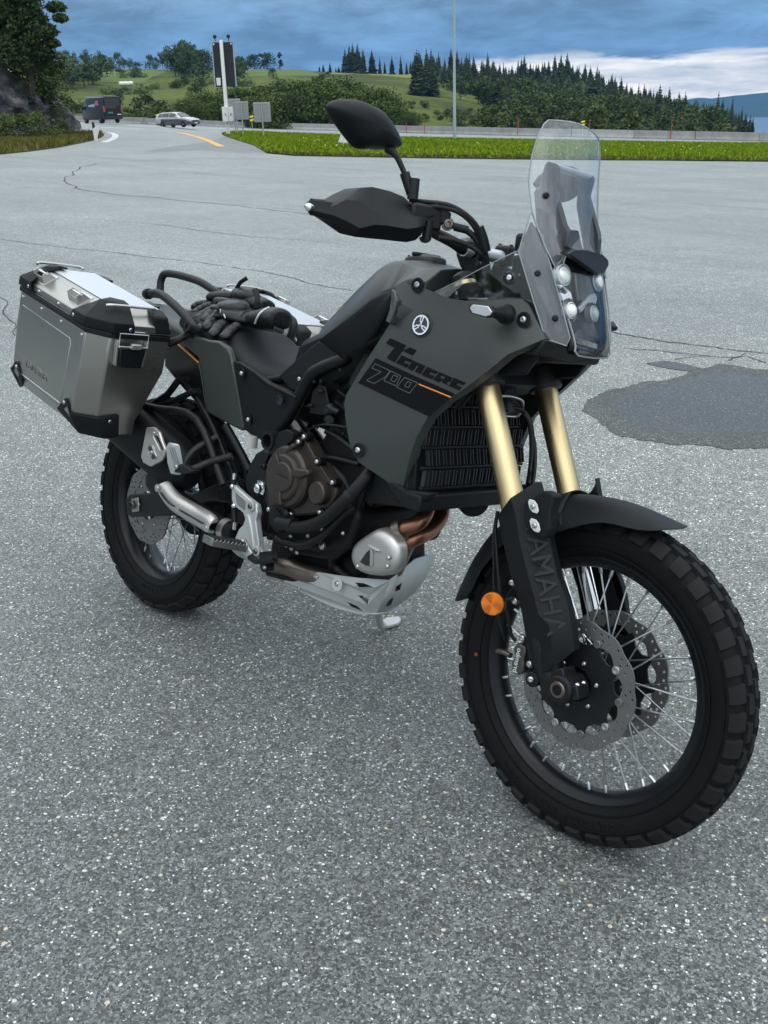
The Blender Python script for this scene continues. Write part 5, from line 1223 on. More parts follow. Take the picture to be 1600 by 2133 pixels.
GSGN = 1 if (Vector(GR[3][2])-Vector(GR[3][1])).cross(SAX).y < 0 else -1
yd = Vector(GR[3][2])-Vector(GR[3][1])
text_on('YAMAHA', .058, (a+b)/2+(Vector(GR[3][2])-Vector(GR[3][1])).cross(SAX).normalized()*GSGN*.002, b-a, yd, mat('moulded_letter', (.0085,.0092,.0105), .6), gR, .0011, 'lettering', .0002)
for P in ((1.5696,-.113,.4621), (1.529,-.132,.3452)): bolt(Vector(P)+Vector((0,-.004,0)), (.5,-.8,0), .0072, gR, M_STEEL)
lathe('lower_guard_boss', [(-.012,.016),(.003,.016),(.004,.013)], (1.5267,-.126,.3422), (0,-1,0), M_CAST, gR, n=20)

# ------------------------------------------------------------------ front mudguard
RID = [(1.4034,0,.7032),(1.4462,0,.7151),(1.4999,0,.7254),(1.5602,0,.7312),(1.6162,0,.7285),(1.6722,0,.7175),(1.7084,0,.7103),(1.7202,0,.708)]
EDG = [(1.4915,-.118,.6352),(1.5192,-.098,.6582),(1.5799,-.086,.691),(1.6187,-.08,.6965),(1.6687,-.074,.6941),(1.7065,-.06,.7042),(1.7176,-.034,.7096),(1.7218,-.006,.7079)]
def fender_loft(nm, rid, edg, bulge, solid=.003):
    S = []
    for r, e in zip(rid, edg):
        r = Vector(r); e = Vector(e); L_ = Vector((e.x, -e.y, e.z)); row = []
        for f in (0, .25, .55, .8):
            p = e.lerp(r, f); k = math.sin(math.pi*min(1, f*1.0)*.5); row.append(Vector((e.x+(r.x-e.x)*f**.8, e.y*(1-f)**.75, e.z+(r.z-e.z)*k)))
        row.append(r); row += [Vector((p.x, -p.y, p.z)) for p in reversed(row[:-1])]; S.append(row)
    V, F = loft_geo(S, cap=False, closed_ring=False); return mk(nm, V, F, M_PLASTIC, BIKE, solid=solid, subsurf=1, smooth=60)
fen = fender_loft('front_mudguard', RID, EDG, 0)
RR = [(1.2759,0,.5868),(1.2496,0,.5445),(1.2228,0,.488),(1.2026,0,.4304),(1.1927,0,.3932)]; RE = [(1.3492,-.082,.5528),(1.3241,-.08,.5258),(1.3063,-.076,.4894),(1.2958,-.07,.4545),(1.26,-.05,.4195)]
fender_loft('rear_mudguard_flap', RR, RE, 0)
# bridge over the tyre between the two
BR_ = [Vector(RR[0]), Vector((FA.x-.24, 0, FA.z+.315)), Vector((FA.x-.10, 0, FA.z+.395)), Vector(RID[1])]; BE = [Vector(RE[0]), Vector((FA.x-.225, -.085, FA.z+.25)), Vector((FA.x-.10, -.09, FA.z+.32)), Vector(EDG[1])]
fender_loft('mudguard_bridge', BR_, BE, 0)
br = slab('mudguard_bracket', [(1.4523,-.154,.7069),(1.4949,-.154,.7384),(1.5125,-.154,.7368),(1.521,-.154,.7322),(1.5167,-.154,.6977),(1.5236,-.154,.6643),(1.5166,-.154,.6457),(1.5088,-.154,.6422),(1.4652,-.154,.6553)], (.004,.026,0), M_PLASTIC, BIKE, bevel=.005, seg=3)
for P in ((1.4793,-.156,.702), (1.4907,-.156,.6654)):
    P = Vector(P); pl = [P+Vector((.0115*c, 0, 0))+SAX*(.0135*s_) for c, s_ in ((1,-.5),(1,.5),(.5,1),(-.5,1),(-1,.5),(-1,-.5),(-.5,-1),(.5,-1))]
    w = slab('washer_plate', pl, (0,-.003,0), M_WHITE, br, bevel=.001); bolt(P+Vector((0,-.0035,0)), (0,-1,0), .0058, br, M_STEEL)
# amber reflector on its stay
P = Vector((1.4129,-.15,.4739)); rf = mk('amber_reflector', *lathe_geo([(-.004,.0245),(.004,.0245),(.007,.0225),(.008,.012),(.008,0)], P, (.30,-.95,.05), 30), M_AMBER, BIKE, smooth=30)
for k in range(6):
    _a, _x, _y = frame_of((.30,-.95,.05)); q0 = P+_a*.0085; t0, t1 = R(60*k+8), R(60*k+52)
    slab('reflector_facet', [q0+(_x*math.cos(t0)+_y*math.sin(t0))*.004, q0+(_x*math.cos(t0)+_y*math.sin(t0))*.021, q0+(_x*math.cos((t0+t1)/2)+_y*math.sin((t0+t1)/2))*.0232, q0+(_x*math.cos(t1)+_y*math.sin(t1))*.021, q0+(_x*math.cos(t1)+_y*math.sin(t1))*.004], _a*(.0012 if k % 2 else .0005), M_AMBER if k % 2 else M_AMBER2, rf, bevel=0, smooth=None)
mk('reflector_holder', *lathe_geo([(-.009,.0262),(-.002,.0266),(-.002,.0235)], P, (.30,-.95,.05), 30), M_PLASTIC_S, rf)
MB().bar(P+Vector((-.004,.008,0)), P+Vector((.03,.03,.02)), .012, .006).build('stay', M_CAST, rf, bevel=.001)
# right brake caliper
cal = slab('brake_caliper', [(1.4516,-.098,.3895),(1.4602,-.098,.3946),(1.4753,-.098,.3918),(1.4798,-.098,.3792),(1.4766,-.098,.3618),(1.4815,-.098,.3493),(1.4797,-.098,.3344),(1.4718,-.098,.3253),(1.4601,-.098,.3229),(1.4513,-.098,.33),(1.4471,-.098,.3449),(1.4535,-.098,.3616),(1.4447,-.098,.3748)], (0,.038,0), mat('caliper_anodised', (.12,.115,.105), .4, metal=.7), BIKE, bevel=.008, seg=4)
slab('caliper_body', [(1.4513,-.09,.4085),(1.4709,-.09,.4071),(1.4976,-.09,.3579),(1.4944,-.09,.3384),(1.4814,-.09,.3315),(1.4824,-.09,.3503),(1.4642,-.09,.3926)], (0,.035,0), M_CAST, cal, bevel=.005)
text_on('brembo', .0175, Vector((1.462,-.0988,.3556)), Vector((1.4639,-.0988,.3797))-Vector((1.462,-.0988,.331)), (1,0,.2), M_PLATE, cal, .0004, 'lettering')
for P in ((1.4702,-.105,.4103), (1.4997,-.105,.3624)): bolt(P, (0,-1,0), .0085, cal, M_STEEL)
tube('banjo_hose', [(1.4472,-.095,.3936), (1.4377,-.1,.4053), (1.4313,-.105,.4263), (1.4241,-.11,.451), (1.4007,-.11,.4818), (1.3869,-.11,.521), (1.3704,-.11,.5754), (1.3577,-.11,.6238), (1.3573,-.11,.6581)], .0042, M_RUBBERD, cal, n=8)
tube('sensor_wire', [(1.4171,-.09,.3823), (1.4138,-.1,.4012), (1.4027,-.105,.4269), (1.3893,-.11,.464), (1.375,-.11,.5103), (1.37,-.11,.5405), (1.3568,-.11,.5959), (1.3551,-.11,.6473)], .0028, M_RUBBERD, cal, n=8)
tube('banjo_fitting', [(1.399,-.085,.3522), (1.4171,-.09,.3574), (1.4407,-.095,.3585)], .0065, M_PIPE, cal, n=10)
for P in ((1.4285,-.115,.5211), (1.4431,-.115,.4849)): bolt(P, (.3,-.9,0), .008, BIKE, M_STEEL)

# ------------------------------------------------------------------ side fairings
fair_low = [(1.0423,-.1889,1.0105),(.9979,-.2029,.9227),(.9598,-.2158,.8385),(.9595,-.2182,.8169),(.9775,-.2212,.7734),(1.0008,-.2234,.7312),(1.0353,-.2235,.6988),(1.1644,-.2144,.6638),(1.1707,-.2134,.668),(1.1723,-.2063,.7313),(1.1775,-.2001,.7838),(1.1964,-.193,.8315),(1.2363,-.1843,.8755),(1.2663,-.1787,.8994),(1.3212,-.1676,.9508),(1.3568,-.1601,.9881),(1.268,-.1663,1.0116),(1.1671,-.1731,1.0419),(1.0999,-.1791,1.0482)]
fair_up = [(1.0201,-.165,1.093),(1.0386,-.15,1.1111),(1.1157,-.158,1.0939),(1.1761,-.162,1.0824),(1.2275,-.158,1.0828),(1.3346,-.112,1.1027),(1.3508,-.11,1.0945),(1.4088,-.113,1.0302),(1.0531,-.185,1.0613),(1.0702,-.198,1.0385),(1.0973,-.195,1.0848),(1.0971,-.205,1.0575)]
fair_tip = [(1.138,-.186,.6563),(1.1445,-.185,.6606),(1.1646,-.198,.7294)]
def fairing(f):
    low_ = list(fair_low); low_[7:10] = fair_tip
    lo = f(low_); up = f(fair_up); nl = len(lo); V = lo+up; U = lambda i: nl+i
    s = -1 if lo[0].y < 0 else 1
    CL, C3, C2, C1, C0 = 0, 15, 16, 17, 18
    F = [tuple([0,1,2,3,4,5,6]+list(range(10,nl))), (6,7,8,9,10), (U(0), U(8), C0, U(1)), (U(8), U(9), CL, C0), (U(1), C0, C1, U(2)), (U(2), C1, C2, U(3)), (U(3), C2, U(4)), (U(4), C2, C3, U(5)), (U(5), C3, U(7), U(6))]
    # return edge along the front and lower side
    edge = [7, 8, 9, 10, 11, 12, 13, 14, 15, U(7), U(6), U(5)]; k = len(V)
    for e in edge: V.append(V[e]+Vector((.004, -s*.024, -.002)))
    for i in range(len(edge)-1): F.append((edge[i], edge[i+1], k+i+1, k+i))
    edge2 = [7, 6, 5, 4, 3, 2, 1, 0, U(9), U(8), U(0), U(1), U(2), U(3), U(4), U(5)]; k2 = len(V)
    for e in edge2: V.append(V[e]+Vector((-.002, -s*.016, -.002)))
    for i in range(len(edge2)-1): F.append((edge2[i], edge2[i+1], k2+i+1, k2+i))
    return mk('side_fairing', V, F, M_PAINT, BIKE, bevel=.007, seg=4, smooth=50, solid=.0025)
fR = fairing(lambda P: [Vector(p) for p in P]); fL = fairing(mir)
FN_ = Vector((.0996, -1, .1086)).normalized()       # outward normal of the flat side of the right fairing
def decal(nm, pts, m, h=.0012, parent=fR): return slab(nm, [Vector(p)+FN_*(.0008) for p in pts], FN_*h, m, parent, bevel=0, smooth=None)
FPL = None
decal('decal_panel', [(1.0242,-.1992,.9324),(1.1545,-.1889,.9081),(1.2524,-.181,.891),(1.2005,-.1925,.8325),(.9887,-.2094,.871)], M_DECAL, .0006)
decal('orange_line', [(1.1562,-.19,.8966),(1.2452,-.1826,.8832),(1.2447,-.1829,.8808),(1.1559,-.1903,.8941)], M_ORANGE)
for nm, pts in (('letter', [(1.0527,-.1911,.9808),(1.0999,-.1875,.9712),(1.0923,-.1896,.9582),(1.0779,-.194,.9314),(1.0548,-.1957,.937),(1.0704,-.1914,.962),(1.0444,-.1934,.9678)]), ('letter', [(1.1109,-.1866,.9688),(1.1299,-.1851,.9652),(1.1229,-.1872,.9525),(1.0948,-.1894,.9582)]),
                ('letter', [(1.0942,-.1905,.949),(1.1056,-.1896,.9468),(1.104,-.19,.9441),(1.1103,-.1892,.946),(1.1258,-.1879,.9432),(1.1206,-.1891,.9371),(1.1048,-.1904,.9395),(1.1021,-.1912,.9347),(1.1181,-.1899,.9319),(1.1141,-.1911,.9245),(1.0835,-.1936,.9303)]),
                ('letter', [(1.1269,-.188,.9421),(1.162,-.1852,.9356),(1.1533,-.188,.9169),(1.1384,-.1892,.9199),(1.1452,-.187,.9339),(1.1394,-.1875,.9351),(1.1318,-.1898,.9209),(1.1175,-.1909,.9235)]),
                ('letter', [(1.1681,-.1847,.9346),(1.1795,-.1838,.9323),(1.1781,-.1843,.9292),(1.1832,-.1835,.9317),(1.1976,-.1823,.9293),(1.1924,-.1835,.9232),(1.1771,-.1848,.9255),(1.1748,-.1855,.9211),(1.1909,-.1841,.9187),(1.1868,-.1854,.9109),(1.1579,-.1877,.9159)]),
                ('letter', [(1.202,-.1819,.9287),(1.2369,-.1791,.9226),(1.2345,-.1803,.914),(1.2244,-.1816,.9114),(1.2306,-.1816,.9054),(1.2167,-.1827,.9077),(1.2116,-.1826,.9141),(1.2065,-.1838,.9076),(1.1908,-.185,.9106)]),
                ('letter', [(1.2423,-.1785,.9231),(1.2533,-.1777,.9209),(1.2521,-.1781,.9179),(1.2572,-.1773,.9203),(1.2733,-.176,.9178),(1.268,-.1772,.9115),(1.2523,-.1785,.9138),(1.2501,-.1792,.9093),(1.2655,-.1779,.9071),(1.2608,-.1792,.8997),(1.2331,-.1815,.9043)])):
    decal(nm, pts, M_DECAL)
decal('letter_counter', [(1.2099,-.1819,.9218),(1.2203,-.1811,.9199),(1.2183,-.1817,.9159),(1.208,-.1825,.9177)], M_PAINT, .0018)
def outline(pts, w=.0014):
    pts = [Vector(p)+FN_*.0014 for p in pts]; mb = MB()
    for a, b in zip(pts, pts[1:]+pts[:1]): mb.bar(a, b, w, .0008, FN_)
    mb.build('digit_outline', M_LINE, fR, smooth=None)
outline([(1.0259,-.2004,.9199),(1.0714,-.1968,.9113),(1.0634,-.1992,.8968),(1.034,-.2043,.8767),(1.0114,-.2061,.8804),(1.0473,-.1999,.9051),(1.0189,-.2023,.9091)])
outline([(1.0732,-.1967,.9106),(1.1037,-.1943,.9047),(1.0961,-.1976,.8818),(1.0601,-.2005,.8874)]); outline([(1.0836,-.1964,.9039),(1.0965,-.1954,.9015),(1.0893,-.1975,.8889),(1.0784,-.1983,.8916)])
outline([(1.1142,-.1934,.9032),(1.1519,-.1903,.8975),(1.1369,-.1945,.8722),(1.0989,-.1976,.879)]); outline([(1.1251,-.1931,.8963),(1.1355,-.1923,.8945),(1.1305,-.194,.8833),(1.1194,-.1949,.8853)])
# round emblem with three crossed tuning forks
def emblem():
    c = Vector((1.1306,-.1792,1.019))+FN_*.001; a, x, y = frame_of(FN_); rr = .0225
    x = Vector((1,0,0)); x = (x-a*x.dot(a)).normalized(); y = a.cross(x); y = y if y.z > 0 else -y
    lathe('emblem_seat', [(-.002,rr*1.18),(.001,rr*1.2),(.0018,rr*1.1),(.0004,rr*1.04)], c, FN_, M_PAINT, fR, n=40)
    e = lathe('emblem', [(0,rr),(.003,rr),(.0036,rr*.98),(.0036,0)], c, FN_, M_GLOSSBLK, BIKE, n=40)
    mk('emblem_ring', *lathe_geo([(.0034,rr*.99),(.0052,rr*.96),(.0052,rr*.80),(.0034,rr*.78)], c, FN_, 40, close=True), M_CHROME, e, smooth=30)
    for k in range(3):
        th = R(90+120*k); d = x*math.cos(th)+y*math.sin(th); s = FN_.cross(d); mb = MB(); o = c+FN_*.0044
        mb.bar(o-d*rr*.10, o+d*rr*.36, .0034, .0016, FN_)
        for w in (-.0030, .0030): mb.bar(o+d*rr*.30+s*w, o+d*rr*.80+s*w, .0027, .0016, FN_)
        mb.bar(o+d*rr*.32-s*.0042, o+d*rr*.32+s*.0042, .0030, .0016, FN_)
        mb.build('tuning_fork', M_CHROME, e, bevel=.0003, seg=1)
emblem()
for P, r in (((1.0834,-.16,1.1017), .0075), ((1.0341,-.227,.7259), .0075), ((1.3594,-.128,1.0607), .0075)):
    P = Vector(P); lathe('bolt_seat', [(-.001,r*2.1),(.0012,r*2.15),(.0012,r*1.6),(-.0005,r*1.5),(-.0005,0)], P+FN_*.001, FN_, M_PLASTIC, fR, n=28); bolt(P+FN_*.002, FN_, r, fR)
# indicator on its rubber stalk
P0, P1 = Vector((1.336,-.165,1.0672)), Vector((1.3435,-.212,1.0681))
def indicator(f, s):
    a, b = f([P0, P1]); d = (b-a)
    st = tube('indicator_stalk', [a-d*.25, a, a+d*.4, b], [.021,.020,.014,.0095], M_PLASTIC_S, BIKE, n=18, sm=4)
    pts = f([(1.29,-.226,1.0709),(1.299,-.226,1.0798),(1.3456,-.226,1.0803),(1.3598,-.226,1.0688),(1.3553,-.226,1.0604),(1.3424,-.226,1.056),(1.3006,-.226,1.0596)])
    h = slab('indicator_body', pts, (-.006, -s*.022, 0), M_PLASTIC_S, st, bevel=.003, seg=3)
    c = sum(pts, Vector())/len(pts); inn = [c+(p-c)*.84+Vector((.002, s*.001, 0)) for p in pts]
    slab('indicator_lens', inn, (.001, s*.004, 0), M_CLEARL, st, bevel=.0015, seg=2)
    lathe('bulb', [(0,.0055),(.002,.0055),(.003,.003)], c+d.normalized()*-.012+Vector((.002, s*.0055, 0)), (0, s, 0), M_CHROME, st, n=14)
indicator(lambda P: [Vector(p) for p in P], -1); indicator(mir, 1)
# dark inner cowl between the fairings, which also carries the instruments
for s in (-1, 1): MB().prism([Vector((x, s*(.145 if x < 1.2 else .098), z)) for x, z in ((1.00,1.02),(1.12,1.045),(1.33,1.05),(1.40,1.01),(1.36,.95),(1.10,.90),(1.00,.93))], (0, -s*.012, 0)).build('inner_cowl', M_PLASTIC, BIKE, bevel=.003)
slab('nose_panel', [Vector((1.415, y, z)) for y, z in ((-.10,1.02),(-.085,.985),(.085,.985),(.10,1.02))], (-.25,0,-.03), M_PLASTIC, BIKE, bevel=.006)
# chin below the headlight
S = [[Vector(p) for p in r] for r in ([(1.4109,-.115,1.0295),(1.4363,-.075,1.0203),(1.4311,.05,1.0139),(1.4235,.06,1.0047),(1.3981,.06,.9828),(1.42,-.06,.9914),(1.3986,-.12,.9928)],)]
ch = S[0]; slab('chin_panel', ch, (-.16, 0, .005), M_PLASTIC_S, BIKE, bevel=.004)

# ------------------------------------------------------------------ tank
TS = [(.6296,-.085,.9251),(.6882,-.085,.9738),(.7753,-.085,1.041),(.8247,-.085,1.0765),(.8625,-.08,1.1083),(.8859,-.07,1.1281),(.9009,-.04,1.1412),(.9329,0,1.1531),(.9803,.03,1.1586),(1.0192,.05,1.1483)]
TE = [(.6843,-.14,.9155),(.7679,-.15,.9443),(.8596,-.156,1.0021),(.9479,-.16,1.063),(1.0107,-.16,1.0906),(1.0432,-.155,1.1124),(1.1013,-.15,1.106)]
tsx = [p[0] for p in TS]; tsz = [p[2] for p in TS]; tex = [p[0] for p in TE]; tez = [p[2] for p in TE]
def tank():
    S = []
    for x in np.linspace(.70, 1.10, 18):
        zt = float(np.interp(x, tsx, tsz)); ze = float(np.interp(x, tex, tez)); dz = max(.02, zt-ze); w = .105+.05*sstep(.66, .86, x)
        half = [(0, zt+.003), (.045, zt+.001), (w*.60, zt-.004), (w*.70, zt-dz*.16), (w*.98, zt-dz*.93), (w, ze-.012), (w*.97, ze-.10), (w*.6, ze-.14)]
        S.append([Vector((x, -y, z)) for y, z in reversed(half)]+[Vector((x, y, z)) for y, z in half[1:]])
    return loft('fuel_tank', S, M_PAINT, BIKE, smooth=24, bevel=.004, seg=3)
tank()
# knee panel: black recess under the tank edge, with its grey rim
kp = [(.7694,-.15,.9422),(.8622,-.158,.9997),(.9516,-.163,1.0596),(1.0083,-.164,1.0852),(1.0322,-.176,1.0786),(1.0272,-.184,1.0382),(.999,-.186,.9865),(.9708,-.182,.9516),(.8837,-.168,.9115),(.8457,-.16,.9212)]
def knee(f, s):
    P = f(kp); c = sum(P, Vector())/len(P); n = len(P); V = P+[c+(p-c)*.9+Vector((0, s*.004, 0)) for p in P]+[c+(p-c)*.55+Vector((0, s*.006, 0)) for p in P]
    F = [(i, (i+1) % n, n+(i+1) % n, n+i) for i in range(n)]+[(n+i, n+(i+1) % n, 2*n+(i+1) % n, 2*n+i) for i in range(n)]+[tuple(range(2*n, 3*n))]
    k = mk('knee_panel', V, F, M_SEAT2, BIKE, smooth=40, bevel=.002, seg=2)
    slab('knee_panel_rim', f([(1.0122,-.168,1.0859),(1.0303,-.175,1.0836),(1.0621,-.196,1.0629),(1.0651,-.206,1.0356),(1.0611,-.208,1.0114),(1.0379,-.2,1.0144),(1.0415,-.196,1.0388),(1.0354,-.188,1.0626)]), (0, -s*.03, 0), M_PAINT, k, bevel=.003)
knee(lambda P: [Vector(p) for p in P], -1); knee(mir, 1)
# front scoop of the tank and the filler cap
fc = [(1.061,-.115,1.1349),(1.0982,-.14,1.1055),(1.1248,-.1,1.1097),(1.0976,-.06,1.1253)]
loft('tank_front_cover', [[Vector((x, w*y, zc-.035*y*y-(.02 if abs(y) > .9 else 0))) for y in (-1,-.7,-.35,0,.35,.7,1)]+[Vector((x, w*y, zc-.10)) for y in (1,0,-1)] for x, w, zc in ((1.06,.14,1.142),(1.10,.135,1.120),(1.135,.12,1.095),(1.155,.115,1.06),(1.16,.11,1.03))], M_PAINT, BIKE, smooth=40, bevel=.004, seg=2)
cx = Vector((.9472,0,1.1627)); cx.z -= .004
cap = lathe('filler_cap', [(-.02,.050),(.002,.050),(.007,.047),(.009,.040),(.014,.030),(.016,.0)], cx, (-.12,0,1), M_PLASTIC_S, BIKE, n=40)
MB().box(cx+Vector((0,0,.014)), (.018,.085,.010)).build('cap_flap', M_PLASTIC_S, cap, bevel=.003)
for k in range(5):
    a = 2*math.pi*k/5; bolt(cx+Vector((.041*math.cos(a), .041*math.sin(a), .008)), (-.1,0,1), .0035, cap, M_CAST)

# ------------------------------------------------------------------ seat
SZ = [(.06,.945),(.10,.958),(.18,.958),(.28,.948),(.335,.935),(.40,.898),(.48,.872),(.56,.862),(.64,.866),(.70,.885),(.76,.925),(.82,.985),(.86,1.035)]
SW = [(.06,.075),(.10,.105),(.18,.122),(.28,.130),(.335,.135),(.40,.142),(.48,.150),(.56,.150),(.64,.138),(.70,.122),(.76,.108),(.82,.098),(.86,.085)]
SD = [(.06,.05),(.10,.07),(.30,.085),(.40,.09),(.56,.085),(.64,.10),(.70,.12),(.76,.14),(.86,.10)]
def ip(T, x): return float(np.interp(x, [a for a, b in T], [b for a, b in T]))
def seat(x0, x1, n, m, nm):
    S = []
    for x in np.linspace(x0, x1, n):
        z, w, d = ip(SZ, x), ip(SW, x), ip(SD, x)
        half = [(0, z), (w*.35, z-.001), (w*.65, z-.006), (w*.86, z-.018), (w*.97, z-.036), (w, z-.055), (w*1.0, z-d*.8), (w*.96, z-d), (w*.5, z-d-.004)]
        S.append([Vector((x, -y, zz)) for y, zz in reversed(half)]+[Vector((x, y, zz)) for y, zz in half[1:]])
    return loft(nm, S, m, BIKE, smooth=60, subsurf=1)
seat(.06, .33, 9, M_SEAT, 'pillion_seat'); seat(.335, .86, 18, M_SEAT, 'rider_seat')
# black side panel of the seat nose
both(lambda f: slab('seat_nose_panel', f([(.6315,-.15,.8332),(.6953,-.14,.8929),(.7617,-.14,.9425),(.8129,-.15,.9359),(.8713,-.165,.9134),(.8195,-.172,.8773),(.7847,-.172,.8545),(.7482,-.168,.81),(.6986,-.16,.8052)]), (0, .03 if f([(0,1,0)])[0].y > 0 else -.03, 0), M_SEAT2, BIKE, bevel=.006, seg=3))
P = Vector((.7422,-.172,.8423)); lathe('panel_bolt_seat', [(0,.012),(.002,.012),(.002,.009),(0,.008)], P, (0,-1,0), M_PLASTIC, BIKE, n=20); bolt(P, (.2,-1,0), .006)

# ------------------------------------------------------------------ tail and side covers
def cover(nm, pts, th, m, bev=.006, crease=None, push=0.0):
    def fn(f):
        P = f(pts); s = -1 if P[0].y < 0 else 1
        return slab(nm, P, (0, -s*th, 0), m, BIKE, bevel=bev, seg=3)
    both(fn)
tailp = [(.1726,-.148,.8696),(.2384,-.15,.8871),(.3321,-.158,.8859),(.383,-.16,.8896),(.4318,-.166,.8781),(.4499,-.17,.8623),(.4865,-.172,.791),(.5275,-.16,.6772),(.5166,-.16,.6698),(.4309,-.152,.6768),(.3377,-.146,.6872),(.3192,-.152,.7576),(.2882,-.154,.8314),(.2253,-.15,.8468)]
cover('tail_panel', tailp, .02, M_PAINT, .008)
gl_ = [(.1006,-.14,.8399),(.1533,-.142,.8581),(.2188,-.146,.8424),(.2813,-.149,.8252),(.3139,-.148,.755),(.3333,-.143,.6883),(.2965,-.138,.6948),(.1943,-.135,.7341),(.0956,-.134,.7801)]
cover('tail_gloss_panel', gl_, .02, M_GLOSSBLK, .003)
def stripe(f):
    a, b = f([(.1567,-.1445,.8562),(.2895,-.1525,.8178)]); MB().bar(a, b, .003, .0022).build('orange_line', M_ORANGE, BIKE)
both(stripe)
sidec = [(.4605,-.166,.8465),(.4946,-.168,.8479),(.5498,-.172,.837),(.6269,-.176,.8159),(.6883,-.178,.8114),(.7449,-.18,.8007),(.7452,-.18,.7929),(.7128,-.172,.7477),(.6791,-.164,.7045),(.602,-.158,.6613),(.5548,-.156,.6666),(.5285,-.158,.6756),(.4989,-.166,.7722)]
def side_cover(f):
    P = f(sidec); s = -1 if P[0].y < 0 else 1
    o = slab('side_cover', P, (0, -s*.02, 0), M_PLASTIC, BIKE, bevel=.006, seg=3)
    rid = f([(.5577,-.176,.837),(.6332,-.181,.8158),(.7511,-.186,.8003),(.749,-.184,.7928),(.678,-.181,.8014),(.6269,-.179,.8064),(.5513,-.174,.8269)]); slab('cover_ridge', rid, (0, -s*.012, 0), M_PLASTIC, o, bevel=.003)
    return o
both(side_cover)
for P, r in (((.5156,-.174,.8214), .0065), ((.5514,-.165,.7063), .0065)):
    P = Vector(P); lathe('bolt_seat', [(0,r*2.2),(.003,r*2.2),(.003,r*1.7),(.0005,r*1.6),(.0005,0)], P, (0,-1,0), M_PLASTIC_S, BIKE, n=24); bolt(P+Vector((0,-.002,0)), (0,-1,0), r)
lathe('grommet', [(0,.0125),(.002,.0125),(.002,.010),(-.004,.009),(-.004,0)], (.692,-.184,.7811), (0,-1,0), M_GLOSSBLK, BIKE, n=24)
# tail tray between the seat and the rack
loft('tail_tray', [[Vector((x, -w, z)), Vector((x, -w*.8, z+.012)), Vector((x, w*.8, z+.012)), Vector((x, w, z)), Vector((x, w, z-.07)), Vector((x, -w, z-.07))] for x, w, z in ((-.20,.075,.930),(-.10,.10,.925),(.05,.12,.905),(.25,.135,.870),(.36,.135,.84))], M_PAINT, BIKE, bevel=.006)
MB().box((-.215,0,.925), (.03,.09,.03)).build('tail_light', M_REDL, BIKE, bevel=.008)
loft('rear_mudguard', [[Vector((x, -w, z)), Vector((x, 0, z+.015)), Vector((x, w, z)), Vector((x, w, z-.01)), Vector((x, -w, z-.01))] for x, w, z in ((-.38,.07,.66),(-.30,.08,.76),(-.20,.09,.86),(.0,.10,.86),(.2,.11,.80),(.32,.11,.72))], M_PLASTIC, BIKE, bevel=.004)
# grab rails of thick tube with open ends
def rail(s, ps):
    return tube('grab_rail', ps, .0125, M_CAST, BIKE, n=16, sm=7)
r1 = rail(-1, [(-.0672,-.105,.9748),(.0041,-.112,.9812),(.1038,-.125,.9587),(.1903,-.135,.9283),(.2453,-.142,.8995),(.2506,-.14,.8801)])
lathe('rail_end', [(-.004,.016),(.012,.016),(.012,.0085),(-.004,.0085)], (-.0634,-.106,.9751), Vector((-.0634,-.106,.9751))-Vector((.0041,-.112,.9812)), M_CAST, r1, n=24)
r2 = tube('rail_stub', [(.2491,-.172,.91),(.2503,-.142,.9001)], .0155, M_CAST, r1, n=20, sm=0); r2.name = 'rail_stub'
lathe('rail_end', [(.0,.0165),(.003,.0165),(.003,.010),(-.01,.0095),(-.01,0)], (.2491,-.172,.91), Vector((.2491,-.172,.91))-Vector((.2503,-.142,.9001)), M_CAST, r1, n=24)
tube('rack_arm', [(.2503,-.142,.9001),(.2336,-.16,.8877),(.2281,-.185,.8709),(.2116,-.205,.8567)], .0105, M_CAST, BIKE, n=14, sm=5)
tube('grab_rail', [(-.3204,.1,.9626),(-.3284,.105,1.0162),(-.2946,.11,1.0376),(-.1476,.118,1.0293),(-.0601,.125,1.0071),(.0056,.13,.9915),(.1327,.138,.9733),(.2654,.145,.9657),(.3093,.148,.9567),(.3212,.146,.9368),(.3188,.14,.9053)], .0125, M_CAST, BIKE, n=16, sm=7)
tube('grab_rail_cross', [(-.0672,-.105,.9748), (-.3204,.1,.9626)], .010, M_CAST, BIKE, n=14, sm=0)
# pannier carriers
def carrier(f):
    s = -1 if f([(0,1,0)])[0].y < 0 else 1
    P = f([(.0519,-.2,.665),(.1711,-.195,.6683),(.3499,-.185,.6704)]); P.append(Vector((.50, P[-1].y, .52)))
    tube('pannier_carrier', P, .011, M_CAST, BIKE, n=12, sm=4)
    Q = f([(.0928,-.16,.6678),(.1555,-.155,.7062),(.2037,-.15,.7613)]); tube('carrier_strut', Q, .010, M_CAST, BIKE, n=12, sm=0)
    Q = f([(.0933,-.16,.6642),(.1717,-.155,.6853),(.2762,-.15,.7372)]); tube('carrier_strut', Q, .009, M_CAST, BIKE, n=12, sm=0)
both(carrier)

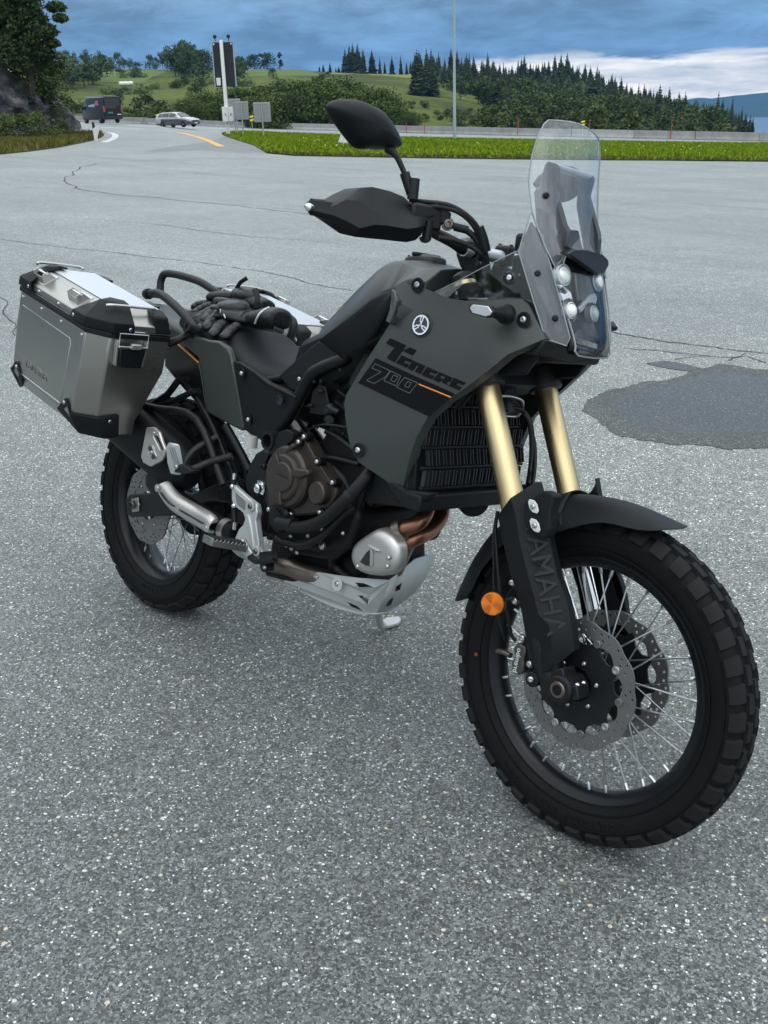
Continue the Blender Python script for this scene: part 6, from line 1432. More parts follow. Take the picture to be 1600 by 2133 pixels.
# ------------------------------------------------------------------ engine and frame
def cyl_y(nm, P, r, y1, m, parent=BIKE, n=40, prof=None, **k):
    P = Vector(P); return lathe(nm, prof, P, (0,-1,0), m, parent, n=n, **k)
mb = MB()
mb.prism([Vector((x, -.165, z)) for x, z in ((.60,.42),(.58,.55),(.66,.66),(.80,.70),(.93,.64),(1.00,.56),(.98,.47),(.86,.43))], (0,.33,0)); mb.prism([Vector((x, -.105, z)) for x, z in ((.62,.34),(.62,.46),(.98,.50),(1.00,.42),(.94,.35))], (0,.21,0))
eng = mb.build('engine_block', M_ENGB, BIKE, bevel=.015, seg=3)
cyl = MB().prism([Vector((x, -.150, z)) for x, z in ((.80,.66),(.90,.86),(1.06,.80),(1.02,.58))], (0,.30,0)).build('cylinder_block', M_ENGB, BIKE, bevel=.01, seg=2)
MB().prism([Vector((x, -.155, z)) for x, z in ((.885,.85),(.935,.95),(1.10,.885),(1.06,.79))], (0,.31,0)).build('cylinder_head', M_CAST, cyl, bevel=.012, seg=2)
for k in range(5): MB().box((.955-.0*k, 0, .69+.028*k), (.20,.312,.006), Matrix.Rotation(R(20), 3, 'Y')).build('cooling_fin', M_ENGB, cyl, bevel=.001)
MB().prism([Vector((x, -.12, z)) for x, z in ((.62,.80),(.66,.93),(.86,1.02),(.97,.96),(.90,.86))], (0,.24,0)).build('airbox', M_PLASTIC_S, BIKE, bevel=.02, seg=2)
lathe('throttle_body', [(0,.028),(.10,.028)], (.80,-.08,.80), (.7,0,.7), M_CAST, BIKE, n=20)
# clutch cover: bronze casting, stepped round dome, ribs and bolts
cc = slab('clutch_cover', [(.7326,-.196,.5126),(.7074,-.196,.5107),(.694,-.196,.5584),(.6964,-.196,.585),(.6962,-.196,.6405),(.7281,-.196,.6709),(.7604,-.196,.6951),(.7939,-.196,.7075),(.8212,-.196,.7058),(.859,-.196,.6731),(.8946,-.196,.6492),(.9363,-.196,.6246),(.9459,-.196,.6138),(.9465,-.196,.5965),(.9341,-.196,.5734),(.9188,-.196,.5582),(.9006,-.196,.543),(.809,-.196,.5125),(.7989,-.196,.5227),(.7678,-.196,.5242),(.7517,-.196,.5183)], (0,.04,0), M_BRONZE, BIKE, bevel=.006, seg=3)
C0 = Vector((.7812,-.205,.6064))
lathe('clutch_dome', [(-.01,.078),(.006,.0765),(.013,.071),(.0145,.066),(.0145,.058),(.0195,.056),(.0225,.052),(.0225,.0)], C0, (0,-1,0), M_BRONZE, cc, n=64, smooth=30)
C1 = Vector((.787,-.226,.6085)); lathe('clutch_centre', [(-.004,.038),(.004,.037),(.007,.033),(.007,0)], C1+Vector((0,0,0)), (0,-1,0), M_BRONZE, cc, n=48, smooth=30)
slab('cover_rib', [(.8197,-.236,.6322),(.8397,-.236,.641),(.881,-.236,.6475),(.8861,-.236,.6361),(.8489,-.236,.6193),(.8247,-.236,.6192)], (0,.02,0), M_BRONZE, cc, bevel=.004, seg=2)
slab('cover_rib', [(.7511,-.232,.6574),(.7563,-.232,.6594),(.7732,-.232,.6343),(.771,-.232,.6312),(.7653,-.232,.6317)], (0,.02,0), M_BRONZE, cc, bevel=.002)
slab('cover_rib', [(.7758,-.232,.5791),(.7849,-.232,.5831),(.7886,-.232,.5533),(.7951,-.232,.5404),(.786,-.232,.5363)], (0,.025,0), M_BRONZE, cc, bevel=.003)
slab('cover_rib', [(.7927,-.222,.6898),(.8,-.222,.6948),(.8067,-.222,.6874),(.7951,-.222,.6762),(.7804,-.222,.666),(.7745,-.222,.6683)], (0,.02,0), M_BRONZE, cc, bevel=.003)
slab('cover_flange', [(.83,-.201,.7041),(.8622,-.201,.6721),(.8596,-.201,.6575),(.8977,-.201,.6203),(.9384,-.201,.6227),(.8978,-.201,.6483),(.8616,-.201,.6755)], (0,.01,0), M_BRONZE, cc, bevel=.003)
C2 = Vector((.9003,-.205,.5947)); lathe('pickup_cover', [(-.01,.029),(.010,.0285),(.014,.025),(.014,0)], C2, (0,-1,0), M_BRONZE, cc, n=36, smooth=30)
text_on('YAMAHA', .011, C1+Vector((.004,-.0073,.004)), (1,0,-.12), (.12,0,1), M_BRONZE, cc, .0006)
for P in ((.8213,-.203,.7139), (.8776,-.203,.6649), (.9396,-.203,.6283), (.9088,-.203,.549), (.7167,-.2,.508), (.7275,-.198,.4984), (.8009,-.198,.517), (.8039,-.203,.698)):
    P = Vector(P); mk('bolt_boss', *lathe_geo([(-.02,.011),(.0,.0105),(.002,.009),(.002,0)], P, (0,-1,0), 18), M_ENGB, cc, smooth=30); bolt(P+Vector((0,-.003,0)), (0,-1,0), .0064, cc)
# crankcase, water pump, hoses
lathe('water_pump', [(-.02,.040),(.010,.038),(.016,.032),(.018,.012),(.018,0)], (.7625,-.195,.4987), (0,-1,0), M_ENGB, BIKE, n=32)
for k in range(3):
    P = Vector((.7857,-.215,.506)); a = R(30+120*k); MB().bar(P, P+Vector((.03*math.cos(a), 0, .03*math.sin(a))), .005, .006, (0,1,0)).build('pump_rib', M_ENGB, BIKE)
lathe('pump_outlet', [(0,.017),(.05,.017),(.052,.019),(.062,.019)], (.7747,-.215,.4884), Vector((.829,-.215,.4971))-Vector((.7747,-.215,.4884)), M_RUBBERD, BIKE, n=20)
tube('coolant_hose', [(.8155,-.215,.4896),(.8668,-.22,.5015),(.93,-.22,.5315),(.9723,-.215,.5721),(1.0025,-.205,.6124),(1.0256,-.185,.6575),(1.0257,-.16,.686)], .0155, M_RUBBERD, BIKE, n=16, sm=6)
lathe('hose_clamp', [(-.006,.0172),(.006,.0172)], (1.0025,-.205,.6124), Vector((1.0256,-.185,.6575))-Vector((1.0025,-.205,.6124)), M_CAST, BIKE, n=18)
tube('coolant_hose', [(.7934,-.2,.4426),(.8633,-.205,.4543),(.9246,-.2,.4979),(.9698,-.19,.5548),(.992,-.175,.5821)], .010, M_RUBBERD, BIKE, n=12, sm=6)
tube('breather_hose', [(.7444,-.19,.4405),(.8057,-.2,.4419),(.8617,-.2,.4632),(.9091,-.195,.4894),(.9422,-.185,.5245)], .007, M_RUBBERD, BIKE, n=12, sm=6)
mb = MB()
mb.prism([(.6945,-.155,.4409),(.7462,-.155,.471),(.8628,-.155,.4936),(.9364,-.155,.5285),(.9788,-.155,.4779),(.9156,-.155,.4248),(.7585,-.155,.4002),(.7007,-.155,.4049)], (0,.05,0)); o = mb.build('oil_pan_cover', M_ENGB, eng, bevel=.008, seg=2)
for P in ((.7831,-.178,.4541), (.8935,-.178,.5003), (.9674,-.178,.5114), (.9058,-.178,.4636), (.7914,-.178,.4239), (.8463,-.178,.4711), (.7695,-.178,.426), (.8134,-.178,.4199)): bolt(P, (0,-1,0), .0056, eng)
lathe('oil_plug', [(0,.010),(.006,.010),(.008,.006),(.008,0)], (.9037,-.176,.4629), (0,-1,0), M_STEEL, eng, n=18)
# ribs and wiring clutter on the cylinder side that the photo shows as dark detail
for P, Q_, r in (((.7992,-.155,.6522), (.9693,-.155,.6773), .006), ((.8018,-.155,.7036), (.9281,-.16,.6038), .005), ((.8378,-.15,.7299), (.9544,-.15,.7002), .007), ((.7838,-.165,.723), (.948,-.19,.7615), .0028)):
    tube('cable', [P, (Vector(P)+Vector(Q_))/2+Vector((0,-.01,.01)), Q_], r, M_RUBBERD, BIKE, n=10, sm=5)
tube('injector_pipe', [(.853,-.16,.7958),(.8756,-.17,.7893),(.8966,-.17,.7862)], .008, M_CAST, BIKE, n=12, sm=4)
lathe('cable_pulley', [(0,.014),(.004,.016),(.008,.014),(.012,.009),(.014,.009)], (.8577,-.165,.7862), (0,-1,0), M_CAST, BIKE, n=24)
lathe('sensor', [(0,.010),(.02,.010),(.022,.012),(.035,.010)], (.8486,-.16,.7618), (.7,-.5,.1), M_PLASTIC_S, BIKE, n=18)
slab('throttle_bracket', [(.7843,-.165,.766),(.7856,-.165,.8194),(.8085,-.165,.8406),(.8302,-.165,.8371),(.8614,-.165,.7799),(.8373,-.165,.7685)], (0,.006,0), M_ENGB, BIKE, bevel=.002)
for P in ((.7914,-.168,.8439), (.8159,-.168,.8483), (.8171,-.17,.8244), (.8261,-.17,.8259), (.7869,-.17,.7841), (.7935,-.17,.7853), (.8759,-.165,.8838), (.9124,-.165,.7391)): bolt(P, (.2,-1,.1), .0050, BIKE, M_CAST)
# ignition coil plug and the rubber cover by the clutch
slab('pivot_cover', [(.6992,-.205,.6659),(.7288,-.205,.7092),(.7542,-.205,.7199),(.779,-.205,.715),(.7791,-.205,.6977),(.7481,-.205,.6681),(.7205,-.205,.6505),(.6968,-.205,.6436),(.6825,-.205,.6166)], (0,.03,0), M_PLASTIC, BIKE, bevel=.006, seg=3)
lathe('frame_tube_end', [(-.05,.024),(.010,.024),(.010,.017),(-.01,.016),(-.01,0)], (.6895,-.2,.6786), (0,-1,0), M_RUBBERD, BIKE, n=28)
lathe('reservoir', [(-.016,.0165),(.014,.0165)], (.5729,-.165,.6532), (0,0,1), mat('reservoir_plastic', (.5,.5,.47), .5), BIKE, n=24)
# frame tubes
def fr(nm, pts, r): both(lambda f: tube(nm, f(pts), r, M_ENGB, BIKE, n=14, sm=5))
fr('main_frame_tube', [(.6803,-.165,.7049),(.7216,-.165,.7619),(.77,-.165,.8468),(.7991,-.162,.8741),(.8677,-.15,.9088),(.8969,-.12,.9313)]+[(1.20,-.04,.98)], .0165)
fr('down_tube', [(.9959,-.145,.6641),(.9796,-.15,.5927),(.9424,-.14,.4978),(.8864,-.115,.4043)]+[(.97,-.095,.37)], .0165)
fr('frame_brace', [(1.19,-.035,.92), (1.13,-.10,.78), (1.06,-.145,.66)], .015)
fr('seat_rail', [(.74,-.14,.86), (.50,-.135,.80), (.22,-.125,.84), (-.10,-.10,.88)], .0125)
fr('subframe_tube', [(.437,-.15,.6679),(.5017,-.155,.6257),(.5749,-.16,.5732)], .0115)
fr('subframe_strut', [(.52,-.14,.50), (.30,-.135,.70), (.05,-.12,.83)], .0115)
# swingarm pivot plate
pv = slab('pivot_plate', [(.6321,-.172,.6476),(.6647,-.172,.6442),(.6664,-.172,.6162),(.6639,-.172,.5748),(.6733,-.172,.5196),(.688,-.172,.4902),(.6873,-.172,.4569),(.6742,-.172,.4201),(.6508,-.172,.4808),(.6137,-.172,.5051),(.5774,-.172,.5216),(.5668,-.172,.5528),(.5788,-.172,.5931),(.5998,-.172,.6266)], (0,.05,0), M_CAST, BIKE, bevel=.010, seg=3)
lathe('pivot_bolt', [(-.01,.021),(.002,.021),(.004,.0135),(.012,.0125),(.015,.008),(.015,0)], (.6413,-.176,.5435), (0,-1,0), M_CHROME, pv, n=24)
bolt((.6469,-.176,.6019), (0,-1,0), .008, pv, M_CAST)

# ------------------------------------------------------------------ swingarm, shock, chain
sw = slab('swingarm', [(-.0681,-.128,.3429),(-.0485,-.128,.3609),(.094,-.128,.4016),(.1918,-.128,.4247),(.2799,-.128,.44),(.388,-.128,.4947),(.4676,-.128,.5272),(.5055,-.128,.5218),(.5177,-.128,.4827),(.4762,-.128,.4584),(.3666,-.128,.4406),(.2856,-.128,.4041),(.215,-.128,.36),(.1115,-.128,.3317),(-.0324,-.128,.291),(-.0514,-.128,.2943)], (0,.032,0), M_CAST, BIKE, bevel=.006, seg=3)
slab('swingarm_recess', [(.4006,-.131,.4798),(.4649,-.131,.5161),(.4886,-.131,.5111),(.4905,-.131,.4656),(.4172,-.131,.4513),(.3951,-.131,.4586)], (0,.006,0), M_PLASTIC_S, sw, bevel=.003)
slab('swingarm_arm', mir([(-.0681,-.128,.3429),(-.0485,-.128,.3609),(.1918,-.128,.4247),(.388,-.128,.4947),(.5055,-.128,.5218),(.5177,-.128,.4827),(.3666,-.128,.4406),(.215,-.128,.36),(-.0324,-.128,.291)]), (0,-.032,0), M_CAST, BIKE, bevel=.006)
MB().box((.50,0,.41), (.09,.24,.07)).build('swingarm_cross', M_CAST, sw, bevel=.01)
ad = slab('axle_adjuster', [(-.0225,-.135,.3531),(.0154,-.135,.3662),(.0237,-.135,.3246),(-.0136,-.135,.312)], (0,.006,0), M_BRUSH, sw, bevel=.0015)
lathe('axle_nut', [(0,.0135),(.006,.0125),(.008,.009),(.002,.008),(.002,0)], (-.0069,-.136,.3377), (0,-1,0), M_PIPE, sw, n=6, smooth=20)
bolt((.0263,-.136,.3471), (1,-.2,0), .004, sw)
slab('chain_guard', [(.02,.085,.43),(.30,.085,.47),(.50,.085,.46),(.50,.085,.44),(.30,.085,.44),(.02,.085,.40)], (0,.02,0), M_PLASTIC, BIKE, bevel=.003)
lathe('shock_absorber', [(0,.026),(.05,.026),(.06,.034),(.22,.034),(.23,.022),(.28,.022)], (.52,0,.36), (-.12,0,1), M_ENGB, BIKE, n=24)
stuff(MB().tube(catmull([Vector((.52-.03*t+.040*math.cos(t*2*math.pi*6), .040*math.sin(t*2*math.pi*6), .40+.20*t)) for t in np.linspace(0,1,60)], 2), .006, 6).build('shock_spring', M_CAST, BIKE))

# ------------------------------------------------------------------ rear heel guard, pegs, brackets
pb = slab('footpeg_bracket', [(.5626,-.212,.5326),(.5737,-.212,.5393),(.6368,-.212,.5211),(.6787,-.212,.5117),(.6883,-.212,.4928),(.6848,-.212,.4756),(.7091,-.212,.4082),(.7232,-.212,.3936),(.7144,-.212,.3774),(.6889,-.212,.3672),(.6651,-.212,.3604),(.6277,-.212,.3771),(.6042,-.212,.4044),(.6161,-.212,.4307),(.6309,-.212,.4459),(.6373,-.212,.4634),(.6257,-.212,.477),(.5863,-.212,.4839),(.5739,-.212,.4976)], (0,.016,0), M_ALU, BIKE, bevel=.004, seg=3)
slab('bracket_web', [(.5848,-.2135,.5253),(.6369,-.2135,.513),(.6348,-.2135,.4857),(.6005,-.2135,.4917)], (0,.006,0), M_BRUSH, pb, bevel=.002)
slab('bracket_rib', [(.6381,-.216,.4742),(.6554,-.216,.4807),(.6727,-.216,.4481),(.6919,-.216,.3996),(.6836,-.216,.391),(.6627,-.216,.4372)], (0,.008,0), M_ALU, pb, bevel=.003)
slab('bracket_rib', [(.6801,-.216,.5073),(.6895,-.216,.4934),(.6861,-.216,.4721),(.7115,-.216,.4092),(.7024,-.216,.4025),(.678,-.216,.47)], (0,.008,0), M_ALU, pb, bevel=.003)
for P in ((.662,-.214,.5036), (.7028,-.214,.3963)): lathe('bracket_boss', [(-.003,.014),(.003,.0135),(.004,.011)], P, (0,-1,0), M_ALU, pb, n=24); bolt(Vector(P)+Vector((0,-.004,0)), (0,-1,0), .0078, pb, M_PIPE)
for P in ((.5739,-.214,.5344), (.5886,-.214,.4867)): bolt(P, (-.3,-1,.1), .0070, pb, M_CHROME)
tube('brake_cylinder', [(.5659,-.205,.5581),(.5693,-.205,.5338),(.5786,-.205,.4816),(.5899,-.205,.4339)], .0075, M_CAST, pb, n=12, sm=3)
lathe('rod_end', [(0,.006),(.02,.006)], (.5925,-.207,.4431), (0,0,-1), M_CHROME, pb, n=12); lathe('rod_end', [(0,.005),(.016,.005)], (.5695,-.207,.5527), (0,0,1), M_CHROME, pb, n=12)
# rider peg with saw-tooth edges and a rubber
A, B = Vector((.6523,-.222,.3974)), Vector((.6423,-.325,.418))
def peg(A, B, w, n, parent, rubber=True):
    d = (B-A); L_ = d.length; t = d/L_; u = Vector((1,0,0)); u = (u-t*u.dot(t)).normalized(); k = t.cross(u); k = k if k.z > 0 else -k
    pts_ = []
    for sgn in (-1, 1):
        mb = MB(); poly = [A+u*sgn*w-k*.012, B+u*sgn*w-k*.010]
        for i in range(n, -1, -1):
            f = i/n; poly.append(A.lerp(B, f)+u*sgn*w+k*.010)
            if i: poly.append(A.lerp(B, f-.5/n)+u*sgn*w+k*.003)
        mb.prism(poly, u*sgn*.0035); mb.build('peg_side', M_BRUSH, parent, bevel=.0006)
    MB().bar(B-t*.002, B+t*.002, w*2, .02, k).build('peg_end', M_BRUSH, parent, bevel=.001)
    if rubber:
        for i in range(9):
            c = A.lerp(B, (i+.6)/9.4); MB().box(c+k*.004, (L_/9*.72, w*1.86, .016), Matrix((t, u, k)).transposed()).build('rubber_rib', M_RUBBERD, parent, bevel=.003)
pg = MB().bar(A-(B-A)*.12, A+(B-A)*.25, .024, .016, (0,0,1)).build('rider_footpeg', M_ALU, BIKE, bevel=.003)
peg(A, B, .021, 9, pg)
Am, Bm = mir([A, B]); pgl = MB().bar(Am-(Bm-Am)*.12, Am+(Bm-Am)*.25, .024, .016, (0,0,1)).build('rider_footpeg', M_ALU, BIKE, bevel=.003); peg(Am, Bm, .021, 9, pgl)
slab('peg_mount', [(.6331,-.222,.4047),(.6489,-.222,.4173),(.6642,-.222,.4049),(.6919,-.222,.3877),(.6752,-.222,.3705),(.6403,-.222,.3816)], (0,.008,0), M_ALU, pb, bevel=.003); bolt((.6544,-.225,.4087), (0,-1,0), .009, pb, M_BRUSH)
slab('heel_bracket', [(.5799,-.2,.3626),(.6112,-.2,.3799),(.6547,-.2,.3604),(.6427,-.2,.3527),(.6052,-.2,.3548)], (0,.01,0), M_BRUSH, pb, bevel=.002)
# brake pedal
bp_ = tube('brake_pedal', [(.68,-.216,.3734),(.7138,-.222,.3733),(.749,-.226,.3839),(.7966,-.232,.4042)], .008, M_CAST, BIKE, n=12, sm=4)
pl = slab('pedal_pad', [(.7376,-.236,.3958),(.8055,-.236,.4171),(.8083,-.236,.4079),(.7422,-.236,.387)], (0,.03,0), M_CAST, bp_, bevel=.001)
mb = MB()
A2, B2 = Vector((.738,-.236,.3972)), Vector((.8053,-.236,.4179))
for i in range(8): mb.box(A2.lerp(B2, (i+.5)/8)+Vector((0,.015,.003)), (.006,.03,.008))
stuff(mb.build('pad_teeth', M_CAST, bp_))
lathe('pedal_pivot', [(-.02,.014),(.004,.014),(.006,.010)], (.7352,-.21,.3639), (0,-1,0), M_CAST, BIKE, n=20); bolt((.7427,-.217,.3647), (0,-1,0), .006)
# pillion peg folded up with its forked hanger
ph = tube('pillion_hanger', [(.4006,-.25,.5446),(.3856,-.23,.565),(.3847,-.2,.5956),(.4094,-.155,.6313)], .0105, M_CAST, BIKE, n=12, sm=5)
tube('pillion_hanger_arm', [(.4011,-.25,.5412),(.4309,-.235,.5507),(.4475,-.2,.5706),(.4909,-.16,.5961)], .0105, M_CAST, ph, n=12, sm=5)
slab('hanger_knuckle', [(.364,-.258,.5472),(.3871,-.258,.554),(.4282,-.258,.5578),(.453,-.258,.5495),(.4314,-.258,.5379),(.373,-.258,.5283),(.3596,-.258,.5358)], (0,.03,0), M_CAST, ph, bevel=.004); bolt((.3833,-.26,.5473), (0,-1,0), .0075, ph)
pp = slab('pillion_footpeg', [(.3401,-.27,.5911),(.3635,-.278,.6105),(.3787,-.278,.6094),(.3822,-.262,.5548),(.3688,-.258,.5239),(.3588,-.26,.521),(.3478,-.267,.5509)], (.018,.014,0), M_ALU, BIKE, bevel=.003)
mb = MB()
for k in range(9):
    for j in range(3):
        p = Vector((.3713,-.28,.5994)).lerp(Vector((.3793,-.266,.5577)), k/8)+Vector((.006*j, .003*j-.001, 0)); mb.box(p, (.0035,.0035,.0045))
stuff(mb.build('peg_studs', M_ALU, pp))

# ------------------------------------------------------------------ exhaust
a0, a1 = Vector((.201,-.215,.4701)), Vector((.1037,-.225,.6013))
ax = (a1-a0).normalized()
def can():
    S = []
    c0 = Vector((.325, -.185, .515)); c1 = Vector((-.12, -.215, .650)); d = (c1-c0); dn = d.normalized(); sx = Vector((0,1,0)); sx = (sx-dn*sx.dot(dn)).normalized(); up = sx.cross(dn); up = up if up.z > 0 else -up
    for f, w, h in ((-.06,.028,.034),(-.02,.040,.054),(.04,.047,.068),(.12,.050,.076),(.6,.050,.078),(.95,.050,.078)):
        c = c0+d*f; S.append([c+sx*(w*math.copysign(abs(math.cos(t))**.7, math.cos(t)))+up*(h*math.copysign(abs(math.sin(t))**.7, math.sin(t))) for t in np.linspace(0, 2*math.pi, 32, endpoint=False)])
    m = loft('silencer', S, M_EXHB, BIKE, smooth=40)
    S2 = []
    for f, k in ((.945,1.03),(1.0,1.03),(1.08,.92),(1.12,.72)):
        c = c0+d*f; S2.append([c+sx*(.055*k*math.copysign(abs(math.cos(t))**.7, math.cos(t)))+up*(.080*k*math.copysign(abs(math.sin(t))**.7, math.sin(t))) for t in np.linspace(0, 2*math.pi, 32, endpoint=False)])
    loft('silencer_cap', S2, M_BRUSHT, m, smooth=40)
    return m
can_o = can()
sh = slab('silencer_heat_shield', [(.2424,-.272,.6271),(.2762,-.272,.6349),(.3056,-.272,.6266),(.3226,-.272,.605),(.3428,-.272,.5855),(.3391,-.272,.5694),(.3266,-.272,.55),(.2771,-.272,.5238),(.2378,-.272,.5281),(.2253,-.272,.5419)], (0,.010,0), M_BRUSHT, BIKE, holes=[[(.2782,-.272,.6094),(.2887,-.272,.615),(.3029,-.272,.6122),(.332,-.272,.5839),(.3284,-.272,.579),(.3179,-.272,.5789)]], bevel=.003, seg=3)
lathe('shield_boss', [(0,.016),(.003,.016),(.004,.013),(.001,.012)], (.2752,-.272,.5701), (0,-1,0), M_BRUSHT, sh, n=28)
pts = [(.2529,-.274,.5786),(.2779,-.274,.582),(.3064,-.274,.5598),(.3014,-.274,.5517),(.2734,-.274,.5486),(.2479,-.274,.5688)]; slab('shield_emboss', pts, (0,.003,0), M_BRUSHT, sh, bevel=.002)
for P in ((.2755,-.2765,.5738), (.2934,-.2765,.5554)): lathe('shield_hole', [(0,.0075),(.0006,.0075),(.0006,0)], P, (0,-1,0), M_GLOSSBLK, sh, n=16)
bolt((.2834,-.276,.5663), (0,-1,0), .005, sh); bolt((.2832,-.273,.6198), (0,-1,0), .004, sh)
tube('exhaust_link_pipe', [(.5845,-.19,.4099),(.5406,-.19,.4052),(.4769,-.19,.4095),(.395,-.205,.4251),(.3082,-.215,.4439),(.2547,-.215,.4604),(.2252,-.21,.4754)]+[(.325,-.185,.515)], [.026,.027,.030,.031,.031,.032,.033,.034], M_EXHB, BIKE, n=20, sm=5)
cl = lathe('pipe_clamp', [(-.012,.0295),(.012,.0295),(.012,.027),(-.012,.027)], (.5414,-.19,.4071), Vector((.5845,-.19,.4099))-Vector((.4769,-.19,.4095)), M_BRUSHT, BIKE, n=28)
lathe('shield_hole', [(0,.005),(.0008,.005),(.0008,0)], (.5831,-.222,.4196), (.3,-1,.2), M_GLOSSBLK, cl, n=14)
# curved heat shield of the link pipe
def pipe_shield():
    cen = [(.3154,-.262,.4802),(.3297,-.26,.4692),(.3697,-.26,.4505),(.4079,-.256,.4403),(.4633,-.244,.429),(.5221,-.244,.4234),(.5428,-.244,.4185)]; W_ = [.020,.026,.027,.027,.028,.028,.022]
    P = catmull(cen, 6); ws = np.interp(np.linspace(0,1,len(P)), np.linspace(0,1,len(W_)), W_); S = []
    for i, p in enumerate(P):
        t = (P[min(i+1,len(P)-1)]-P[max(i-1,0)]).normalized(); o = Vector((0,-1,0)); o = (o-t*o.dot(t)).normalized(); u = o.cross(t); u = u if u.z > 0 else -u
        e = 1 if 0 < i < len(P)-1 else .55; w = ws[i]*e
        S.append([p-u*w*1.0-o*.018, p-u*w*.98-o*.004, p-u*w*.72+o*.005, p-u*w*.25+o*.008, p+u*w*.25+o*.008, p+u*w*.72+o*.005, p+u*w*.98-o*.004, p+u*w*1.0-o*.018])
    s = loft('pipe_heat_shield', S, M_BRUSHT, BIKE, cap=False, closed_ring=False, solid=.002, smooth=60, subsurf=1)
    def slot(i0, i1):
        mb = MB(); ps = []
        for i in range(i0, i1+1):
            p = P[i]; t = (P[min(i+1,len(P)-1)]-P[max(i-1,0)]).normalized(); o = Vector((0,-1,0)); o = (o-t*o.dot(t)).normalized(); ps.append(p+o*.0092)
        mk('shield_slot', *tube_geo(ps, [.004]+[.0068]*(len(ps)-2)+[.004], 10, True, .35), M_GLOSSBLK, s, smooth=40)
    slot(7, 17); slot(19, 30)
    for P_ in ((.3177,-.27,.4732), (.5363,-.254,.4165)): lathe('shield_dimple', [(0,.011),(.002,.0105),(.002,.007)], P_, (0,-1,0), M_BRUSHT, s, n=22); bolt(P_, (0,-1,0), .0055, s)
pipe_shield()
tube('exhaust_mid_pipe', [(.6839,-.15,.3533),(.7474,-.14,.3601),(.8047,-.125,.3567)]+[(.96,-.09,.37)], .024, M_PIPE, BIKE, n=18, sm=5)
tube('exhaust_lower_pipe', [(.6631,-.13,.328),(.7471,-.115,.3342)]+[(.93,-.05,.34)], .020, M_EXHB, BIKE, n=16, sm=4)
# header pipes and collector cover
for P, r in (([(1.0863,-.06,.6589),(1.1202,-.07,.6225),(1.1314,-.08,.5998),(1.1412,-.11,.5784),(1.1171,-.13,.5569),(1.0803,-.14,.5348),(1.044,-.14,.5061)], .0185), ([(1.0687,.03,.6511),(1.0807,.03,.6074),(1.093,.02,.5722),(1.1106,-.03,.5456),(1.1188,-.09,.5317),(1.0909,-.12,.5097),(1.0442,-.13,.4785)], .0185)):
    tube('header_pipe', P, r, M_COPPER, BIKE, n=20, sm=7)
lathe('header_clamp', [(-.010,.026),(.010,.026)], (1.1083,-.133,.5522), Vector((1.1171,-.13,.5569))-Vector((1.0803,-.14,.5348)), M_PIPE, BIKE, n=24)
lathe('catalyser', [(-.06,.030),(-.045,.042),(.045,.042),(.06,.030)], (1.07,-.105,.49), (.35,0,1), M_PIPE, BIKE, n=32)
hp = [(1.0559,-.175,.5367),(1.0714,-.175,.5508),(1.0906,-.175,.5581),(1.1243,-.175,.5531),(1.1429,-.175,.5417),(1.1552,-.175,.5287),(1.1611,-.175,.503),(1.1573,-.175,.4762),(1.1349,-.175,.4567),(1.1067,-.175,.4445),(1.072,-.175,.436),(1.0352,-.175,.4345),(1.015,-.175,.442),(1.0007,-.175,.4609),(1.0015,-.175,.486),(1.0212,-.175,.5104)]
def dome():
    P = [Vector(p) for p in hp]; c = sum(P, Vector())/len(P); n = len(P); V = []; F = []
    for f, o in ((1, .022), (.985, .004), (.93, -.006), (.80, -.013), (.55, -.017)): V += [c+(p-c)*f+Vector((0, o, 0)) for p in P]
    for k in range(4): F += [(k*n+i, k*n+(i+1) % n, (k+1)*n+(i+1) % n, (k+1)*n+i) for i in range(n)]
    F.append(tuple(range(4*n, 5*n))); o = mk('collector_heat_shield', V, F, M_BRUSHT, BIKE, smooth=60, subsurf=1)
    slab('shield_window', [(1.0676,-.1935,.493),(1.0807,-.1935,.506),(1.0883,-.1935,.4653),(1.0707,-.1935,.4621),(1.0501,-.1935,.4655)], (0,.004,0), M_GLOSSBLK, o, bevel=.001)
    slab('shield_flare', [(1.0718,-.199,.5151),(1.1137,-.199,.5101),(1.0997,-.199,.5036),(1.0888,-.199,.5069),(1.0936,-.199,.4675),(1.0887,-.199,.466),(1.0833,-.199,.5035)], (0,.008,0), M_BRUSHT, o, bevel=.002)
    for P_ in ((1.1396,-.194,.5005), (1.1366,-.192,.4793), (1.0396,-.188,.4505)): bolt(P_, (0,-1,0), .0055, o)
dome()

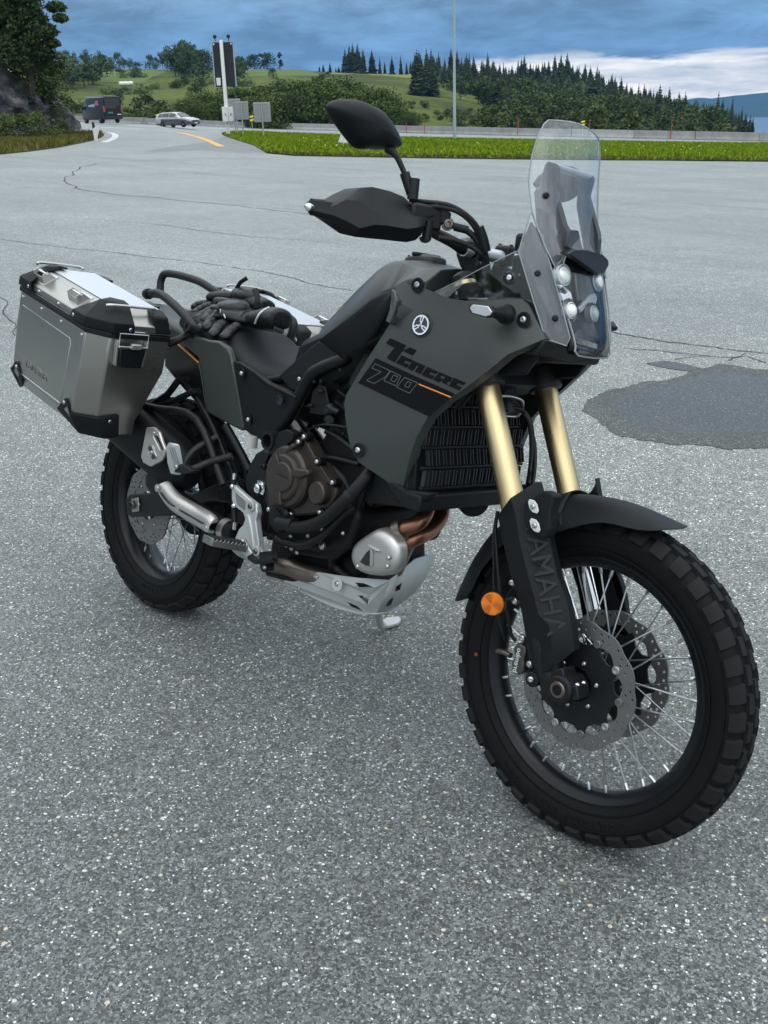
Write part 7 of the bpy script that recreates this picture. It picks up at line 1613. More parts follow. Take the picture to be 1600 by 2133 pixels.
# ------------------------------------------------------------------ skid plate and side stand
def skid():
    top = [(.7182,-.13,.311),(.7324,-.132,.3359),(.8239,-.138,.3407),(.8579,-.142,.3784),(.9277,-.145,.3915),(1.0031,-.145,.407),(1.1073,-.14,.4324)]
    bot = [(.7128,-.125,.3071),(.7219,-.11,.2983),(.7984,-.105,.2958),(.8422,-.1,.2922),(.9022,-.095,.292),(.9645,-.09,.3001),(1.0231,-.085,.3166)]
    fr_t = [(1.0897,-.085,.4448),(1.0761,-.03,.4632),(1.0304,.06,.4494),(1.0184,.11,.447)]; fr_b = [(1.035,-.055,.3248),(1.0372,-.01,.3373),(1.0162,.06,.3538),(.9982,.11,.3759)]
    side = [Vector(p) for p in top]+[Vector(p) for p in reversed(bot)]
    holes = [[(.9942,-.1435,.3931),(1.0246,-.1435,.4),(1.0609,-.1435,.4004),(1.0057,-.1435,.3841)], [(.9891,-.124,.356),(1.0307,-.124,.3683),(1.018,-.115,.3394)], [(.9426,-.112,.3245),(.9755,-.104,.321),(.9894,-.094,.31),(.9488,-.104,.3124)]]
    o = slab('skid_plate', side, (0,.004,0), M_SKID, BIKE, holes=holes, bevel=0, smooth=30)
    V = [Vector(top[-1])]+[Vector(p) for p in fr_t]+[Vector(bot[-1])]+[Vector(p) for p in fr_b]; n = 5
    F = [(i, i+1, n+i+1, n+i) for i in range(4)]; mk('skid_plate_front', V, F, M_SKID, o, solid=.004, smooth=65)
    # far side and floor
    bb = [Vector(p) for p in bot]; V = bb+[Vector((p.x, .03, p.z)) for p in bb]; mk('skid_plate_floor', V, [(i, i+1, 7+i+1, 7+i) for i in range(6)], M_SKID, o, solid=.004)
    slab('skid_plate_side', mir([Vector(p) for p in top[:5]]+[Vector(p) for p in reversed(bot[:5])]), (0,-.004,0), M_SKID, o, bevel=0)
    for pts in ([(1.0807,-.092,.4042),(1.0832,-.075,.4138),(1.0828,-.078,.3953),(1.0767,-.088,.3907)], [(1.0416,-.075,.3385),(1.0532,-.08,.3607),(1.0563,-.068,.3661),(1.0491,-.065,.3456)]):
        P = [Vector(p)+Vector((.004,-.004,0)) for p in pts]; slab('plate_opening', P, (.001,-.001,0), M_GLOSSBLK, o, bevel=0, smooth=None)
    P = Vector((.9368,-.146,.3724)); lathe('plate_dimple', [(0,.018),(-.002,.012),(-.002,0)], P, (0,-1,.1), M_SKID, o, n=24); bolt(P+Vector((0,.001,0)), (0,-1,.1), .0075, o)
    bolt((.8589,-.144,.3659), (0,-1,0), .0045, o); bolt((.774,-.122,.3072), (0,-1,-.3), .005, o)
    MB().bar((.6379,-.12,.3043), (.7219,-.128,.3132), .02, .006).build('skid_plate_stay', M_BRUSH, o, bevel=.001)
skid()
# side stand on the left: leg down to a flat foot on the asphalt
WL = Matrix.Rotation(LEAN, 3, 'X')
ft1 = WL@Vector((.66,.4,0)); ft0 = WL@Vector((.66,.34,.03)); piv = Vector((.78, .15, .30))
ss_ = tube('side_stand', [piv, piv.lerp(ft0, .5), ft0, ft0+(ft1-ft0)*.35], [.014,.013,.012,.012], M_ALU, BIKE, n=14, sm=4)
fp = [WL@Vector(p) for p in [(.62,.38,0),(.62,.41,0),(.64,.44,0),(.66,.43,0),(.67,.41,0),(.66,.37,0),(.65,.37,0)]]
slab('stand_foot', [p+WL@Vector((0,0,.002)) for p in fp], WL@Vector((0,0,.012)), M_ALU, ss_, bevel=.003)
# horn below the radiator
hn = lathe('horn', [(-.025,.02),(-.01,.036),(.0,.038),(.006,.036),(.004,.014),(.008,.012),(.008,0)], (1.1848,.02,.6311), (.8,-.6,0), M_PLASTIC_S, BIKE, n=32)

# ------------------------------------------------------------------ radiator with its slatted guard
RX = lambda z: 1.172+.14*(.80-z)       # front plane of the radiator, tilted like the fork
rad = MB().prism([Vector((RX(z)-.012, y, z)) for y, z in ((-.182,.655),(.182,.655),(.182,.90),(-.182,.90))], (-.04,0,0)).build('radiator', M_ENGB, BIKE, bevel=.004)
def slats():
    ny = 15; nz = 5
    for r in range(nz):
        for c in range(ny):
            y = -.176+.352*(c+.5)/ny+(.006 if r % 2 else -.006)*.9; z = .672+.222*(r+.5)/nz
            for k in (-.0048, .0048):
                MB().box((RX(z)+.006, y+k, z), (.010,.0034,.222/nz*.80), Matrix.Rotation(R(-8), 3, 'Y')@Matrix.Rotation(R(9 if r % 2 else -9), 3, 'X')).build('slat', M_SLAT, rad, smooth=None)
    for r in range(nz+1):
        z = .672+.222*r/nz; MB().box((RX(z)+.002, 0, z), (.010,.360,.006)).build('guard_bar', M_CAST, rad, bevel=.001)
M_SLAT = mat('guard_slat', (.030,.033,.037), .4, metal=.4)
slats()
fs = [(1.1001,-.19,.6691),(1.1577,-.19,.6628),(1.1626,-.19,.6622),(1.394,-.19,.7086),(1.4022,-.19,.7089),(1.3996,-.19,.7262),(1.2926,-.19,.7037),(1.177,-.19,.6866)]; 
slab('radiator_shroud', [Vector((RX(.64)+.02, y, z)) for y, z in ((-.20,.625),(.20,.625),(.20,.662),(-.20,.662))], (-.06,0,0), M_PLASTIC, BIKE, bevel=.005)
both(lambda f: slab('radiator_side', f([(1.02,-.175,.60),(1.15,-.185,.62),(1.16,-.185,.66),(1.13,-.185,.90),(1.08,-.175,.93),(1.05,-.17,.75)]), (0,(.01 if f([(0,1,0)])[0].y > 0 else -.01),0), M_PLASTIC, BIKE, bevel=.003))
both(lambda f: slab('lower_shroud', f([(1.0483,-.195,.69),(1.1114,-.195,.6754),(1.1624,-.195,.6631),(1.2401,-.195,.6739),(1.213,-.195,.6466),(1.1687,-.195,.6304),(1.1445,-.195,.6298),(1.099,-.195,.6618)]), (0,(.03 if f([(0,1,0)])[0].y > 0 else -.03),0), M_PLASTIC, BIKE, bevel=.006))
# brake lines between the fork legs
tube('brake_line', [(1.2546,-.02,.8968),(1.2732,0,.8795),(1.2884,.02,.858),(1.3034,.03,.8327),(1.3143,.035,.7819),(1.3235,.03,.7342),(1.3449,0,.7083)], .0065, M_RUBBERD, BIKE, n=10, sm=6)
tube('brake_line', [(1.2607,-.02,.8666),(1.2889,0,.8666),(1.2915,.03,.8481),(1.3143,.04,.7959),(1.3296,.035,.7496),(1.3502,.01,.7091)], .004, M_RUBBERD, BIKE, n=10, sm=6)
tube('brake_line', [(1.2786,-.06,.8932),(1.2852,-.03,.8931),(1.2943,0,.8831),(1.2725,.02,.8498),(1.2537,0,.8445)], .0035, M_STEEL, BIKE, n=10, sm=6)

# ------------------------------------------------------------------ headlight
HX = lambda z: float(np.interp(z, [1.00, 1.03, 1.17, 1.21], [1.442, 1.440, 1.386, 1.372]))      # x of the side edges of the lamp
HW = lambda z: float(np.interp(z, [1.00, 1.02, 1.10, 1.165, 1.205], [.050, .060, .076, .088, .05]))
def lamp_x(y, z, back=0.0): return HX(z)+.022*(1-(y/.085)**2)-back
def lamp_surface(nm, m, back, z0, z1, k=1.0, solid=0, nz=10, ny=10):
    V = []; F = []
    for i in range(nz+1):
        z = z0+(z1-z0)*i/nz; w = HW(z)*k
        for j in range(ny+1):
            y = -w+2*w*j/ny; V.append(Vector((lamp_x(y, z, back), y, z)))
    for i in range(nz):
        for j in range(ny): F.append((i*(ny+1)+j, i*(ny+1)+j+1, (i+1)*(ny+1)+j+1, (i+1)*(ny+1)+j))
    return mk(nm, V, F, m, BIKE, smooth=60, solid=solid)
hl = lamp_surface('headlight', M_HLBACK, .034, 1.005, 1.205, .98)
# dark shell round the lamp
def ring_shell():
    o = []; i_ = []
    zs = list(np.linspace(1.005, 1.205, 12))
    for z in zs: o.append(Vector((lamp_x(-HW(z), z)-.002, -HW(z)-.002, z))); i_.append(Vector((lamp_x(-HW(z), z)-.075, -HW(z)*.94, z)))
    for z in reversed(zs): o.append(Vector((lamp_x(HW(z), z)-.002, HW(z)+.002, z))); i_.append(Vector((lamp_x(HW(z), z)-.075, HW(z)*.94, z)))
    n = len(o); mk('headlight_shell', o+i_, [(k, (k+1) % n, n+(k+1) % n, n+k) for k in range(n)], M_GLOSSBLK, hl, solid=.003, smooth=40)
    mb = MB(); mb.tube(catmull(o, 2, True)+[o[0]], .0022, 6); mb.build('lens_edge', M_SMOKE_W, hl)
M_SMOKE_W = mat('clear_plastic_edge', (.30,.33,.35), .2, coat=.5)
ring_shell()
slab('lamp_surround', [(1.38,-.0927,1.1718), (1.384,-.0915,1.167), (1.394,-.0904,1.1448), (1.416,-.0802,1.0921), (1.438,-.0681,1.0234), (1.436,-.0701,1.0224), (1.408,-.075,1.0905), (1.388,-.0883,1.1433)], (-.02,0,0), M_GLOSSBLK, hl, bevel=.002)
lamp_surface('headlight_cover', M_CLEAR2, -.001, 1.008, 1.203, 1.0)
def projector(P, r, m_in, bowl=True):
    P = Vector(P); nrm = Vector((.96, -.05 if P.y < 0 else .05, .25))
    b = lathe('lamp_bezel', [(-.010,r*1.16),(.004,r*1.2),(.005,r*1.08),(-.002,r*1.0)], P, nrm, M_BEZEL, hl, n=28)
    lathe('projector_lens', [(-.004,r),(.003,r*.97),(.008,r*.80),(.011,r*.5),(.012,0)], P, nrm, m_in, hl, n=28)
    return b
LX = 1.392
projector((1.398,-.0735,1.1585), .0185, M_REFL); projector((1.398,.0481,1.1569), .0175, M_REFL)
p3 = projector((1.424,-.0649,1.0907), .0145, M_LENS); p4 = projector((1.424,.0166,1.091), .0145, M_LENS)
for pts, x in ((([370,770, 430,765, 520,850, 575,890, 620,1050, 560,1000, 440,1040, 410,900, 500,930, 520,900, 440,790, 400,830]), 1),):
    slab('lamp_frame', [Vector(p) for p in [(1.412,-.0999,1.1375), (1.412,-.0886,1.139), (1.415,-.0599,1.1276), (1.42,-.0528,1.1097), (1.42,-.0662,1.1143), (1.42,-.078,1.1125), (1.42,-.0883,1.1076), (1.415,-.0926,1.1229), (1.415,-.0735,1.1215), (1.415,-.0705,1.1252), (1.412,-.0857,1.1359), (1.412,-.0927,1.1307)]], (-.008,0,0), M_BEZEL, hl, bevel=.002)
slab('lamp_frame', [Vector(p) for p in [(1.412,.031,1.1336), (1.415,.0378,1.1243), (1.418,.0318,1.1096), (1.418,.0177,1.1127), (1.418,-.0008,1.1093), (1.42,-.0123,1.0955), (1.42,-.0209,1.0889), (1.42,-.031,1.0976), (1.414,.0087,1.1259)]], (-.008,0,0), M_BEZEL, hl, bevel=.002)
slab('centre_fin', [Vector(p) for p in [(1.4,-.0366,1.1671), (1.4,.0088,1.1717), (1.405,.0392,1.1343), (1.41,-.0089,1.1114), (1.41,-.0241,1.1125)]], (-.008,0,0), mat('lamp_fin', (.16,.18,.20), .3, metal=.4, coat=.3), hl, bevel=.003)
slab('lower_fin', [Vector(p) for p in [(1.415,-.0205,1.0836), (1.415,.0385,1.0745), (1.42,.0686,1.0402), (1.42,-.0444,1.0408), (1.415,-.0435,1.0688)]], (-.008,0,0), M_HLBACK, hl, bevel=.003)
mb = MB(); a_, b_ = Vector((1.434,-.0595,1.0345)), Vector((1.434,.0388,1.025))
slab('daylight_strip', [a_+Vector((0,0,.007)), b_+Vector((0,0,.006)), b_+Vector((0,0,-.005)), a_+Vector((0,0,-.005))], (-.004,0,0), mat('drl_reflector', (.75,.74,.66), .18, metal=.9, bump=1.0, bscale=330), hl, bevel=.001)
slab('brow', [Vector(p) for p in [(1.425,-.1103,1.1983), (1.42,-.0843,1.2095), (1.425,-.0412,1.2132), (1.418,.0277,1.212), (1.405,.0674,1.206), (1.405,.0745,1.1947), (1.412,.0513,1.1741), (1.424,.0047,1.1733), (1.428,-.1022,1.1972)]], (-.022,0,0), M_PLASTIC_S, hl, bevel=.006, seg=3)

# ------------------------------------------------------------------ windscreen
SXC = lambda z: float(np.interp(z, [1.16,1.20,1.24,1.28,1.33,1.38,1.42,1.45,1.465], [1.412,1.396,1.378,1.364,1.354,1.346,1.339,1.331,1.324]))
SWD = lambda z: float(np.interp(z, [1.16,1.20,1.24,1.28,1.33,1.38,1.42,1.445,1.458,1.466], [.088,.104,.113,.120,.124,.121,.112,.100,.086,.064]))
def screen_pt(f, z):
    w = SWD(z); y = f*w; return Vector((SXC(z)-.026*(y/.12)**2-.010*(abs(y)/.12)**6, y, z))
def windscreen():
    V = []; F = []; nf, ns = 26, 28
    for i in range(ns+1):
        for j in range(nf+1):
            f = -1+2*j/nf; zt = 1.464-.010*f*f; zb = 1.210-.042*sstep(.42, .95, abs(f)); z = zt+(zb-zt)*i/ns; V.append(screen_pt(f, z))
    for i in range(ns):
        for j in range(nf): F.append((i*(nf+1)+j, i*(nf+1)+j+1, (i+1)*(nf+1)+j+1, (i+1)*(nf+1)+j))
    w = mk('windscreen', V, F, M_CLEAR, BIKE, smooth=80)
    n = nf+1; rimv = [V[j] for j in range(n)]+[V[i*n+nf] for i in range(1, ns+1)]+[V[ns*n+j] for j in range(nf-1, -1, -1)]+[V[i*n] for i in range(ns-1, 0, -1)]
    mk('screen_edge', *tube_geo(rimv+[rimv[0]], .0016, 6, False), M_SMOKE_W, w, smooth=60)
    return w
ws = windscreen()
for P in ((1.342,-.0967,1.3089), (1.366,-.0611,1.2426)):
    for q in (Vector(P), mir([P])[0])[:2 if P[2] < 1.29 else 1]: bolt(q, (.85, -.5 if q.y < 0 else .5, .1), .0068, ws, M_PLASTIC_S)
# brackets that carry the screen, and the display between them
def strut(f):
    pts = f([(1.3036,-.07,1.3703), (1.3153,-.07,1.378), (1.332,-.07,1.3753), (1.3387,-.07,1.3663), (1.3351,-.069,1.3322), (1.3752,-.066,1.2598), (1.3867,-.06,1.2439), (1.3881,-.062,1.2092), (1.3636,-.076,1.1784), (1.3436,-.08,1.211), (1.3041,-.076,1.3095), (1.3031,-.073,1.34)]); s = -1 if pts[0].y < 0 else 1
    return slab('screen_bracket', pts, (0, -s*.014, 0), M_STRUT, BIKE, bevel=.004, seg=3)
both(strut)
lathe('bracket_bush', [(0,.008),(.003,.008),(.003,.004),(.001,.004)], (1.3194,-.073,1.3689), (.6,-.8,0), M_STRUT, BIKE, n=20)
pA = Vector((1.3274,-.064,1.3694)); tube('screen_cross_tube', [pA, Vector((pA.x, -pA.y, pA.z))], .0075, M_RAWBAR, BIKE, n=16, sm=0)
slab('dash_bridge', [Vector((1.3913,-.07,1.2486)), Vector((1.3958,-.04,1.2505)), Vector((1.355,.04,1.225)), Vector((1.34,.085,1.215)), Vector((1.37,.08,1.18)), Vector((1.385,0,1.195)), Vector((1.3943,-.07,1.2133))], (-.012,0,.0), M_STRUT, BIKE, bevel=.004)
dsp = slab('display', [Vector((1.290,-.040,1.235)), Vector((1.290,.030,1.235)), Vector((1.262,.030,1.330)), Vector((1.262,-.040,1.330))], (.020,0,.006), M_STRUT, BIKE, bevel=.008, seg=3)
slab('display_glass', [Vector((1.2885,-.034,1.240)), Vector((1.2885,.024,1.240)), Vector((1.2625,.024,1.324)), Vector((1.2625,-.034,1.324))], (-.002,0,-.0005), M_GLOSSBLK, dsp, bevel=.001)
# clear side panels of the nose with the bracket behind them
SP = [(1.3296,-.12,1.2736), (1.3535,-.108,1.2278), (1.3804,-.098,1.1745), (1.4144,-.089,1.1045), (1.4413,-.076,1.0385), (1.4388,-.078,1.0211), (1.4028,-.104,1.0296), (1.3666,-.12,1.1062), (1.3224,-.132,1.193), (1.3264,-.128,1.2317), (1.3298,-.124,1.2656)]
def side_panel(f):
    P = f(SP); s = -1 if P[0].y < 0 else 1
    o = mk('side_screen', P, [tuple(range(len(P)))], M_CLEAR, BIKE, smooth=None)
    mk('screen_edge', *tube_geo(P+[P[0]], .0017, 6, False), M_SMOKE_W, o, smooth=60)
    I = f([(1.3224,-.11,1.2569), (1.3455,-.096,1.2231), (1.3725,-.086,1.1706), (1.4075,-.078,1.1), (1.4282,-.068,1.0467), (1.4085,-.076,1.0386), (1.3918,-.088,1.0693), (1.3545,-.103,1.1323), (1.3156,-.118,1.1953), (1.3192,-.115,1.233)])
    b = slab('cowl_bracket', I, (-.004, -s*.012, 0), M_STRUT, BIKE, bevel=.004, seg=2)
    slab('bracket_recess', f([(1.3591,-.104,1.128), (1.3725,-.098,1.1345), (1.4032,-.084,1.0709), (1.3947,-.09,1.0766)]), (0, -s*.003, 0), M_HLBACK, b, bevel=.001)
    for p in f([(1.3638,-.113,1.155), (1.4125,-.096,1.0723)]): bolt(p, (.55, s*.82, .1), .0068, o, M_PLASTIC_S)
    return o
both(side_panel)
DF = [(1.1268,-.15,1.091), (1.1846,-.146,1.1206), (1.2412,-.141,1.1528), (1.2899,-.137,1.1786), (1.3181,-.133,1.1934), (1.3225,-.132,1.1923), (1.3674,-.121,1.1062), (1.3744,-.119,1.0931), (1.3311,-.113,1.1035), (1.2543,-.138,1.0898), (1.2223,-.152,1.0834), (1.1707,-.156,1.083)]
def deflector(f):
    P = f(DF); o = mk('side_deflector', P, [tuple(range(len(P)))], M_SMOKE, BIKE, smooth=None)
    mk('deflector_edge', *tube_geo(P[:5], .0013, 6), M_SMOKE_W, o); return o
both(deflector)
lathe('deflector_boss', [(-.01,.014),(.0,.014),(.001,.010),(-.002,.009),(-.002,0)], (1.3056,-.128,1.1401), (.4,-.9,0), M_GLOSSBLK, BIKE, n=24); bolt((1.308,-.131,1.14), (.4,-.9,0), .0065, BIKE, M_CHROME)
# black tower structure inside the nose
both(lambda f: slab('nose_frame', f([(1.20,-.10,.98),(1.37,-.085,1.02),(1.36,-.075,1.17),(1.30,-.07,1.22),(1.24,-.075,1.10)]), (0, .02 if f([(0,1,0)])[0].y > 0 else -.02, 0), M_PLASTIC, BIKE, bevel=.004))
slab('headlight_back', [Vector((1.33,-.08,1.02)), Vector((1.33,.08,1.02)), Vector((1.31,.075,1.19)), Vector((1.31,-.075,1.19))], (-.05,0,0), M_PLASTIC, BIKE, bevel=.008)

# ------------------------------------------------------------------ handlebar, controls, cables
BARC = [Vector((.992,-.415,1.226)), Vector((1.03,-.30,1.236)), Vector((1.068,-.22,1.234)), Vector((1.125,-.13,1.205)), Vector((1.140,-.085,1.190)), Vector((1.142,0,1.188))]
BARP = BARC+[Vector((p.x, -p.y, p.z)) for p in reversed(BARC[:-1])]
def bar_at(y):
    ys = [p.y for p in BARP]; return Vector((float(np.interp(y, ys, [p.x for p in BARP])), y, float(np.interp(y, ys, [p.z for p in BARP]))))
tube('handlebar', BARP, [.011,.011,.011,.0125,.014,.014,.014,.0125,.011,.011,.011], M_CAST, BIKE, n=16, sm=8)
lathe('bar_bare_section', [(-.034,.0146),(.034,.0146)], (1.142,0,1.188), (0,1,0), M_RAWBAR, BIKE, n=20)
for s in (-1, 1):
    lathe('bar_bare_section', [(0,.0144),(.025,.0142)], (1.141, s*.068, 1.189), (0,s,0), M_RAWBAR, BIKE, n=20)
    c = MB().box((1.140, s*.05, 1.192), (.046,.026,.046)).build('bar_clamp', M_PLASTIC_S, BIKE, bevel=.008, seg=3)
    MB().bar((1.142, s*.05, 1.17), (1.12, s*.048, 1.09), .028, .040, (1,0,0)).build('bar_riser', M_CAST, BIKE, bevel=.004)
    for dx in (-.016, .016): bolt((1.140+dx, s*.05, 1.215), (0,0,1), .0050, c, M_CAST)
    d = (BARP[0]-BARP[1]).normalized(); d = Vector((d.x, d.y*(-s), d.z)); e = bar_at(s*.26)
    g = tube('hand_grip', [bar_at(s*.27), bar_at(s*.35), bar_at(s*.41)], [.0165,.0162,.017], M_RUBBERD, BIKE, n=18, sm=4)
    MB().box(bar_at(s*.225)+Vector((.0,0,-.004)), (.05,.055,.055), Matrix.Rotation(.25*s, 3, 'Z')).build('switch_housing', M_PLASTIC_S, BIKE, bevel=.010, seg=3)
    tube('control_lever', [bar_at(s*.215)+Vector((.045,0,-.004)), bar_at(s*.28)+Vector((.060,0,-.010)), bar_at(s*.36)+Vector((.055,0,-.014)), bar_at(s*.41)+Vector((.035,0,-.016))], [.008,.0065,.006,.0075], M_CAST, BIKE, n=12, sm=5)
mc = MB().box(bar_at(-.205)+Vector((.035,-.0,.012)), (.045,.075,.05), Matrix.Rotation(-.3, 3, 'Z')).build('brake_master_cylinder', M_CAST, BIKE, bevel=.006, seg=2)
slab('brake_reservoir', [(1.1061,-.215,1.2713),(1.1251,-.205,1.2773),(1.1599,-.165,1.2582),(1.1593,-.165,1.2411),(1.1445,-.175,1.2277),(1.114,-.21,1.2479)], (-.03,.012,0), M_PLASTIC_S, mc, bevel=.006, seg=2)
lathe('banjo_bolt', [(-.004,.013),(.006,.013),(.007,.010),(.014,.009),(.015,.005),(.008,.004)], (1.1458,-.16,1.2335), (.75,-.65,.1), M_PIPE, mc, n=20); 
lathe('lever_pivot', [(-.02,.010),(.02,.010)], (1.132,-.205,1.2135), (0,0,1), M_CAST, BIKE, n=16)
tube('lever_loop', [(1.1241,-.215,1.1985),(1.1293,-.212,1.192),(1.136,-.205,1.1929),(1.1393,-.2,1.2004)], .0035, M_RUBBERD, BIKE, n=8, sm=6)
tube('brake_hose', [(1.1521,-.158,1.2332),(1.1666,-.15,1.2303),(1.1796,-.14,1.2266),(1.1919,-.128,1.2174),(1.2016,-.118,1.204),(1.2095,-.108,1.1807),(1.2136,-.1,1.1588),(1.2228,-.095,1.1115)], .0068, M_RUBBERD, BIKE, n=12, sm=6)
lathe('hose_sleeve', [(0,.0085),(.03,.0085)], (1.1605,-.155,1.2302), Vector((1.1767,-.143,1.2279))-Vector((1.1605,-.155,1.2302)), M_RUBBERD, BIKE, n=12)
tube('throttle_cable', [(1.0885,-.225,1.2711),(1.1141,-.212,1.2711),(1.1355,-.195,1.272),(1.1599,-.178,1.2704),(1.1796,-.16,1.2616),(1.196,-.143,1.2479),(1.2045,-.128,1.2314),(1.2101,-.115,1.2068),(1.2166,-.102,1.1781),(1.2222,-.092,1.1409),(1.2258,-.088,1.1065)], .0048, M_RUBBERD, BIKE, n=10, sm=6)
tube('throttle_cable', [(1.0964,-.222,1.2577),(1.1229,-.208,1.2613),(1.1421,-.192,1.2645),(1.1694,-.172,1.2614),(1.1849,-.152,1.2517),(1.1976,-.136,1.2357),(1.2041,-.124,1.2167),(1.21,-.112,1.188),(1.2153,-.102,1.1587),(1.2215,-.095,1.1114)], .0050, M_RUBBERD, BIKE, n=10, sm=6)
tube('cable_sheath', [(1.2051,-.128,1.2352),(1.2116,-.117,1.2143),(1.2164,-.106,1.1891)], .0105, M_RUBBERD, BIKE, n=12, sm=5)
tube('wiring_loom', [(1.1522,-.19,1.2034),(1.1748,-.165,1.2022),(1.1961,-.14,1.1952),(1.2125,-.12,1.1834),(1.217,-.105,1.1624),(1.223,-.1,1.1052)], .0055, M_RUBBERD, BIKE, n=10, sm=5)
tube('clutch_cable', [bar_at(.20)+Vector((.04,0,.01)), (1.20,.15,1.25), (1.25,.08,1.18), (1.23,.05,1.05)], .0045, M_RUBBERD, BIKE, n=10, sm=6)
slab('cable_clip', [(1.1286,-.2,1.2763),(1.1395,-.197,1.2771),(1.1418,-.197,1.2594),(1.1326,-.2,1.2586)], (.006,.01,0), M_GLOSSBLK, BIKE, bevel=.001)
loft('ignition_cowl', [[Vector(p) for p in r] for r in ([(1.1027,-.075,1.1808),(1.1321,-.07,1.1895),(1.1576,-.06,1.1805),(1.1671,-.06,1.1594),(1.1632,-.06,1.1391),(1.143,-.07,1.1344),(1.1216,-.075,1.1541)], [(1.0381,0,1.2184),(1.0708,0,1.2245),(1.0926,.01,1.2127),(1.1041,.01,1.1825),(1.102,.01,1.1513),(1.0861,0,1.1469),(1.0622,0,1.1679)])], M_PLASTIC_S, BIKE, bevel=.006)
# ---- hand guards
def handguard(f):
    T = f([(1.0271,-.45,1.2321), (1.0299,-.444,1.2367), (1.0429,-.398,1.2388), (1.0415,-.357,1.263), (1.0457,-.331,1.2774), (1.056,-.305,1.2843), (1.0732,-.271,1.2822), (1.0903,-.244,1.275), (1.101,-.231,1.2632), (1.1162,-.222,1.2485), (1.1397,-.196,1.248)])
    K1 = f([(1.0289,-.452,1.2249), (1.0362,-.448,1.2272), (1.0516,-.408,1.2281), (1.0702,-.385,1.2476), (1.0872,-.365,1.247), (1.111,-.345,1.2327), (1.1257,-.322,1.2296), (1.1371,-.296,1.2293), (1.1332,-.272,1.2356), (1.1368,-.25,1.236), (1.137,-.214,1.241)])
    K2 = f([(1.0319,-.452,1.2181), (1.0392,-.449,1.2167), (1.0653,-.41,1.2131), (1.0855,-.392,1.2054), (1.1085,-.376,1.1948), (1.1315,-.356,1.2057), (1.1438,-.336,1.2076), (1.1529,-.312,1.2071), (1.1559,-.29,1.2073), (1.1583,-.264,1.2137), (1.1472,-.232,1.2217)])
    Bm = f([(1.032,-.449,1.2125), (1.0364,-.446,1.2081), (1.0588,-.402,1.1999), (1.0736,-.382,1.1879), (1.0826,-.364,1.1783), (1.099,-.336,1.1794), (1.1144,-.31,1.181), (1.1261,-.284,1.1818), (1.1335,-.262,1.1832), (1.1418,-.246,1.1898), (1.1454,-.234,1.2025)])
    bk = Vector((-.045, 0, 0)); T0 = [p+bk*(1.0 if 1 < i < 9 else .12 if i < 2 else .5)+Vector((0,0,-.003)) for i, p in enumerate(T)]; B0 = [p+bk*(1.0 if 1 < i < 9 else .12 if i < 2 else .5)+Vector((0,0,.004)) for i, p in enumerate(Bm)]
    return loft('hand_guard', [T0, T, K1, K2, Bm, B0], M_PLASTIC, BIKE, cap=False, closed_ring=False, solid=.003, bevel=.006, seg=3, smooth=34)
both(handguard)
both(lambda f: (lambda p: lathe('bar_end', [(-.02,.006),(.0,.0085),(.004,.008),(.006,.005),(.007,0)], p, (.3, -1 if p.y < 0 else 1, 0), M_CHROME, BIKE, n=22))(f([(1.0366,-.452,1.2216)])[0]))
# ---- mirrors
MOX = [(1.045,-.4436,1.415), (1.045,-.4268,1.4281), (1.045,-.3936,1.4368), (1.045,-.3627,1.4401), (1.045,-.3131,1.434), (1.045,-.2833,1.4192), (1.045,-.2565,1.4004), (1.045,-.24,1.382), (1.045,-.2394,1.3744), (1.045,-.2667,1.3642), (1.045,-.3236,1.3552), (1.045,-.3553,1.3508), (1.045,-.3854,1.3646), (1.045,-.4202,1.3877), (1.045,-.4397,1.4025)]
def mirror_(f):
    O = catmull(f(MOX), 3, True); c = sum(O, Vector())/len(O)
    S = [[c+(p-c)*k+Vector((d, 0, 0)) for p in O] for k, d in ((.93,-.004),(.99,-.002),(1.0,.004),(.97,.014),(.88,.026),(.70,.037),(.42,.044),(.15,.046))]
    m = loft('mirror', S, M_PLASTIC, BIKE, smooth=70)
    slab('mirror_glass', [c+(p-c)*.92+Vector((-.0045, 0, 0)) for p in O], (-.001, 0, 0), M_CHROME, m, bevel=0)
    A = f([(1.0696,-.275,1.367), (1.0765,-.266,1.3503), (1.0917,-.252,1.3193), (1.106,-.24,1.2822)]); A[0].x = 1.058
    tube('mirror_stalk', [A[0], A[1], A[2]], [.012,.0062,.0058], M_CAST, m, n=12, sm=5)
    tube('stalk_sleeve', [A[2]+(A[2]-A[3])*.05, A[3]], .0105, M_RUBBERD, m, n=14, sm=0)
    B = f([(1.1093,-.24,1.3125), (1.1115,-.24,1.2709)]); tube('stalk_mount', [B[0], B[1]], .0115, M_PLASTIC_S, m, n=16, sm=0)
    return m
both(mirror_)

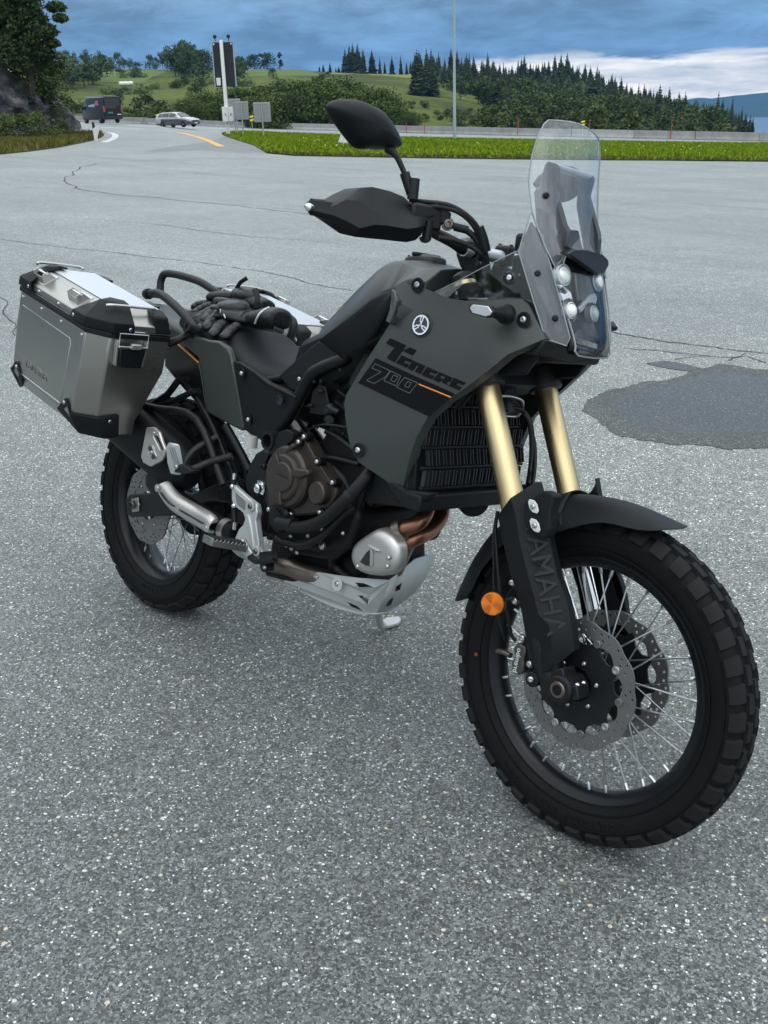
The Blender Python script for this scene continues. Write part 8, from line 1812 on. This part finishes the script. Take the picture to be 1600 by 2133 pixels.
# ------------------------------------------------------------------ aluminium panniers (lift off their carriers)
TILT = R(10.7)
U_ = Vector((math.cos(TILT), 0, -math.sin(TILT))); Wv = Vector((math.sin(TILT), 0, math.cos(TILT))); Yv = Vector((0,1,0))
def pannier(label, sgn, y_out, y_in, u0, u1, grp):
    """Box hung beside the tail: u forward along the tilted rim, o outward, w up from the rim."""
    base = Vector((.035, sgn*(abs(y_out)+abs(y_in))/2, .66))
    t = thing('pannier_case', label, 'pannier', Matrix.Rotation(-LEAN, 3, 'X')@base, (-LEAN, 0, 0), grp, base)
    rim0 = Vector((.0355, 0, .915))        # middle of the rim line on the outer face
    O = abs(y_out); I = abs(y_in)
    def pt(u, o, w): return rim0+U_*u+Wv*w+Vector((0, sgn*o, 0))
    ch = .052
    # rim outline seen from above (chamfered outer corners), going round
    def ring(w, inset=0.0, drop_in=0.0, cu=1.0):
        a0, a1 = u0+inset, u1-inset; oo = O-inset; ii = I+inset*.3
        return [pt(a0, ii, w), pt(a0, oo-ch, w), pt(a0+ch*.8*cu, oo, w), pt(a1-ch*.8*cu, oo, w), pt(a1, oo-ch, w), pt(a1, ii, w)]
    def lowring(w, k):   # body tapers towards the bottom
        a0, a1 = u0+.004*k, u1-.012*k; oo = O-.006*k
        return [pt(a0, I+.05*k, w), pt(a0, oo-ch, w), pt(a0+ch*.8, oo, w), pt(a1-ch*.8, oo, w), pt(a1, oo-ch, w), pt(a1, I+.05*k, w)]
    S = [ring(-.008), ring(-.10), lowring(-.245, 1), [p+(-Vector((0,sgn,0))*(.035 if 1 <= i <= 4 else 0)) for i, p in enumerate(lowring(-.290, 1))]]
    body = loft('case_body', S, M_BRUSH, t, bevel=.004, seg=2, smooth=30)
    # embossed panel outline on the outer face
    a, b = u0+ch*.8+.012, u1-ch*.8-.09
    fr_ = [(u0+ch*.8+.022, -.045), (u1-ch*.8-.070, -.050), (u1-ch*.8-.062, -.062), (u1-ch*.8-.075, -.236), (u0+ch*.8+.010, -.236), (u0+ch*.8+.014, -.05)]
    P = [pt(u, O-.0062*max(0,(-w-.1)/.145)+.0006, w) for u, w in fr_]
    mk('embossed_line', *tube_geo(P+[P[0]], .0014, 6, False), M_STEEL, body, smooth=50)
    c = pt((u0+u1)/2-.045, O-.004+.0006, -.195)
    text_on('YAMAHA', .034, c, U_*(-sgn), Wv, M_BRUSH, body, .0006)
    # rim seal
    def band(nm, w0, w1, off, m, bev=.002):
        r0 = [p+Vector((0,0,0)) for p in ring(w0, -off)]; r1 = ring(w1, -off); o = loft(nm, [r0, r1], m, t, bevel=bev, smooth=30); return o
    band('rubber_seal', -.010, .004, .004, M_RUBBERD); band('lid_rim', .005, .010, .0035, M_GLOSSBLK)
    # lid: upright band, sloped shoulder and flat top
    top = lambda w, ins: [pt(u0+ins*.7, I+ins*.25, w), pt(u0+ins*.7, O-ch-ins*.7, w), pt(u0+ch*.8+ins*.35, O-ins, w), pt(u1-ch*.8-ins*.35, O-ins, w), pt(u1-ins*.7, O-ch-ins*.7, w), pt(u1-ins*.7, I+ins*.25, w)]
    lid = loft('lid', [top(.010, 0), top(.026, .002), top(.062, .060), top(.0625, .066)], M_BRUSH, t, bevel=.003, seg=2, smooth=30)
    pl = top(.0632, .070); slab('lid_panel', pl, Wv*.0022, M_LID, lid, bevel=.0015)
    # black corner caps of the lid: shaped shell over each outer corner
    def cap(nm, end):
        e = 1 if end > 0 else -1; uu = u1 if e > 0 else u0
        q = lambda du, do, w: pt(uu-e*du, O-do, w)
        r = .0045
        V0 = [q(.115,-r,.008), q(ch*.8,-r,.008), q(-r,ch,.008), q(-r,.115,.008)]
        V1 = [q(.105,-r,.030), q(ch*.8,-r,.030), q(-r,ch,.030), q(-r,.110,.030)]
        V2 = [q(.085,.045,.058), q(.070,.045,.067), q(.045,.075,.070), q(.045,.115,.067)]
        V3 = [q(.080,.085,.067), q(.080,.080,.073), q(.075,.085,.073), q(.070,.115,.070)]
        V = [p for r_ in (V0, V1, V2, V3) for p in r_]; F = [(4*i+j, 4*i+j+1, 4*i+j+5, 4*i+j+4) for i in range(3) for j in range(3)]
        o = mk(nm, V, F, M_PLASTIC, lid, solid=.006, bevel=.003, seg=2, smooth=35, soff=1)
        bolt(q(.098,-r-.004,.018), (0, sgn, 0), .0055, lid); bolt(q(-r-.004,.100,.018), U_*e, .0055, lid)
    cap('corner_cap', 1); cap('corner_cap', -1)
    # inner corners, plain caps
    for e, uu in ((1, u1), (-1, u0)):
        V = [pt(uu+e*.004, I-.004, w) for w in (.008,.045)]; MB().prism([pt(uu+e*.004, I-.004, .008), pt(uu-e*.05, I-.004, .008), pt(uu-e*.045, I+.01, .066), pt(uu-e*.005, I+.012, .055)], Vector((0, sgn*.05, 0))).build('corner_cap', M_PLASTIC, lid, bevel=.006)
    # lower corner guards
    for e, uu in ((1, u1-.012), (-1, u0+.004)):
        q = lambda du, do, w: pt(uu-e*du, O-.006-do, w); r = .004
        V = [q(.070,-r,-.205), q(ch*.8,-r,-.238), q(-r,ch,-.235), q(-r,.115,-.225), q(.115,-r+.004,-.252), q(ch*.8,.034,-.296), q(-r,ch+.034,-.296), q(-r,.125,-.290)]
        o = mk('corner_guard', V, [(0,1,5,4), (1,2,6,5), (2,3,7,6)], M_PLASTIC, body, solid=.005, bevel=.002, smooth=30, soff=1)
        bolt(q(.075,-r-.003,-.222), (0, sgn, 0), .0055, body); bolt(q(-r-.003,.09,-.245), U_*e, .0055, body)
    # rivets on rim and lid
    for k, u in enumerate(np.linspace(u0+.06, u1-.055, 4)):
        bolt(pt(u, O+.001, -.022), (0, sgn, 0), .0048, body, name='rivet')
        if 0 < k < 3: bolt(pt(u-.03, O+.0005, .018), (0, sgn, 0), .0045, lid, name='rivet')
    # folded steel lashing eyes on the shoulder
    for u in (u0+.105, u1-.155):
        n0 = (Wv*.85+Vector((0, sgn*.55, 0))).normalized(); c0 = pt(u, O-.034, .046); dn = Vector((0, sgn, 0)); dn = (dn-n0*dn.dot(n0)).normalized()
        e = MB()
        for du in (-.026, .026): e.prism([c0+U_*du-dn*.020, c0+U_*du+dn*.020, c0+U_*du+dn*.014+n0*.026, c0+U_*du-dn*.004+n0*.028], U_*.0016)
        e.prism([c0-U_*.026+dn*.018, c0+U_*.0276+dn*.018, c0+U_*.0276+dn*.013+n0*.018, c0-U_*.026+dn*.013+n0*.018], dn*.0015)
        e.bar(c0-U_*.03-dn*.002, c0+U_*.03-dn*.002, .05, .0016, n0)
        o = e.build('lashing_eye', M_BRUSHT, lid, bevel=.0006); MB().tube([c0-U_*.030+n0*.021, c0+U_*.030+n0*.021], .0036, 10).build('eye_pin', M_CHROME, lid)
        bolt(c0+U_*.029+n0*.021, U_, .0045, lid)
    # front latch: strike plate, wire bail, black lever pocket
    uu = u1; oc = (O+I)/2+.005 if sgn < 0 else (O+I)/2
    for e, uu in ((1, u1), (-1, u0)):
        def L_(do, w, du=0.0): return pt(uu+e*du, oc+do, w)
        w_ = .042
        MB().prism([L_(-w_, .006, .001), L_(w_, .006, .001), L_(w_, .045, -.03), L_(-w_, .045, -.03)], U_*e*.003).build('latch_plate', M_BRUSHT, lid, bevel=.001)
        lp = MB().prism([L_(-w_*.95, -.028, .002), L_(w_*.95, -.028, .002), L_(w_*.8, -.082, .004), L_(-w_*.8, -.082, .004)], U_*e*.022).build('latch_pocket', M_PLASTIC_S, t, bevel=.004)
        for s2 in (-1, 1): MB().prism([L_(s2*w_*1.0, -.010, .001), L_(s2*w_*1.14, -.012, .001), L_(s2*w_*1.0, -.080, .001), L_(s2*w_*.86, -.080, .001)], U_*e*.016).build('latch_ear', M_BRUSHT, lp, bevel=.001)
        mk('latch_bail', *tube_geo([L_(-w_*1.02,-.028,.021), L_(-w_*1.02,.008,.016), L_(w_*1.02,.008,.016), L_(w_*1.02,-.028,.021)], .0018, 8), M_CHROME, lp)
        MB().bar(L_(-w_*1.02,-.026,.022), L_(w_*1.02,-.026,.022), .007, .005, Wv).build('latch_bar', M_CHROME, lp, bevel=.001)
        MB().box(L_(-.004,-.022,.026), (.014,.030,.014), Matrix((U_, Yv, Wv)).transposed()).build('latch_tongue', M_BRUSHT, lp, bevel=.002)
        # lid carrying handle bar at this end
        tube('lid_handle', [pt(uu-e*.030, oc-.075, .068), pt(uu-e*.022, oc-.06, .072), pt(uu-e*.022, oc+.05, .072), pt(uu-e*.030, oc+.068, .068)], .004, M_BRUSHT, lid, n=10, sm=3)
    # hinge clips along the inner edge
    for u in (u0+.10, u1-.10): MB().box(pt(u, I+.008, .060), (.05,.02,.012), Matrix((U_, Yv, Wv)).transposed()).build('hinge_clip', M_PLASTIC_S, lid, bevel=.002)
    return t
pannier('brushed aluminium pannier on the near side, its outer face and front end in full view', -1, .455, .225, -.245, .215, 'aluminium panniers of the motorcycle')
pannier('brushed aluminium pannier on the far side, only its lid showing behind seat and gloves', 1, .455, .205, -.245, .235, 'aluminium panniers of the motorcycle')

# ------------------------------------------------------------------ riding gloves on the seat
M_LEATHER = mat('black_leather', (.009,.0095,.0105), .38, bump=1.0, bscale=75, rvar=.10, spec=.4)
M_CLOTH = mat('black_webbing', (.006,.006,.007), .8, bump=.4, bscale=900)
M_TRIM = mat('white_reflective_trim', (.62,.64,.66), .4)
def pad(parent, c, n, t, a, b, h, m=None):
    """A soft quilted pad: dome of half-axes a, b standing h off the surface."""
    n = Vector(n).normalized(); t = Vector(t); t = (t-n*t.dot(n)).normalized(); s = n.cross(t); V = []; F = []; k = 16
    for f, z in ((1, -.3), (.96, .25), (.8, .7), (.5, .95), (.18, 1)):
        V += [Vector(c)+t*a*f*math.cos(x)+s*b*f*math.sin(x)+n*h*z for x in np.linspace(0, 2*math.pi, k, endpoint=False)]
    for i in range(4): F += [(i*k+j, i*k+(j+1) % k, (i+1)*k+(j+1) % k, (i+1)*k+j) for j in range(k)]
    F.append(tuple(range(4*k, 5*k))); return mk('knuckle_pad', V, F, m or M_LEATHER, parent, smooth=70)
VIEW = (Matrix.Rotation(LEAN, 3, 'X')@(cam.matrix_world.translation-Vector((.4,0,.9)))).normalized()
def glove(label, base, hand, wid, fingers, thumb, cuff, cw):
    t = thing('riding_glove', label, 'glove', Matrix.Rotation(-LEAN, 3, 'X')@Vector(base), (-LEAN, 0, 0), 'riding gloves on the seat', base)
    P = catmull(hand, 6); S = []
    for i, p in enumerate(P):
        f = i/(len(P)-1); d = (P[min(i+1, len(P)-1)]-P[max(i-1, 0)]).normalized(); up = Vector((0,-.25,1)); up = (up-d*up.dot(d)).normalized(); s = d.cross(up)
        w = float(np.interp(f, [0,.15,.5,.8,1], [wid*.75, wid, wid*1.05, wid*.9, wid*.72])); h = float(np.interp(f, [0,.2,.6,1], [.014,.020,.024,.018]))
        S.append([p+s*w*math.cos(a)+up*h*math.sin(a)*(1 if math.sin(a) > 0 else .7) for a in np.linspace(0, 2*math.pi, 20, endpoint=False)])
    pm = loft('palm', S, M_LEATHER, t, smooth=70, subsurf=1)
    for k, (pts, r) in enumerate(fingers):
        Q = catmull(pts, 8); n = len(Q); rs = [r*(.84+.22*abs(math.sin(j/(n-1)*math.pi*4.2))**.55)*(1 if j < n-2 else .75) for j in range(n)]; rs[-1] = r*.35
        fo = mk('finger', *tube_geo(Q, [x*1.25 for x in rs], 14, True, .66), M_LEATHER, t, smooth=70, subsurf=1)
    Q = catmull(thumb, 6); th = mk('thumb', *tube_geo(Q, [.016]*(len(Q)-2)+[.012,.005], 14), M_LEATHER, t, smooth=70, subsurf=1)
    c = P[int(len(P)*.45)]; pad(pm, c+Vector((0,-.006,.020)), (0,-.35,1), P[-1]-P[0], .055, .034, .014)
    for k in range(4):      # knuckle row
        q = P[int(len(P)*.16)]; d = (P[-1]-P[0]).normalized(); sd = d.cross(Vector((0,-.25,1))).normalized(); pad(pm, q+sd*wid*(.62-.42*k)+Vector((0,-.004,.019)), (0,-.35,1), d, .016, .0095, .007)
    for f in (.62, .80):    # seams across the back
        q = P[int(len(P)*f)]; d = (P[-1]-P[0]).normalized(); sd = d.cross(Vector((0,-.25,1))).normalized(); mk('seam', *tube_geo(catmull([q-sd*wid*.8+Vector((0,0,.012)), q+Vector((0,-.004,.026)), q+sd*wid*.8+Vector((0,0,.012))], 5), .0016, 6), M_CLOTH, pm)
    C = catmull(cuff, 6); V, F = tube_geo(C, list(np.interp(np.linspace(0,1,len(C)), np.linspace(0,1,len(cw)), cw)), 20, True, .72); cf = mk('cuff', V, F, M_LEATHER, t, smooth=70, subsurf=1)
    return t, pm, cf, P, C
g1 = glove('upper black leather riding glove, fingers hanging over the near edge of the seat', (.3362,-.07,.9362),
      [(.2358,-.075,.9483), (.2545,-.055,.96), (.2749,-.045,.961), (.3057,-.04,.9588), (.3409,-.036,.9551), (.3723,-.03,.9551)], .050,
      [([(.2213,-.04,.9738), (.2193,-.06,.9638), (.2189,-.085,.9457), (.2368,-.11,.9258)], .0135),
       ([(.2474,-.05,.9616), (.246,-.075,.9495), (.2567,-.105,.9304), (.2786,-.13,.9075)], .0135),
       ([(.2867,-.062,.947), (.297,-.09,.9322), (.3111,-.12,.9141), (.3305,-.145,.8963)], .0130),
       ([(.343,-.07,.9351), (.349,-.095,.9223), (.3688,-.125,.9091), (.3859,-.148,.8973)], .0125)],
      [(.2669,0,.9737), (.2277,-.01,.981), (.1923,-.02,.9826), (.1605,-.03,.9805)],
      [(.3659,-.035,.9541), (.4039,-.04,.9581), (.4422,-.046,.964), (.4801,-.052,.9679), (.5036,-.055,.9685), (.5109,-.056,.9683)], [.034,.038,.042,.043,.040,.026])
g2 = glove('lower black leather riding glove, half under the other one, its straps standing up', (.0811,.05,.9833),
      [(.1924,.03,.9951), (.2232,.03,.9982), (.2541,.03,.9973), (.2887,.03,.9927)], .036,
      [([(.1583,-.03,.972), (.1447,-.045,.9652), (.136,-.065,.9503), (.14,-.085,.9368)], .013),
       ([(.1938,-.04,.9708), (.1819,-.06,.9557), (.1811,-.085,.9394), (.1909,-.105,.9248)], .013),
       ([(.2034,-.06,.954), (.2028,-.08,.9361), (.2203,-.105,.9181), (.2447,-.125,.9016)], .013),
       ([(.1151,-.01,.9754), (.0936,-.02,.9702), (.0795,-.03,.9637), (.0776,-.045,.9497)], .012)],
      [(.2047,.02,1.0017), (.1763,.01,1.0011), (.141,0,.9967), (.0914,-.005,.9881)],
      [(.2404,.03,.9979), (.2748,.03,.9953), (.3021,.03,.9921), (.3422,.025,.9879)], [.030,.032,.034,.030])
# white piping across the wrist, strap ends and the cuff tab
t1, pm1, cf1, P1, C1_ = g1
tube('wrist_piping', [(.4349,-.085,.9478), (.4532,-.094,.9637), (.4595,-.092,.976), (.4622,-.082,.9856), (.4637,-.066,.9946)], .0032, M_TRIM, cf1, n=8, sm=5)
for P_ in ([(.272,-.084,.9681), (.2825,-.09,.9584)], [(.3009,-.092,.9563), (.3179,-.098,.9475)]): tube('finger_piping', P_, .0016, M_TRIM, pm1, n=6, sm=0)
def strap(pts, w, parent):
    P = catmull(pts, 7); V = []; F = []; s = Vector((.6,-.1,-.1)).normalized()
    for i, p in enumerate(P):
        t = (P[min(i+1,len(P)-1)]-P[max(i-1,0)]).normalized(); side = VIEW.cross(t).normalized(); V += [p-side*w, p+side*w]
        if i: F.append((2*i-2, 2*i-1, 2*i+1, 2*i))
    return mk('strap', V, F, M_CLOTH, parent, solid=.003, smooth=60)
t2, pm2, cf2, P2, C2_ = g2
strap([(.195,.02,1.0183), (.2014,.02,1.0323), (.2212,.015,1.0469), (.2528,.01,1.06)], .0058, cf2)
strap([(.3642,-.03,.9839), (.3647,-.03,1.0036), (.3531,-.025,1.0206), (.3326,-.02,1.0364)], .0078, cf1)
strap([(.1544,.03,1.0121), (.1957,.03,1.0172)], .004, cf2)
strap([(.5206,-.09,.9454), (.5406,-.09,.9431), (.5559,-.085,.9397)], .005, cf1)

# ------------------------------------------------------------------ air between here and the far shore
def haze():
    m = bpy.data.materials.new('haze_air'); m.use_nodes = True; nt = m.node_tree; nt.nodes.clear()
    o = nt.nodes.new('ShaderNodeOutputMaterial'); v = nt.nodes.new('ShaderNodeVolumePrincipled'); v.inputs['Color'].default_value = (.14,.47,1,1); v.inputs['Density'].default_value = 8.5e-5; v.inputs['Anisotropy'].default_value = .2
    nt.links.new(v.outputs[0], o.inputs['Volume'])
    z0, z1 = ZW-1.0, 330.0
    V = [VW(x, y, z) for x in (-5200, 6800) for y in (-400, 6600) for z in (z0, z1)]
    stuff(mk('haze', V, [(0,1,3,2),(4,6,7,5),(0,4,5,1),(2,3,7,6),(0,2,6,4),(1,5,7,3)], m, None, smooth=None))
haze()
